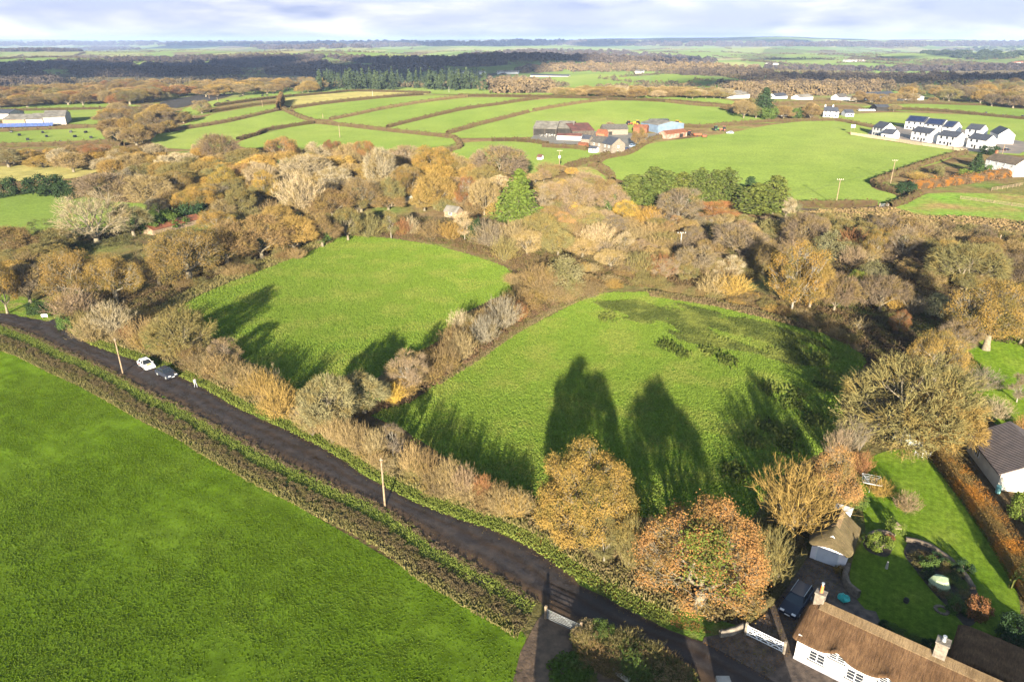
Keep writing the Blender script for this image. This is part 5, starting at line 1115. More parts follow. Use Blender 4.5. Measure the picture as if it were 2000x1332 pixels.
def house_at(A, B, depth, wall_h, roof_h, label, cat='house', name='house', wall='render', roof='slate', front=((.2, .5, .8), (.2, .5, .8)), door=None, chim=0, over=.25, solar=False, gable_win=(), group=None, floor=2.6, win=(1.0, 1.1), th=.18, side=1):
    """A, B: the two ground corners of the long front; the house lies on the far side of it"""
    d = (B - A); L_ = d.length; rz = math.atan2(d.y, d.x); z0 = min(A.z, B.z)
    h = empty(name, ((A.x), (A.y), z0), rz); tag(h, label, cat, group)
    s = side
    mb = MB(); mb.prism([(0, 0), (depth, 0), (depth, wall_h), (depth / 2, wall_h + roof_h), (0, wall_h)], 0, L_)
    # prism runs in x,z along y: turn so that length is x and depth is y
    mb.v = [(y, s * x, z) for x, y, z in mb.v]
    w = mb.build('wall', M[wall], h)
    r = MB(); sl = math.hypot(depth / 2, roof_h); k = roof_h / (depth / 2); e = over
    prof = [(-e, wall_h - k * e + .01), (depth / 2, wall_h + roof_h + .01), (depth + e, wall_h - k * e + .01), (depth + e, wall_h - k * e + th), (depth / 2, wall_h + roof_h + th + .02), (-e, wall_h - k * e + th)]
    r.prism(prof, -e * .6, L_ + e * .6); r.v = [(y, s * x, z) for x, y, z in r.v]
    ro = r.build('roof', M[roof], h)
    if solar:
        p = MB(); kk = math.atan2(roof_h, depth / 2)
        nx = max(2, int((L_ - 1.2) / 1.1))
        for i in range(nx):
            for j in range(2):
                x0 = .7 + i * 1.1; v0 = .5 + j * (sl - .9) / 2; v1 = v0 + (sl - .9) / 2 - .08
                q = [(x0, v0), (x0 + 1.02, v0), (x0 + 1.02, v1), (x0, v1)]
                vs = []
                for zz in (th + .04, th + .12):
                    for a, b in q: vs.append((a, s * (b * math.cos(kk)), wall_h + b * math.sin(kk) + zz))
                p.add(vs, [(0, 1, 2, 3), (4, 7, 6, 5), (0, 4, 5, 1), (1, 5, 6, 2), (2, 6, 7, 3), (3, 7, 4, 0)])
        p.build('solar_panels', M['solar'], ro)
    def window(x, z, ww, wh, y=0.0, nx=0):
        f = MB(); t = .07
        def bx(m, a0, b0, a1, b1, d0, d1):
            if nx == 0: m.box(a0, min(s * -d1, s * -d0), b0, a1, max(s * -d1, s * -d0), b1)
            else: m.box(L_ + d0 if nx > 0 else -d1, min(s * a0, s * a1), b0, L_ + d1 if nx > 0 else -d0, max(s * a0, s * a1), b1)
        g = MB(); bx(g, x - ww / 2, z, x + ww / 2, z + wh, .004, .03)
        for a0, b0, a1, b1 in ((x - ww / 2 - t, z - t, x - ww / 2, z + wh + t), (x + ww / 2, z - t, x + ww / 2 + t, z + wh + t), (x - ww / 2, z - t, x + ww / 2, z), (x - ww / 2, z + wh, x + ww / 2, z + wh + t), (x - .03, z, x + .03, z + wh)):
            bx(f, a0, b0, a1, b1, .004, .075)
        o = f.build('window', M['slate'] if wall == 'render' else M['white'], h); g.build('pane', M['glass'], o)
    for lv, row in enumerate(front):
        for q in row: window(q * L_, .95 + lv * floor, win[0], win[1])
    for gx, gz in gable_win: window(gx * depth, gz, .9, 1.0, nx=1)
    if door is not None:
        m = MB(); m.box(door * L_ - .5, -.05 if s > 0 else .01, .02, door * L_ + .5, -.01 if s > 0 else .05, 2.1); dd = m.build('door', M['darkin'], h)
    for c in range(chim):
        m = MB(); x = .45 if c == 0 else L_ - .45; m.box(x - .4, s * (depth / 2) - .35, wall_h + roof_h - .3, x + .4, s * (depth / 2) + .35, wall_h + roof_h + 1.0); m.box(x - .46, s * (depth / 2) - .41, wall_h + roof_h + 1.0, x + .46, s * (depth / 2) + .41, wall_h + roof_h + 1.12)
        for px_ in (-.18, .18): m.bar((x + px_, s * depth / 2, wall_h + roof_h + 1.12), (x + px_, s * depth / 2, wall_h + roof_h + 1.45), .11)
        m.build('chimney', M['brick'] if wall != 'render' else M['render'], ro)
    return h
def Z5(x, y): return (1500 + x / 4, 170 + y / 4)
def house(a, b, *k, **kw): return house_at(G(*a), G(*b), *k, **kw)
EW = ((.2, .42, .75), (.2, .5, .8))
house(Z5(808, 378), Z5(888, 397), 7.5, 5.0, 2.9, 'white house with dark slate roof, leftmost of the new estate', front=EW, door=.58, group='new white houses')
house(Z5(880, 402), Z5(968, 414), 6.6, 2.9, 2.3, 'low white garage with slate roof in front of the leftmost new house', cat='garage', name='garage', front=((.3,),))
house(Z5(1110, 415), Z5(1250, 441), 6.6, 5.0, 2.4, 'white house alone in the middle front of the estate, left of the two front pair', front=EW, door=.6, group='new white houses')
house(Z5(1312, 450), Z5(1458, 473), 6.6, 5.0, 2.4, 'white house second from right in the front row of the estate', front=EW, door=.6, group='new white houses', gable_win=((.5, 1.0),))
house(Z5(1545, 476), Z5(1690, 500), 6.8, 5.0, 2.4, 'white house at the right end of the front row with patio doors', front=((.3, .75), (.2, .5)), door=.45, group='new white houses')
house(Z5(1062, 330), Z5(1208, 348), 8.0, 5.0, 3.0, 'back row white house with solar panels, left of three joined', front=((.15, .35, .7), (.2, .5, .8)), door=.5, solar=True, group='new white houses')
house(Z5(1212, 350), Z5(1348, 366), 8.0, 4.6, 3.0, 'back row white house with solar panels, middle of three joined', front=((.2, .7), (.2, .5, .8)), door=.45, solar=True, group='new white houses')
house(Z5(1352, 368), Z5(1430, 378), 9.5, 4.2, 3.0, 'back row white house with solar panels, right of three joined', front=((.3,), (.5,)), solar=True, group='new white houses')
house(Z5(1530, 398), Z5(1640, 412), 7.8, 5.0, 2.6, 'back row white house with plain slate roof, right of the solar roofs', front=((.3, .7), (.3, .7)), group='new white houses')
hg = G(*Z5(1785, 447)); hb = G(*Z5(1912, 452))
dd_ = (hb - hg); nn_ = Vector((-dd_.y, dd_.x, 0)).normalized()
house_at(hb, hb + nn_ * 15, dd_.length, 5.0, 3.0, 'large white house at the right edge with its gable to the left', front=((.2, .5), (.2, .5, .8)), door=.35, group='new white houses', side=1, gable_win=())
house(Z5(1682, 655), Z5(1915, 706), 7.5, 5.0, 2.3, 'old house with mossy brown tiled roof at the right edge', wall='lime', roof='brown_tile', front=((.25, .3, .55, .6, .8), (.12, .38, .62, .88)), chim=1, win=(.9, 1.1))
# estate fence
def paling(pix, h, label, name='fence', step=2.4, mat='pale_timber', rails=True):
    p = GL(pix); m = MB(); o0 = empty(name, p[0]); tag(o0, label, 'fence'); base = p[0]; posts = []
    for a, b in zip(p[:-1], p[1:]):
        d = b - a; L_ = d.length; u = d / L_; n = Vector((-u.y, u.x, 0)) * .03
        k = max(1, round(L_ / step))
        for i in range(k):
            q = a + d * (i / k) - base; posts.append(q)
        a_, b_ = a - base, b - base
        for z0, z1 in (((.05, h * .92),) if not rails else tuple((h * f - .06, h * f + .06) for f in (.3, .6, .92))):
            vs = [a_ - n + Vector((0, 0, z0)), b_ - n + Vector((0, 0, z0)), b_ + n + Vector((0, 0, z0)), a_ + n + Vector((0, 0, z0)), a_ - n + Vector((0, 0, z1)), b_ - n + Vector((0, 0, z1)), b_ + n + Vector((0, 0, z1)), a_ + n + Vector((0, 0, z1))]
            m.add(vs, [(0, 3, 2, 1), (4, 5, 6, 7), (0, 1, 5, 4), (1, 2, 6, 5), (2, 3, 7, 6), (3, 0, 4, 7)])
    m.build('rails' if rails else 'boards', M[mat], o0)
    for q in posts[:100]:
        m = MB(); m.box(q.x - .07, q.y - .07, q.z - .2, q.x + .07, q.y + .07, q.z + h); m.build('post', M[mat], o0)
    return o0
paling([Z5(645, 378), Z5(800, 400), Z5(1000, 428), Z5(1200, 462), Z5(1400, 490), Z5(1550, 512)], 1.8, 'pale timber fence along the front of the new estate', rails=False, step=3)
paling([Z5(1745, 812), Z5(1830, 800), Z5(1910, 788), Z5(1990, 772)], 1.3, 'pale post and rail fence at the right edge', mat='timber', step=3)
paling([Z5(1500, 880), Z5(1620, 895), Z5(1760, 915), Z5(1900, 935), Z5(2060, 955)], 1.3, 'wire and post fence below the copper hedge', mat='timber', step=4)
# ---- farm
def Z4(x, y): return (1000 + x / 4, 200 + y / 4)
def barn(a, b, depth, wall_h, roof_h, label, wall, roof, name='barn', open_front=False, doors=(), **kw):
    h = house(a, b, depth, wall_h, roof_h, label, cat='barn', name=name, wall=wall, roof=roof, front=(), over=.3, **kw)
    L_ = (G(*b) - G(*a)).length
    for x0, x1, zt in doors:
        m = MB(); m.box(x0 * L_, -.06, .05, x1 * L_, -.01, zt); m.build('door', M['darkin'], h)
    return h
barn(Z4(165, 262), Z4(345, 268), 20, 4.2, 3.0, 'open fronted dark barn at the left end of the farm', 'dark_timber', 'asb', doors=((.03, .48, 4.3), (.52, .97, 4.3)))  # dark panels put the shade inside the open bays into colour
barn(Z4(350, 258), Z4(470, 262), 20, 4.0, 3.0, 'grey roofed barn behind the low cream shed', 'darkin', 'asb')
barn(Z4(470, 270), Z4(640, 262), 20, 3.2, 3.0, 'barn with dark red roof in the middle of the farm', 'dark_timber', 'rust2')
barn(Z4(350, 298), Z4(540, 304), 5.0, 2.6, .9, 'low cream shed with red roof in front of the cattle barns', 'lime', 'rust2', name='shed')
barn(Z4(715, 262), Z4(905, 258), 8, 3.4, 2.3, 'ruined stone shed with broken slate roof behind the farmhouse', 'stone', 'slate_grey', name='stone_shed', doors=((.2, .35, 2.2),))
barn(Z4(655, 285), Z4(720, 290), 6, 3, 1.8, 'small red brick outhouse behind the farmhouse', 'brick', 'rust', name='outhouse')
barn(Z4(1004, 212), Z4(1138, 243), (G(*Z4(1285, 216)) - G(*Z4(1138, 243))).length, 4.6, 1.6, 'big pale blue barn with light grey roof', 'blue', 'asb')
barn(Z4(945, 240), Z4(1050, 246), 7, 3, 1.5, 'small rust red shed left of the pale blue barn', 'rust', 'rust', name='shed')
barn(Z4(1210, 290), Z4(1365, 268), 6, 2.8, 1.4, 'rusty roofed shed with pale doors right of the blue barn', 'rust_pale', 'rust', name='shed', doors=((.62, .8, 2.2),))
barn(Z4(540, 322), Z4(600, 328), 5, 2.6, 1.6, 'small slate roofed lean shed beside the farmhouse chimney', 'stone', 'slate', name='shed')
barn(Z4(515, 352), Z4(575, 358), 3, 1.8, .6, 'small rusty hut in front of the farmhouse', 'rust', 'rust', name='hut')
fa, fb, fc = G(*Z4(610, 385)), G(*Z4(700, 402)), G(*Z4(775, 420))
house_at(fa, fb, 7.5, 5.0, 2.6, 'left half of the stone farmhouse with old grey slate roof and brick chimney', wall='stone', roof='slate_grey', front=((.7,), (.3, .75)), chim=1, name='farmhouse')
house_at(fb + Vector((.05, 0, 0)), fc, 8.0, 5.2, 2.9, 'right half of the stone farmhouse with blue slate roof and pale gable', wall='stone', roof='slate', front=((.3, .7), (.3, .7)), door=.5, name='farmhouse', gable_win=((.5, 1.0), (.5, 3.6)))
house(Z4(598, 396), Z4(655, 402), 3, 2.3, .9, 'little white lean to in front of the farmhouse chimney', cat='outhouse', name='outhouse', wall='lime', roof='slate', front=((.5,),))
house(Z4(195, 452), Z4(228, 455), 2.5, 1.5, .9, 'small white hutch with red roof alone in the paddock', cat='hutch', name='hutch', wall='lime', roof='rust2', front=())
# left pale farm sheds with solar roofs in front
def Z1(x, y): return (x / 2.857, y / 2.857)
barn(Z1(250, 702), Z1(372, 696), 26, 5, 3.0, 'largest pale farm shed at the right of the left group', 'concrete', 'asb')
barn(Z1(150, 704), Z1(245, 702), 24, 4, 2.6, 'pale farm shed in the middle of the left group', 'concrete', 'asb')
barn(Z1(20, 706), Z1(145, 704), 22, 4, 2.4, 'weathered farm shed with stained roof in the left group', 'timber', 'asb')
barn(Z1(-120, 670), Z1(55, 668), 18, 4, 2.0, 'dark blue roofed shed cut by the left edge', 'concrete', 'slate')
def solar_row(a, b, label):
    A, B = G(*a), G(*b); d = B - A; L_ = d.length; h = empty('solar_array', A, math.atan2(d.y, d.x)); tag(h, label, 'solar panels')
    m = MB(); f = MB(); n = int(L_ / 2.2)
    for i in range(n):
        x = i * 2.2; m.add([(x, 0, .8), (x + 2.1, 0, .8), (x + 2.1, 3.4, 2.6), (x, 3.4, 2.6), (x, 0, .88), (x + 2.1, 0, .88), (x + 2.1, 3.4, 2.68), (x, 3.4, 2.68)], [(0, 3, 2, 1), (4, 5, 6, 7), (0, 1, 5, 4), (1, 2, 6, 5), (2, 3, 7, 6), (3, 0, 4, 7)])
        if i % 3 == 0: f.bar((x, .3, 0), (x, .3, .9), .06); f.bar((x, 3, 0), (x, 3, 2.4), .06)
    m.build('panels', plain('blue_solar', (.08, .12, .28), .35, .2, .4), h); f.build('frame', M['galv'], h)
solar_row(Z1(-120, 722), Z1(295, 708), 'long blue row of ground solar panels before the pale farm sheds')
# dwellings and barns beyond, small in the view
house(Z5(428, 238), Z5(500, 243), 8, 4.2, 2.6, 'white cottage with two chimneys beside the lone evergreen', wall='render', roof='slate', front=((.25, .7), (.25, .7)), chim=2, name='cottage')
house(Z5(505, 243), Z5(548, 244), 8, 4.0, 2.4, 'white gabled wing joined to the right of the white cottage', wall='render', roof='slate', front=((.5,), (.5,)), chim=1, name='cottage')
house(Z5(605, 236), Z5(668, 237), 7, 2.6, 2.0, 'low white annexe right of the white cottage', wall='render', roof='slate', front=((.3, .7),), name='annexe')
house(Z5(75, 228), Z5(150, 229), 8, 2.4, 2.2, 'pale bungalow half hidden left of the white cottage', wall='render', roof='asb', front=((.3, .7),), name='bungalow')
barn(Z5(845, 188), Z5(945, 190), 8, 3, 1.2, 'dark green shed beside the row of parked cars', 'darkin', 'slate', name='shed')
barn(Z5(800, 106), Z5(995, 104), 14, 5, 2, 'dark blue barn beyond the white cottage', 'blue', 'slate')
barn(Z5(1035, 108), Z5(1215, 104), 14, 3, 2, 'pale roofed barn beside the tall mast', 'lime', 'asb')
house(Z5(555, 106), Z5(625, 106), 9, 2.6, 2.6, 'bungalow with grey roof left of the dark blue barn', wall='render', roof='slate_grey', front=((.3, .7),), name='bungalow')
barn(Z5(625, 108), Z5(700, 107), 10, 2.6, 1, 'pale flat roofed barn left of the dark blue barn', 'lime', 'asb')
house(Z5(250, 102), Z5(350, 101), 9, 2.4, 2.0, 'pale bungalow behind the lone evergreen', wall='lime', roof='asb', front=((.3, .7),), name='bungalow')
barn(Z5(-290, 92), Z5(-145, 90), 16, 3, 3, 'pale round topped barn left of the lone evergreen', 'lime', 'asb')
house(Z5(60, 94), Z5(150, 93), 9, 2.4, 2.2, 'dark roofed bungalow just right of the lone evergreen', wall='lime', roof='slate', front=((.3, .7),), name='bungalow')
FARB = [((880, 146), (945, 146), 'lime', 'asb', 5, 'long white barn in the distance left of the grey sheds'), ((970, 146), (1012, 145), 'lime', 'asb', 5, 'tall white shed in the middle distance'), ((1035, 151), (1110, 151), 'concrete', 'slate', 3, 'long low grey shed right of the tall white one'),
 ((770, 138), (788, 138), 'lime', 'slate_grey', 4, 'white house among the trees in the left distance'), ((36, 136), (52, 136), 'lime', 'asb', 4, 'white farm building in the shaded fields at far left'), ((58, 137), (78, 136), 'lime', 'rust', 5, 'white farm with reddish roof in the shaded fields at far left'),
 ((1240, 144), (1256, 144), 'lime', 'slate_grey', 4, 'white house by the tan wood in the middle distance'), ((1500, 128), (1520, 127), 'lime', 'asb', 4, 'far white house on the right slopes'), ((1650, 122), (1690, 121), 'lime', 'asb', 5, 'far pale barn on the right slopes'),
 ((1320, 120), (1345, 119), 'lime', 'asb', 4, 'cluster of far white buildings right of centre'), ((1978, 126), (2000, 125), 'lime', 'brick', 4, 'far white house at the right edge'), ((380, 138), (400, 137), 'lime', 'slate_grey', 4, 'white house among the dark wood at left')]
for a, b, w_, r_, hh_, lb in FARB: barn(a, b, 12, hh_, 2.5, lb, w_, r_, name='distant_building')
# smallholding shed, glasshouses, rusty shed
house((868, 424), (892, 428), 3.2, 2.1, 1.3, 'wooden garden shed with grey roof at the edge of the smallholding', cat='shed', name='garden_shed', wall='timber', roof='asb', front=((.5,),))
barn((300, 460), (394, 436), 4.5, 1.6, .9, 'long low shed with rusty iron roof among the trees', 'timber', 'rust', name='rusty_shed')
def glasshouse(a, b, depth, wh, rh, label):
    A, B = G(*a), G(*b); d = B - A; L_ = d.length; h = empty('greenhouse', A, math.atan2(d.y, d.x)); tag(h, label, 'greenhouse')
    f = MB(); g = MB(); n = max(3, int(L_ / .75))
    for i in range(n + 1):
        x = L_ * i / n
        for y0 in (0, depth): f.bar((x, y0, 0), (x, y0, wh), .03, 4)
        f.bar((x, 0, wh), (x, depth / 2, wh + rh), .03, 4); f.bar((x, depth, wh), (x, depth / 2, wh + rh), .03, 4)
    for y0, z0 in ((0, wh), (depth, wh), (depth / 2, wh + rh), (0, .05), (depth, .05)): f.bar((0, y0, z0), (L_, y0, z0), .04, 4)
    g.prism([(.04, .02), (depth - .04, .02), (depth - .04, wh), (depth / 2, wh + rh - .05), (.04, wh)], .04, L_ - .04); g.v = [(y, x, z) for x, y, z in g.v]
    f.build('frame', M['white'], h); g.build('panes', plain('greenhouse_glass', (.40, .42, .38), .25, .4, .8, (.20, .23, .16)), h); return h
glasshouse((552, 422), (572, 417), 3, 1.8, 1.0, 'white framed greenhouse among the trees of the belt')
glasshouse((780, 398), (806, 394), 3, 1.8, .9, 'old glass greenhouse in the smallholding garden')
glasshouse((1757, 864), (1800, 876), 2.2, 1.5, .7, 'garden greenhouse under the huge spreading oak')
# black bales and the stack behind the blue barn
def bale_mesh():
    m = MB(); m.bar((-.65, 0, .68), (.65, 0, .68), .68, 18); o = m.build('bale', M['black'], None, smooth=False, bevel=.08); return o
bale0 = bale_mesh(); first = [True]
def bale(g, z, rz, label, group):
    o = bale0 if first[0] else bale0.copy()
    if not first[0]: COL.objects.link(o)
    first[0] = False; o.location = (g.x, g.y, g.z + z); o.rotation_euler = (0, 0, rz); o.scale = (1.15, 1.15, 1.15); tag(o, label, 'bale', group)
for x, y in ((110, 762), (157, 787), (240, 747), (262, 769), (397, 744), (420, 770), (480, 746), (510, 776), (66, 744), (340, 803)):
    bale(G(*Z1(x, y)), 0, rn.uniform(0, 3), 'black round bale scattered in the pasture below the pale sheds', 'bales in the left pasture')
for x, y in ((1625, 214), (1700, 212), (1832, 232), (1985, 238), (1900, 240)):
    bale(G(*Z5(x, y)), 0, rn.uniform(0, 3), 'black round bale in the pasture beyond the white houses', 'bales in the right pasture')
s0, s1 = G(1264, 244), G(1310, 243)
for i in range(22):
    for lv in (0, 1):
        if lv and i % 11 in (0, 10): continue
        p = s0.lerp(s1, (i % 11 + .5 * lv) / 11); p = p + Vector((0, 3 * (i // 11), 0))
        bale(p, 1.35 * lv + .3, math.pi / 2, 'black bale in the stack behind the pale blue barn', 'bales in the stack')
# ---------------------------------------------------------------- the thatched cottage and its garden
def thatchmat(name, c1, c2):
    m, N, L, out = newmat(name); d = N.new('ShaderNodeBsdfDiffuse'); d.inputs['Roughness'].default_value = 1
    st = noise(N, L, 1.0, 6, stretch=(0, (9, 1.2, 1.2)), rough=.7); b = noise(N, L, .7, 5); f = noise(N, L, 14, 3)
    r = ramp(N, [(.3, c2), (.68, c1)]); L.new(st, r.inputs[0]); r2 = ramp(N, [(.3, (.7, .68, .66)), (.7, (1.2, 1.2, 1.15))]); L.new(b, r2.inputs[0])
    c = mix(N, L, r.outputs[0], r2.outputs[0], 1, 'MULTIPLY'); r3 = ramp(N, [(.3, (.75,) * 3), (.7, (1.2,) * 3)]); L.new(f, r3.inputs[0]); c = mix(N, L, c, r3.outputs[0], 1, 'MULTIPLY'); L.new(c, d.inputs[0])
    bp = N.new('ShaderNodeBump'); bp.inputs['Strength'].default_value = .9; bp.inputs['Distance'].default_value = .12; L.new(st, bp.inputs['Height']); L.new(bp.outputs[0], d.inputs['Normal']); L.new(d.outputs[0], out.inputs[0]); return m
M['dark_stone'] = plain('dark_garden_stone', (.13, .10, .075), .9, .4, 2.5, (.07, .055, .04), .6, 6)
M['thatch'] = thatchmat('thatch', (.145, .086, .048), (.055, .034, .021)); M['thatch_old'] = thatchmat('old_thatch', (.125, .095, .055), (.055, .048, .026))
M['thatch_ridge'] = thatchmat('ridge_thatch', (.19, .135, .08), (.10, .07, .042))
def thatch(parent, L_, yf, yb, eave, ridge, hipl, hipr, mat, brows=(), ov=.45, seed=0, eave_b=None):
    """thick rounded reed roof over x 0..L_, front eave at yf (negative), back eave at yb"""
    rg = np.random.default_rng(seed); nx, nu = max(24, int(L_ * 5)), 36; eave_b = eave if eave_b is None else eave_b
    xs = np.linspace(-ov, L_ + ov, nx); us = np.linspace(-1, 1, nu); V = []
    for x in xs:
        tl = np.clip((x + ov) / hipl, 0, 1) if hipl else 1.0; tr = np.clip((L_ + ov - x) / hipr, 0, 1) if hipr else 1.0
        k = math.sqrt(1 - (1 - tl) ** 2) * math.sqrt(1 - (1 - tr) ** 2)
        for u in us:
            a = abs(u); yy = (yf - ov) * a if u < 0 else (yb + ov) * a
            yy *= .80 + .20 * math.sqrt(k) if k < 1 else 1
            ev = eave if u < 0 else eave_b
            z = ridge - (ridge - ev) * (a ** 1.12)
            z = ev + (z - ev) * (.12 + .88 * k) if k < 1 else z
            if u < 0:
                for bx, bw, bl in brows: z += bl * math.exp(-((x - bx) / bw) ** 2) * a ** 3
            V.append((x, yy, z + rg.normal(0, .012)))
    i = np.arange(nx - 1)[:, None] * nu; j = np.arange(nu - 1)[None]
    o = npmesh('roof', V, np.stack([i + j, i + nu + j, i + nu + j + 1, i + j + 1], -1).reshape(-1, 4), mat, parent, smooth=True)
    so = o.modifiers.new('thickness', 'SOLIDIFY'); so.thickness = .34; so.offset = -1
    return o
cd = Vector((.777, -.63, 0)).normalized(); CO = Vector((27.3, 49.7, 0))
cot = empty('thatched_cottage', CO, math.atan2(cd.y, cd.x)); tag(cot, 'long white thatched cottage with two stone chimneys at the bottom right', 'cottage')
CL = 20.0
mb = MB(); mb.prism([(.15, 0), (.15, 2.75), (1.0, 4.3), (CL, 4.3), (CL, 0)], -2.6, 2.6)
mb = MB(); mb.box(.15, -2.6, 0, CL, 2.6, 2.95); mb.box(.9, -1.2, 2.95, CL, 1.2, 4.1); cw = mb.build('wall', M['lime'], cot)
mb = MB(); mb.box(.1, -2.66, .01, CL, -2.6, .35); mb.build('plinth', plain('grey_plinth', (.30, .29, .32), .9, .3, 2), cot)
EB = [(3.55, .85, 1.05), (7.6, .85, 1.05), (11.6, .85, 1.0)]
cr = thatch(cot, CL, -2.6, 2.6, 2.55, 5.3, 1.7, 0, M['thatch'], EB, seed=1)
mb = MB(); mb.prism([(-.62, -.36), (0, .16), (.62, -.36), (.62, -.44), (0, .06), (-.62, -.44)], .95, CL); mb.v = [(y, x, z + 5.3) for x, y, z in mb.v]; mb.build('ridge_cap', M['thatch_ridge'], cr)
def cwindow(x, z, w, h, lights=2, y=-2.6):
    f = MB(); g = MB(); g.box(x - w / 2, y - .035, z, x + w / 2, y - .004, z + h); t = .06
    for a0, b0, a1, b1 in ((-w / 2 - t, -t, -w / 2, h + t), (w / 2, -t, w / 2 + t, h + t), (-w / 2, -t, w / 2, 0), (-w / 2, h, w / 2, h + t)): f.box(x + a0, y - .08, z + b0, x + a1, y - .004, z + b1)
    for i in range(1, lights): f.box(x - w / 2 + w * i / lights - .035, y - .07, z, x - w / 2 + w * i / lights + .035, y - .036, z + h)
    for i in range(lights):
        for q in (1 / 3, 2 / 3): f.box(x - w / 2 + w * i / lights + .04, y - .055, z + h * q - .012, x - w / 2 + w * (i + 1) / lights - .04, y - .037, z + h * q + .012)
    o = f.build('window', M['white'], cot); g.build('pane', M['glass'], o)
    s = MB(); s.box(x - w / 2 - .15, y - .16, z - .14, x + w / 2 + .15, y - .004, z - .07); s.build('sill', plain('slate_sill', (.06, .06, .065), .7, .3, 2), o)
for x, z, w, h, n in ((2.0, .95, 1.25, 1.0, 2), (3.55, 2.22, 1.2, .62, 2), (5.2, .95, 1.3, 1.0, 2), (7.6, 2.22, 1.2, .62, 2), (9.4, .95, 1.2, 1.0, 2), (11.6, 2.22, 1.2, .6, 2)): cwindow(x, z, w, h, n)
def chimney(x, y, z0, z1, w, d, pot, parent):
    m = MB(); m.box(x - w, y - d, z0, x + w, y + d, z1); m.box(x - w - .06, y - d - .06, z1, x + w + .06, y + d + .06, z1 + .12); c = m.build('chimney', M['stone'], parent, bevel=.03)
    m = MB(); m.bar((x, y, z1 + .12), (x, y, z1 + .12 + pot[0]), pot[1], 12, pot[1] * .85); m.build('chimney_pot', pot[2], c)
    if pot[3]: m = MB(); m.bar((x, y, z1 + .12 + pot[0]), (x, y, z1 + .35 + pot[0]), pot[1] * .55, 10); m.bar((x, y, z1 + .35 + pot[0]), (x, y, z1 + .42 + pot[0]), pot[1] * .9, 10); m.build('cowl', M['galv'], c)
chimney(.75, .1, 4.3, 6.1, .42, .36, (.75, .15, plain('clay_pot', (.55, .19, .06), .8, .2, 3), True), cr)
chimney(10.4, .1, 4.6, 6.6, .46, .46, (.22, .17, M['galv'], True), cr)
# rear range with its big catslide roof facing away from the sun
rg_ = empty('thatched_wing', CO + cd * 11.2, math.atan2(cd.y, cd.x)); tag(rg_, 'dark shaded thatched rear wing behind the right chimney of the cottage', 'cottage wing')
mb = MB(); mb.box(.4, 2.7, 0, 9.5, 8.2, 2.3); mb.build('wall', M['lime'], rg_)
V = []; nx, ny = 30, 24
for i in range(nx):
    for j in range(ny):
        u = j / (ny - 1); x = -.1 + 10.0 * i / (nx - 1); k = min(1, (x + .1) / 1.8); kk = math.sqrt(max(0, 1 - (1 - k) ** 2)); V.append((x, 1.2 + u * (7.6 + .5 * kk), 2.35 + (2.5 * (1 - u) ** .9) * (.25 + .75 * kk) - .25 * (u ** 6)))
ii = np.arange(nx - 1)[:, None] * ny; jj = np.arange(ny - 1)[None]
wr = npmesh('roof', V, np.stack([ii + jj, ii + ny + jj, ii + ny + jj + 1, ii + jj + 1], -1).reshape(-1, 4), M['thatch'], rg_, smooth=True); so = wr.modifiers.new('thickness', 'SOLIDIFY'); so.thickness = .34; so.offset = -1
# thatched garage
ga, gb = G(1581, 1089), G(1649, 1113); gd = (gb - ga); GLn = gd.length
gar = empty('thatched_garage', ga, math.atan2(gd.y, gd.x)); tag(gar, 'small white garage with rounded thatched roof and grey roller door', 'garage')
mb = MB(); mb.prism([(0, 0), (GLn, 0), (GLn, 2.25), (GLn / 2, 3.7), (0, 2.25)], 0, 5.2); mb.build('wall', plain('pale_pink_wash', (.80, .76, .80), .85, .1, 1.2), gar)
th = empty('tmp'); r_ = thatch(None, 5.2, -GLn / 2, GLn / 2, 2.15, 4.25, 2.0, 1.2, M['thatch_old'], (), ov=.5, seed=4); bpy.data.objects.remove(th)
r_.parent = gar; r_.rotation_euler = (0, 0, math.pi / 2); r_.location = (GLn / 2, 0, 0)
mb = MB(); mb.prism([(-.42, -.30), (0, .10), (.42, -.30), (.42, -.36), (0, .02), (-.42, -.36)], 1.3, 4.6); mb.v = [(y, x, z + 4.27) for x, y, z in mb.v]; mb.build('ridge_cap', M['thatch_ridge'], r_)
mb = MB(); 
for i in range(12): mb.box(.62, -.05, .02 + i * .158, 2.72, -.012, .02 + i * .158 + .148)
mb.build('roller_door', plain('grey_door', (.62, .64, .70), .6, .12, 1), gar)
mb = MB()
for a in ((.5, -.07, 0, .62, -.008, 2.0), (2.72, -.07, 0, 2.84, -.008, 2.0), (.5, -.07, 2.0, 2.84, -.008, 2.1)): mb.box(*a)
mb.build('door_frame', M['white'], gar)
mb = MB(); mb.box(1.6, -.16, 2.3, 1.9, -.01, 2.42); mb.build('lamp', M['galv'], gar)
mb = MB(); mb.box(GLn / 2 - .7, 5.4, 0, GLn / 2 + .9, 6.5, 3.5); mb.box(GLn / 2 - .8, 5.3, 3.5, GLn / 2 + 1.0, 6.6, 3.62); mb.build('rear_chimney_block', M['lime'], gar, bevel=.03)
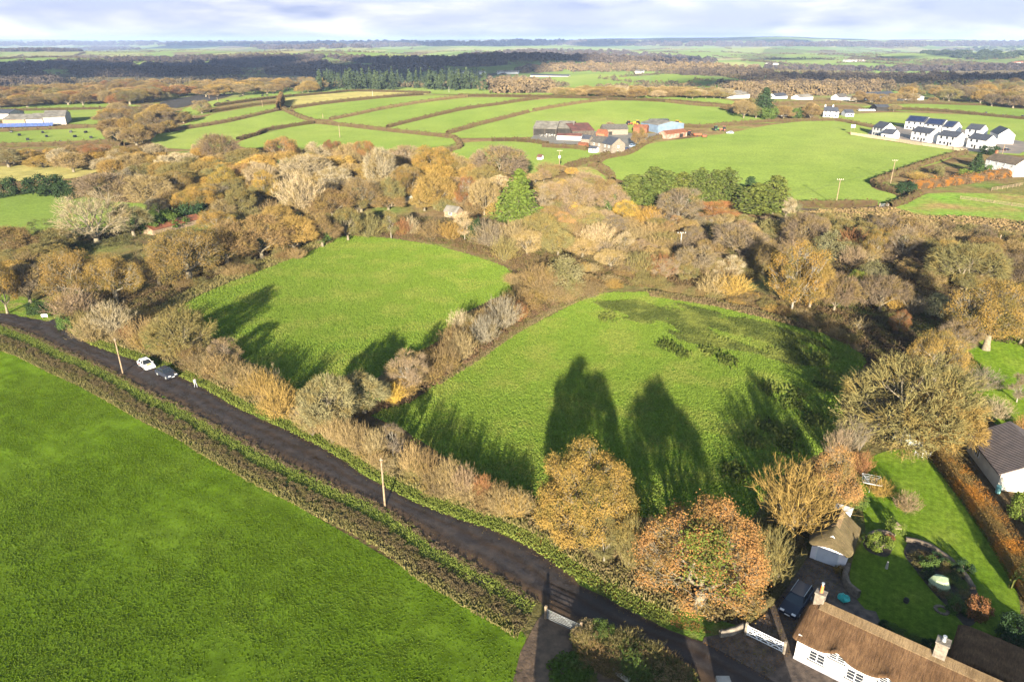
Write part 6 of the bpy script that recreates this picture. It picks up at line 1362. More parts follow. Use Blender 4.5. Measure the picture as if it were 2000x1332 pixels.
# neighbouring bungalow
tile = None
def tilemat():
    m, N, L, out = newmat('dark_ridged_tile'); b = N.new('ShaderNodeBsdfPrincipled'); tc = N.new('ShaderNodeTexCoord'); w = N.new('ShaderNodeTexWave'); w.bands_direction = 'Y' if False else 'X'; w.inputs['Scale'].default_value = 1.0; w.inputs['Distortion'].default_value = .3
    L.new(tc.outputs['Object'], w.inputs[0]); n = noise(N, L, .9, 5); r = ramp(N, [(.3, (.055, .042, .042)), (.7, (.10, .075, .07))]); L.new(n, r.inputs[0]); L.new(r.outputs[0], b.inputs['Base Color']); b.inputs['Roughness'].default_value = .8
    bp = N.new('ShaderNodeBump'); bp.inputs['Strength'].default_value = 1; bp.inputs['Distance'].default_value = .12; L.new(w.outputs[0], bp.inputs['Height']); L.new(bp.outputs[0], b.inputs['Normal']); L.new(b.outputs[0], out.inputs[0]); return m
M['tile'] = tilemat(); M['cream'] = plain('cream_render', (.62, .56, .46), .9, .15, .6)
house_at(G(1888, 880), G(1946, 957), 8.5, 2.5, 2.3, 'cream bungalow with ridged dark brown roof at the right edge', cat='bungalow', name='bungalow', wall='cream', roof='tile', front=((.3,), ), over=.4)
def low_wall(pix, h, w, label, mat='stone', name='stone_wall', cat='wall', k=4):
    p = smooth_loop([Vector(q) for q in GL(pix)], k, closed=False); X = np.array([(q.x, q.y) for q in p]); D = np.gradient(X, axis=0); D /= np.linalg.norm(D, axis=1)[:, None]; Sd = np.stack([-D[:, 1], D[:, 0]], -1); n = len(p); rg = np.random.default_rng(n)
    hv = h * (1 + rg.normal(0, .05, n)); prof = [(-.5, -.1), (-.46, 1), (.46, 1), (.5, -.1)]
    V = np.stack([np.concatenate([X + Sd * a * w, (np.array([q.z for q in p]) + (b * hv))[:, None]], 1) for a, b in prof], 1).reshape(-1, 3)
    i = np.arange(n - 1)[:, None] * 4; j = np.arange(3)[None]; Q = np.stack([i + j, i + j + 1, i + 4 + j + 1, i + 4 + j], -1).reshape(-1, 4); Q = np.vstack([Q, [[0, 1, 2, 3], [4 * n - 1, 4 * n - 2, 4 * n - 3, 4 * n - 4]]])
    return tag(npmesh(name, V, Q, M[mat]), label, cat)
low_wall([(1405, 1243), (1430, 1238), (1452, 1228)], .7, .4, 'low stone entrance wall left of the white gate')
low_wall([(1655, 1112), (1648, 1130), (1656, 1152), (1676, 1168)], .9, .5, 'dark garden wall curving from the garage to the patio', 'dark_stone')
low_wall([(1690, 1054), (1706, 1044), (1728, 1043), (1746, 1050)], .5, .4, 'little stone wall round the bed beside the garage', 'dark_stone')
low_wall([(1768, 1056), (1806, 1064), (1850, 1092), (1880, 1122), (1900, 1152)], .45, .45, 'low stone wall along the back of the flower bed', 'dark_stone')
low_wall([(1744, 818), (1716, 838), (1690, 862), (1676, 882)], 1.1, .25, 'curved pale boundary wall below the huge spreading oak', 'stone')
low_wall([(1462, 1213), (1484, 1196), (1506, 1174)], .18, .3, 'pale stone kerb along the left of the drive', 'concrete', 'kerb', 'kerb')
# ---------------------------------------------------------------- gates, poles, signs
def bars_gate(a, b, h, n, mat, label, brace=False, posts='timber', lean=0):
    A, B = G(*a), G(*b); d = B - A; L_ = d.length; g = empty('field_gate' if not brace else 'drive_gate', A, math.atan2(d.y, d.x)); tag(g, label, 'gate')
    f = MB(); t = .035 if not brace else .055
    for i in range(n): z = .18 + (h - .22) * (i / (n - 1)) ** .9; f.box(.12, -.02, z - t * .6, L_ - .12, .02, z + t * .6)
    for x in (.14, L_ - .14): f.box(x - t, -.03, .12, x + t, .03, h + .05)
    f.build('bars', M[mat], g)
    m = MB()
    if brace:
        for x0, x1 in ((.2, L_ * .35), (L_ * .35, L_ * .65), (L_ * .65, L_ - .2)):
            m.bar((x0, -.05, .2), (x1, -.05, h - .05), .04, 4); m.bar((x0, -.05, h - .05), (x1, -.05, .2), .04, 4)
    else: m.bar((.2, -.04, .2), (L_ / 2, -.04, h), .022, 4); m.bar((L_ - .2, -.04, .2), (L_ / 2, -.04, h), .022, 4)
    m.build('brace', M[mat], g)
    for x in (-.02, L_ + .02): m = MB(); m.box(x - .11, -.11, -.2, x + .11, .11, h + .3); m.build('post', M[posts], g, bevel=.015)
    return g
bars_gate((571, 808), (594, 832), 1.25, 5, 'galv', 'galvanised metal gate into the left meadow from the lane')
M['old_galv'] = plain('weathered_galvanised', (.22, .23, .23), .7, .3, 3)
bars_gate((1066, 1208), (1134, 1240), 1.3, 7, 'old_galv', 'long galvanised gate of the front pasture at the bottom')
bars_gate((1456, 1240), (1530, 1276), 1.25, 5, 'white', 'white cross braced drive gate beside the cottage', True, 'stone')
bars_gate((1717, 406), (1735, 405), 1.3, 5, 'galv', 'small distant metal gate into the big bright pasture')
def pole(x, yb, yt, label, arms=0, r=.125, mat='timber', name='telegraph_pole', cat='pole', box=False, hmin=0, brk=1):
    g = G(x, yb); h = max(hmin, topz(g, yt)); o = empty(name, g); tag(o, label, cat)
    m = MB(); m.bar((0, 0, -.3), (0, 0, h), r, 10, r * .75); m.build('shaft', M[mat], o)
    if brk: m = MB(); m.box(-.16, -.03, h - .35, .16, .03, h - .28); m.build('bracket', M['galv'], o)
    for i in range(arms):
        m = MB(); z = h - .25 - .9 * i; m.box(-1.1, -.07, z - .06, 1.1, .07, z + .06)
        a = m.build('crossarm', M['timber'], o); q = MB()
        for xx in (-1, -.35, .35, 1): q.bar((xx, 0, z + .06), (xx, 0, z + .3), .06, 6)
        q.build('insulators', M['white'], a)
    if box: m = MB(); m.box(-.45, -.6, h - 3.2, .45, -.15, h - 2.2); m.build('transformer', M['galv'], o)
    return o
pole(240, 729, 660, 'leaning pale telegraph pole on the verge beside the two cars')
pole(752, 989, 894, 'tall pale telegraph pole beside the lane with a twiggy foot')
P_B = [(1632, 403, 350, 'pale power pole with cross arm at the bottom of the big pasture', 1, 0), (1739, 359, 313, 'brown power pole with cross arm at the pasture hedge corner', 1, 0), (1328, 492, 454, 'white power pole with cross arm amid the thicket', 1, 0), (1092, 337, 294, 'power pole with transformer in front of the farmhouse paddock', 1, 1),
 (1947, 490, 459, 'pale pole in the hedge under the rushy pasture', 0, 0), (664, 270, 244, 'lone pale pole in the pasture above the belt', 0, 0), (786, 342, 309, 'white pole rising out of the mixed belt', 0, 0), (1584, 233, 211, 'pole beside the white cottage', 0, 0), (631, 233, 223, 'small far pole on the hill pasture', 0, 0), (425, 199, 190, 'tiny far pole on the hilltop, right of the ploughed field', 0, 0), (409, 194, 186, 'tiny far pole on the hilltop by the ploughed field', 0, 0), (513, 210, 196, 'thin far pole in the stubble strip', 0, 0), (381, 234, 225, 'small far pole by the copse edge', 0, 0), (1952, 322, 262, 'dark pole among the right edge houses', 0, 0), (877, 182, 170, 'white pole before the conifer plantation', 0, 0), (728, 190, 178, 'thin white pole on the crest strip', 0, 0), (1780, 200, 172, 'tall mast standing beside the pale roofed barn', 0, 0)]
for x, yb, yt, lb, ar, bx_ in P_B: pole(x, yb, yt, lb, ar, .16 if yb > 300 else .18, 'concrete' if 'white' in lb else 'timber', box=bool(bx_))
def wires(a, b, z, label, n=3):
    A, B = G(*a), G(*b); m = MB()
    for k in range(n):
        off = Vector(((k - (n - 1) / 2) * .9, 0, 0)); pts = [A.lerp(B, i / 10) + off + Vector((0, 0, z - 1.2 * (1 - (2 * i / 10 - 1) ** 2))) for i in range(11)]
        for p, q in zip(pts[:-1], pts[1:]): m.bar(p, q, .014, 3)
    o = m.build('power_lines', M['darkin'], None); tag(o, label, 'wires')
wires((1632, 403), (1328, 492), 8.4, 'power lines from the thicket pole to the big pasture pole')
wires((1632, 403), (1739, 359), 8.4, 'power lines between the two poles of the big pasture')
wires((1328, 492), (1092, 337), 8.0, 'power lines from the thicket pole up to the farm paddock', 2)
def board(x, yb, w, h, z, label, mat='white', name='sign', legs=2):
    g = G(x, yb); o = empty(name, g, .1); tag(o, label, 'sign'); m = MB(); m.box(-w / 2, -.03, z, w / 2, .03, z + h); m.build('panel', M[mat], o, bevel=.01); m = MB()
    for s in (-1, 1)[:legs]: m.box(s * w * .38 - .05, .035, 0, s * w * .38 + .05, .12, z + h)
    m.build('posts', M['timber'], o)
board(88, 622, 1.2, .55, .35, 'small white sign at the corner of the side lane')
board(1664, 262, 2.6, 1.6, 3.6, 'white sales board on a post at the estate corner')
# wind turbine
g = G(1612, 87); d_ = g.y; h_ = 5.5 * mpp(1612, 87); tb = empty('wind_turbine', g); tag(tb, 'white wind turbine on the horizon at right', 'turbine')
m = MB(); m.bar((0, 0, 0), (0, 0, h_), h_ * .035, 10, h_ * .018); m.build('tower', M['white'], tb); m = MB(); m.box(-h_ * .03, -h_ * .08, h_ * .97, h_ * .03, h_ * .06, h_ * 1.03); m.build('nacelle', M['white'], tb)
for k in range(3):
    a = .5 + k * 2.0944; m = MB(); m.bar((0, -h_ * .1, h_), (math.sin(a) * h_ * .75, -h_ * .1, h_ + math.cos(a) * h_ * .75), h_ * .03, 6, h_ * .008); m.build('blade', M['white'], tb)
# ---------------------------------------------------------------- vehicles
def paint(name, c, rough=.25): return plain(name, c, rough, .04, .5, coat=.15, spec=.35)
M['tyre'] = plain('tyre', (.02, .02, .02), .9, .2, 4); M['car_glass'] = plain('car_glass', (.02, .025, .03), .06, .2, 1, spec=.7); M['lamp'] = plain('lamp_glass', (.7, .7, .72), .1, .05, 2, spec=.7); M['red_lamp'] = plain('red_lamp', (.35, .02, .015), .2, .1, 2)
def car(loc, rz, body, label, L_=4.2, Wd=1.75, H=1.47, estate=False, cat='car', name='parked_car', group=None):
    c = empty(name, loc, rz); tag(c, label, cat, group); h = L_ / 2; w = Wd / 2
    cab0 = -h + (.12 if estate else .35); cab1 = h * .40; hood = .86 * H * .70
    m = MB(); m.prism([(-h + .06, .28), (-h, .55), (-h + .02, .80), (-h + .12, .92), (cab1 + .1, .93), (h * .72, .84), (h - .06, .70), (h, .52), (h - .05, .26)], -w, w); b = m.build('body', body, c, smooth=True, bevel=.07)
    for p in b.data.polygons: p.use_smooth = False
    def frust(x0, x1, x2, x3, z0, z1, y0, y1): return [(x0, -y0, z0), (x1, -y0, z0), (x1, y0, z0), (x0, y0, z0), (x2, -y1, z1), (x3, -y1, z1), (x3, y1, z1), (x2, y1, z1)], [(0, 3, 2, 1), (4, 5, 6, 7), (0, 1, 5, 4), (1, 2, 6, 5), (2, 3, 7, 6), (3, 0, 4, 7)]
    tx0, tx1 = cab0 + (.28 if estate else .55), cab1 - .75
    m = MB(); m.add(*frust(cab0, cab1 + .12, tx0, tx1, .90, H - .06, w - .06, w - .24)); m.build('windows', M['car_glass'], c, bevel=.03)
    m = MB(); m.add(*frust(tx0 - .05, tx1 + .08, tx0 + .02, tx1, H - .075, H, w - .215, w - .27)); r = m.build('roof', body, c, bevel=.02)
    if estate:
        for s in (-1, 1): q = MB(); q.bar((tx0, s * (w - .25), H + .05), (tx1 - .05, s * (w - .25), H + .05), .025, 6); q.build('roof_rail', M['galv'], r)
    m = MB()
    for s in (-1, 1):
        y0, y1 = s * (w - .05), s * (w - .235)
        for a, bb in ((cab0 + .02, tx0 - .02), (cab1 + .10, tx1 + .04), (cab0 + (cab1 - cab0) * .50, tx0 + (tx1 - tx0) * .55)): m.bar((a, y0, .90), (bb, y1, H - .04), .035, 4)
    m.build('pillars', body, c)
    for sx in (-h + .78, h - .82):
        for s in (-1, 1):
            q = MB(); q.bar((sx, s * (w - .2), .32), (sx, s * (w + .015), .32), .325, 18); wh = q.build('wheel', M['tyre'], c); q = MB(); q.bar((sx, s * (w + .012), .32), (sx, s * (w + .03), .32), .20, 12); q.build('rim', M['galv'], wh)
    for s in (-1, 1):
        q = MB(); q.box(h - .22, s * w * .62 - .2, .60, h - .015, s * w * .62 + .2, .74); q.build('headlight', M['lamp'], c, bevel=.03)
        q = MB(); q.box(-h - .01, s * w * .8 - .12, .62, -h + .12, s * w * .8 + .12, .85); q.build('tail_light', M['red_lamp'], c, bevel=.02)
        q = MB(); q.box(cab1 - .16, s * (w + .02) if s > 0 else s * (w + .16), .92, cab1 - .02, s * (w + .16) if s > 0 else s * (w + .02), 1.04); q.build('wing_mirror', body, c, bevel=.02)
    q = MB(); q.box(h - .01, -.26, .38, h + .012, .26, .48); q.build('number_plate', M['white'], c)
    return c
hd = G(336, 736) - G(306, 721); rz_ = math.atan2(hd.y, hd.x)
wc = car(G(287, 717), rz_ - .10, paint('white_car_paint', (.72, .72, .74)), 'small white hatchback with red and blue stripes parked at the lane side', 3.8, 1.65, 1.5)
for nm, x0, x1, y, mt in (('side_stripe', -1.5, -.2, -.84, paint('red_livery', (.45, .03, .03))), ('side_stripe', -.1, .8, -.84, paint('blue_livery', (.03, .07, .35)))):
    q = MB(); q.prism([(x0, .42), (x1, .55), (x1 + .2, .82), (x0 + .3, .7)], y - .012, y + .0); q.build(nm, mt, wc)
q = MB(); q.box(1.0, -.35, .885, 1.45, .3, .93); q.build('bonnet_panel', paint('yellow_livery', (.75, .42, .02)), wc, bevel=.01)
dc = car(G(326, 734), rz_ + .02, paint('dark_car_paint', (.03, .035, .05)), 'dark grey hatchback parked in front of the white one on the lane', 4.2, 1.75, 1.45)
q = MB(); 
for i in range(3): q.box(.25 + .16 * i, -.45, 1.16 - .10 * i, .33 + .16 * i, .1 + .1 * i, 1.18 - .10 * i)
q.build('windscreen_papers', M['white'], dc)
car(Vector((28.4, 54.2, .05)), math.atan2(-.75, -.66), paint('navy_paint', (.006, .010, .026), .3), 'navy blue estate car with silver roof rails on the cottage drive', 4.7, 1.82, 1.5, True)
car(G(*Z4(942, 348)), .9, paint('pale_blue_paint', (.30, .42, .60)), 'light blue car in the farmyard beside the bare tree', 4.1)
car(G(*Z4(895, 374)), 1.2, paint('dark_blue_paint', (.03, .05, .12)), 'dark blue car at the farmhouse gable', 4.1)
car(G(*Z4(1702, 246)), 2.9, paint('silver_blue_paint', (.40, .47, .56)), 'silver blue car standing alone in the big bright pasture', 4.2)
for i in range(6): car(G(*Z5(712 + i * 22, 190)), 1.4, M['white'], 'white car in the parked row beside the dark green shed', 4.2, group='row of white parked cars')
car(G(*Z5(1860, 500)), .5, paint('black_paint', (.015, .016, .02)), 'black car parked beside the old brown roofed house', 4.3)
def tractor(px, rz, col, label, loader=True, name='tractor'):
    c = empty(name, G(*px), rz); tag(c, label, 'farm machine'); m = MB(); m.box(.2, -.45, .8, 2.2, .45, 1.6); m.build('bonnet', col, c, bevel=.08)
    m = MB(); m.box(-1.3, -.8, 1.1, .3, .8, 2.7); m.build('cab', M['car_glass'], c, bevel=.06); m = MB(); m.box(-1.4, -.85, 2.7, .4, .85, 2.85); m.build('cab_roof', col, c, bevel=.03)
    for x, r in ((-.9, .85), (1.7, .6)):
        for s in (-1, 1): q = MB(); q.bar((x, s * .75, r), (x, s * 1.2, r), r, 16); w_ = q.build('wheel', M['tyre'], c); q = MB(); q.bar((x, s * 1.19, r), (x, s * 1.23, r), r * .5, 12); q.build('rim', col, w_)
    if loader:
        m = MB()
        for s in (-1, 1): m.bar((0, s * .55, 1.9), (2.6, s * .55, 1.5), .09, 6); m.bar((2.6, s * .55, 1.5), (3.3, s * .55, .5), .09, 6)
        m.build('loader_arm', col, c); m = MB(); m.prism([(3.1, .2), (3.9, .2), (3.5, .5), (3.3, 1.0)], -1.1, 1.1); m.build('bucket', col, c)
    return c
YEL = paint('machine_yellow', (.62, .36, .02), .5); RED = paint('machine_red', (.32, .085, .035), .6); GRN = paint('machine_green', (.06, .16, .06), .6)
tractor(Z4(975, 178), 2.6, YEL, 'yellow loader left of the pale blue barn'); tractor(Z4(915, 180), .3, paint('brown_machine', (.25, .08, .03), .7), 'reddish tractor left of the yellow loader', False); tractor(Z4(1292, 178), .6, YEL, 'yellow loader right of the black bale stack')
tractor(Z4(1385, 262), 1.0, RED, 'red tractor beside the rusty roofed shed', False); tractor(Z4(1648, 226), 2.9, RED, 'red tractor at the end of the hedge line', False); tractor(Z4(1595, 224), .2, GRN, 'green tractor left of the red one at the hedge', False)
def trailer(px, rz, col, label):
    c = empty('trailer', G(*px), rz); tag(c, label, 'trailer'); m = MB(); m.prism([(-2, .7), (2, .7), (2.15, 1.7), (-2.15, 1.7)], -1, 1); m.build('bed', col, c, bevel=.04)
    for s in (-1, 1): q = MB(); q.bar((-.3, s * .8, .42), (-.3, s * 1.05, .42), .42, 14); q.build('wheel', M['tyre'], c)
    m = MB(); m.bar((2, 0, .75), (3.3, 0, .55), .08, 6); m.build('drawbar', col, c)
trailer(Z4(1445, 268), .2, RED, 'orange red trailer between the rusty shed and the lone machine'); trailer(Z4(1505, 280), 1.2, RED, 'orange red hopper trailer standing alone in the pasture')
# ---------------------------------------------------------------- cattle
def cow(mat, name='cow'):
    c = empty(name); rings = [(-1.05, 1.05, .16, .2), (-.9, 1.05, .3, .36), (-.4, .98, .36, .42), (.2, .96, .36, .44), (.7, 1.02, .32, .42), (1.0, 1.12, .2, .3), (1.3, 1.22, .14, .18), (1.55, 1.16, .12, .13), (1.8, 1.0, .07, .08)]; V = []; n = 10
    for x, z, a, b in rings:
        for i in range(n): t = 2 * math.pi * i / n; V.append((x, a * math.cos(t), z + b * math.sin(t)))
    m = MB(); m.add(V, [(k * n + i, k * n + (i + 1) % n, (k + 1) * n + (i + 1) % n, (k + 1) * n + i) for k in range(len(rings) - 1) for i in range(n)] + [tuple(range(n - 1, -1, -1)), tuple(range((len(rings) - 1) * n, len(rings) * n))])
    for s in (-1, 1):
        m.bar((.72, s * .2, .9), (.74, s * .2, .45), .13, 7, .07); m.bar((.74, s * .2, .45), (.72, s * .2, 0), .07, 7, .06)
        m.bar((-.8, s * .2, .95), (-.7, s * .2, .6), .17, 7, .09); m.bar((-.7, s * .2, .6), (-.88, s * .2, .42), .09, 7, .06); m.bar((-.88, s * .2, .42), (-.84, s * .2, 0), .06, 7, .06); m.bar((1.5, s * .1, 1.26), (1.48, s * .28, 1.28), .05, 5, .02)
    m.bar((-1.05, 0, 1.25), (-1.15, 0, .5), .03, 5); m.build('body', mat, c, smooth=True); return c
cow_b = cow(plain('black_hide', (.02, .018, .016), .8, .3, 3)); cow_w = cow(plain('pied_hide', (.45, .43, .40), .85, .3, 1.2, (.02, .018, .016)))
first_c = {0: True, 1: True}
def put_cow(g, w, label, group):
    o = (cow_b, cow_w)[w]; o = o if first_c[w] else copy_tree(o); first_c[w] = False; o.location = g; o.rotation_euler = (0, 0, rn.uniform(0, 6.28)); o.scale = (1.15,) * 3; tag(o, label, 'cow', group)
for x, y in ((1205, 588), (1222, 584), (1272, 571), (1340, 545), (1350, 541), (1347, 572), (1400, 559), (1415, 565), (1465, 543), (1490, 538), (1467, 534), (1530, 523), (1525, 527), (1560, 524), (1580, 522), (1640, 511), (1712, 515), (1795, 520)): put_cow(G(*Z1(x, y)), 0, 'small dark cow on the hillside pasture', 'cattle on the hillside')
for x, y in ((232, 262), (246, 250), (262, 268), (280, 258), (296, 266), (308, 252), (322, 262), (334, 250), (300, 246), (270, 246)): put_cow(G(*Z4(x, y + 12)), 1, 'black and white cow in the farmyard before the open barn', 'cattle in the farmyard')
# ---------------------------------------------------------------- the walking person
def person(g, rz, label):
    bm = bmesh.new(); sk = bm.verts.layers.skin.verify(); vs = {}
    def v(k, co, r):
        q = bm.verts.new(co); q[sk].radius = (r, r * .85); vs[k] = q; return q
    def e(a, b): bm.edges.new((vs[a], vs[b]))
    v('pel', (0, 0, .95), .15); v('waist', (0, 0, 1.10), .135); v('chest', (.02, 0, 1.32), .165); v('neck', (.03, 0, 1.50), .06); v('head', (.05, 0, 1.60), .095); v('crown', (.04, 0, 1.70), .085)
    for a, b in (('pel', 'waist'), ('waist', 'chest'), ('chest', 'neck'), ('neck', 'head'), ('head', 'crown')): e(a, b)
    for s, n, st in ((1, 'l', .22), (-1, 'r', -.20)):
        v(n + 'hip', (0, s * .10, .88), .105); v(n + 'knee', (st * .6 + .03, s * .11, .50), .068); v(n + 'ank', (st - .04, s * .11, .09), .045); v(n + 'toe', (st + .14, s * .12, .04), .04)
        for a, b in (('pel', n + 'hip'), (n + 'hip', n + 'knee'), (n + 'knee', n + 'ank'), (n + 'ank', n + 'toe')): e(a if a == 'pel' else a, b)
        v(n + 'sh', (.02, s * .19, 1.42), .068); v(n + 'el', (-st * .4, s * .25, 1.14), .047); v(n + 'wr', (-st * .8 + .06, s * .25, .92), .033); v(n + 'pa', (-st * .85 + .07, s * .25, .85), .035)
        for a, b in (('chest', n + 'sh'), (n + 'sh', n + 'el'), (n + 'el', n + 'wr'), (n + 'wr', n + 'pa')): e(a, b)
        for k in range(5):
            q = vs[n + 'pa'].co; f = v(n + 'f%d' % k, (q.x + (k - 2) * .018 + (.03 if k == 4 else 0), q.y - s * .012, q.z - (.085 - .012 * abs(k - 1.5) if k < 4 else .045)), .009); e(n + 'pa', n + 'f%d' % k)
    vs['pel'][sk].use_root = True
    me = bpy.data.meshes.new('person'); bm.to_mesh(me); bm.free(); o = obj('person', me); o.modifiers.new('skin', 'SKIN'); o.modifiers.new('sub', 'SUBSURF').levels = 1
    dg = bpy.context.evaluated_depsgraph_get(); m2 = bpy.data.meshes.new_from_object(o.evaluated_get(dg)); o.modifiers.clear(); o.data = m2
    for mm in (plain('skin', (.45, .28, .2), .6, .1, 5), plain('white_top', (.42, .43, .47), .9, .1, 5), plain('grey_trousers', (.30, .31, .36), .9, .15, 5), plain('dark_shoes', (.03, .03, .03), .8, .1, 5)): m2.materials.append(mm)
    for p in m2.polygons:
        z = p.center.z; y = abs(p.center.y); p.material_index = 0 if z > 1.47 or (z < .93 and y > .2) else 1 if z > .97 else 2 if z > .1 else 3; p.use_smooth = True
    m = MB(); m.ball((.025, 0, 1.685), .105, 12, 8, .85); m.build('hair', plain('dark_hair', (.03, .022, .018), .8, .2, 9), o)
    m = MB(); m.box(-.24, -.15, 1.08, -.12, .15, 1.42); m.build('backpack', plain('dark_pack', (.02, .025, .05), .8, .2, 5), o, bevel=.04)
    for s in (-1, 1): m = MB(); m.ball((.135, s * .035, 1.63), .012, 6, 4); m.build('eye', M['darkin'], o)
    m = MB(); m.prism([(.13, 1.57), (.165, 1.585), (.135, 1.63)], -.015, .015); m.build('nose', m2.materials[0], o)
    o.location = g; o.rotation_euler = (0, 0, rz); tag(o, label, 'person')
person(G(383, 757), rz_, 'person in pale clothes with a dark backpack walking at the lane edge')
# ---------------------------------------------------------------- small garden and field things
g = G(1697, 962); o = empty('rotary_dryer', g); tag(o, 'silver rotary clothes dryer open on the lawn', 'clothes dryer'); m = MB(); m.bar((0, 0, 0), (0, 0, 1.85), .03, 8); m.build('pole', M['galv'], o)
m = MB(); ln = MB()
for k in range(4):
    a = .4 + k * math.pi / 2; b = a + math.pi / 2; m.bar((0, 0, 1.25), (1.5 * math.cos(a), 1.5 * math.sin(a), 1.95), .025, 6)
    for q in (.35, .5, .65, .8, 1.0): ln.bar((1.5 * q * math.cos(a), 1.5 * q * math.sin(a), 1.25 + .7 * q), (1.5 * q * math.cos(b), 1.5 * q * math.sin(b), 1.25 + .7 * q), .012, 4)
m.build('arms', M['galv'], o); ln.build('lines', M['white'], o)
def chair(px, rz, label, name='garden_chair'):
    o = empty(name, G(*px), rz); tag(o, label, 'chair', 'white chairs under the big oak'); m = MB(); m.box(-.24, -.24, .42, .24, .24, .46); m.build('seat', M['white'], o, bevel=.01); m = MB()
    for k in range(4): m.box(-.24 + .13 * k, .2, .48, -.24 + .13 * k + .09, .24, .95)
    m.build('backrest', M['white'], o)
    for x in (-.2, .2):
        for y in (-.2, .2): m = MB(); m.bar((x, y, 0), (x * .95, y * .95, .42), .025, 6); m.build('leg', M['white'], o)
chair((1790, 890), .8, 'white garden chair left of the white table by the greenhouse'); chair((1812, 893), 3.6, 'white garden chair right of the white table by the greenhouse'); chair((1748, 862), 2.0, 'white garden chair standing left of the greenhouse')
o = empty('garden_table', G(1801, 891)); tag(o, 'white garden table between two chairs below the greenhouse', 'table'); m = MB(); m.bar((0, 0, .70), (0, 0, .74), .5, 16); m.build('tabletop', M['white'], o)
for k in range(3): m = MB(); m.bar((.4 * math.cos(k * 2.09), .4 * math.sin(k * 2.09), 0), (.1 * math.cos(k * 2.09), .1 * math.sin(k * 2.09), .7), .03, 6); m.build('leg', M['white'], o)
o = empty('garden_bench', G(1746, 876), .15); tag(o, 'small timber bench in front of the greenhouse chair', 'bench'); m = MB(); m.box(-.6, -.2, .40, .6, .2, .46); m.build('seat', M['pale_timber'], o); m = MB(); m.box(-.6, .17, .46, .6, .22, .85); m.build('backrest', M['pale_timber'], o)
for x in (-.5, .5): m = MB(); m.box(x - .04, -.18, 0, x + .04, .2, .4); m.build('leg', M['pale_timber'], o)
o = empty('bird_table', G(1748, 1046)); tag(o, 'wooden bird table beside the yellow green bush', 'bird table'); m = MB(); m.bar((0, 0, 0), (0, 0, 1.2), .05, 8); m.build('post', M['pale_timber'], o); m = MB(); m.box(-.35, -.35, 1.2, .35, .35, 1.25); m.build('tray', M['pale_timber'], o); m = MB(); m.prism([(-.26, 1.5), (0, 1.7), (.26, 1.5), (.26, 1.54), (0, 1.75), (-.26, 1.54)], -.26, .26); m.build('roof', M['timber'], o)
o = empty('plant_cover', G(1833, 1146)); tag(o, 'pale green faceted cover over a plant in the flower bed', 'plant cover'); m = MB(); m.ball((0, 0, .55), 1.0, 7, 4, .85, .08, 3); m.build('fleece', plain('green_fleece', (.30, .36, .22), .8, .15, 2), o); m = MB(); m.bar((0, 0, 0), (0, 0, .4), .95, 9, 1.0); m.build('skirt', plain('fleece_skirt', (.20, .25, .13), .85, .15, 2), o)
o = MB().ball((0, 0, .25), .55, 10, 6, .75, .22, 5).ball((.45, .1, .18), .32, 8, 5, .7, .2, 6).build('tarpaulin', plain('teal_tarp', (.03, .34, .30), .5, .3, 3), None); o.location = G(1646, 1172) + Vector((0, 0, .05)); tag(o, 'crumpled teal tarpaulin heap on the drive', 'tarpaulin')
o = empty('garden_statue', G(1731, 1110)); tag(o, 'little pale stone statue on the lower lawn', 'statue'); m = MB(); m.bar((0, 0, 0), (0, 0, .35), .16, 8, .13); m.bar((0, 0, .35), (0, 0, .75), .14, 8, .09); m.ball((0, 0, .84), .11, 8, 6); m.build('figure', M['concrete'], o)
o = MB().bar((0, 0, 0), (0, 0, .35), .22, 12, .28).ball((0, 0, .42), .24, 8, 5, .6, .2, 3).build('plant_pot', M['darkin'], None); o.location = G(1769, 1176); tag(o, 'dark plant pot standing on the lower lawn', 'plant pot')
m = MB()
for k in range(14): a = k * 2 * math.pi / 14; m.box(math.cos(a) * .55 - .14, math.sin(a) * .55 - .14, 0, math.cos(a) * .55 + .14, math.sin(a) * .55 + .14, .16)
o = m.build('stone_ring', M['dark_stone'], None, bevel=.03); o.location = G(1839, 1192); tag(o, 'small ring of stones on the lower lawn', 'stone ring')
o = MB().bar((0, 0, 0), (0, 0, .9), .28, 12, .3).bar((0, 0, .9), (0, 0, .98), .32, 12).build('water_butt', plain('teal_bin', (.20, .45, .42), .5, .1, 2), None); o.location = G(1948, 962); tag(o, 'turquoise water butt at the corner of the cream bungalow', 'water butt')
o = empty('water_trough', G(1216, 1318), -.75); tag(o, 'old stone water trough in the hedge by the lower gate', 'trough'); m = MB()
for a in ((-.9, -.4, 0, .9, -.32, .55), (-.9, .32, 0, .9, .4, .55), (-.9, -.32, 0, -.82, .32, .55), (.82, -.32, 0, .9, .32, .55), (-.82, -.32, 0, .82, .32, .1)): m.box(*a)
m.build('basin', M['concrete'], o); m = MB(); m.box(-.82, -.32, .1, .82, .32, .42); m.build('water', M['car_glass'], o)
o = MB().box(-.6, -.5, 0, .6, .5, .5).build('stone_block', M['concrete'], None, bevel=.05); o.location = G(1413, 1336); tag(o, 'pale stone block on the lane edge at the very bottom', 'stone')

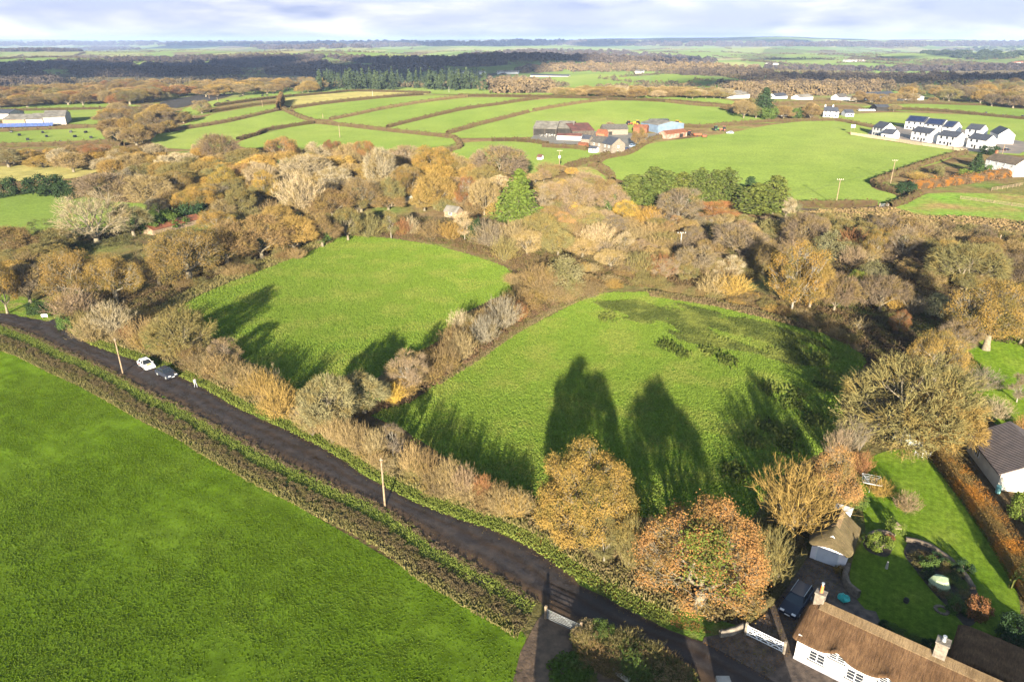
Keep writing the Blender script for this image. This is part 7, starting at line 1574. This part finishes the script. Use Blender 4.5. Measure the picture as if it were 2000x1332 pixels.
# unseen houses added under the viewpoint to shade the lower lane and gate
house_at(Vector((.6, 26.4, 0)), Vector((14.2, 25.6, 0)), 7, 3.0, 2.3, 'unseen house added to shade the lower lane, left of two', wall='lime', roof='slate', front=((.2, .5, .8),), door=.35, chim=1)
house_at(Vector((16.6, 27.5, 0)), Vector((23.0, 27, 0)), 7, 2.8, 2.2, 'unseen house added to shade the lower lane, right of two', wall='lime', roof='slate', front=((.3, .7),), door=.5)
# ---------------------------------------------------------------- air
def haze():
    m = MB(); m.box(-27500, -27500, -75, 27500, 27500, 120); m_ = bpy.data.materials.new('haze_air'); m_.use_nodes = True; nt = m_.node_tree; nt.nodes.clear()
    out = nt.nodes.new('ShaderNodeOutputMaterial'); v = nt.nodes.new('ShaderNodeVolumePrincipled'); v.inputs['Color'].default_value = (.48, .63, 1.0, 1); v.inputs['Density'].default_value = HAZE; v.inputs['Anisotropy'].default_value = 0.0
    nt.links.new(v.outputs[0], out.inputs['Volume']); o = m.build('haze', m_, None); tag(o, 'pale blue haze over the distant country', 'haze', kind='stuff')
HAZE = 1 / 13500
haze()
# ---------------------------------------------------------------- unseen clouds added high behind the viewpoint to shade the distant country
def cloud(x, y, ax, ay, seed, label, n=34, alt=900):
    """an unseen flat cumulus bank set up-sun of the ground (x, y) it shades"""
    p = Vector((x, y, 0)) - LD * (alt / -LD.z); rg = random.Random(seed); m = MB(); k = 0
    while k < n:
        a, b = rg.uniform(-1, 1), rg.uniform(-1, 1)
        if a * a + b * b > 1: continue
        m.ball((a * ax, b * ay, rg.uniform(-8, 12)), rg.uniform(.22, .42) * min(ax, ay), 14, 8, .12, .1, seed * 50 + k); k += 1
    o = m.build('cloud', M['cloud'], None, smooth=True); o.location = p; tag(o, label, 'cloud', kind='structure')
M['cloud'] = plain('cloud_white', (.85, .85, .87), 1, .05, .002)
cloud(-900, 1900, 1000, 620, 1, 'long unseen cloud bank placed to shade the left distance')
cloud(760, 1130, 520, 150, 2, 'narrow unseen cloud placed to shade the right valley')
cloud(700, 2700, 900, 260, 3, 'far unseen cloud placed to shade the centre distance')
cloud(-200, 8500, 3600, 1500, 4, 'great unseen cloud sheet placed to shade the horizon ridge', 40, 1300)
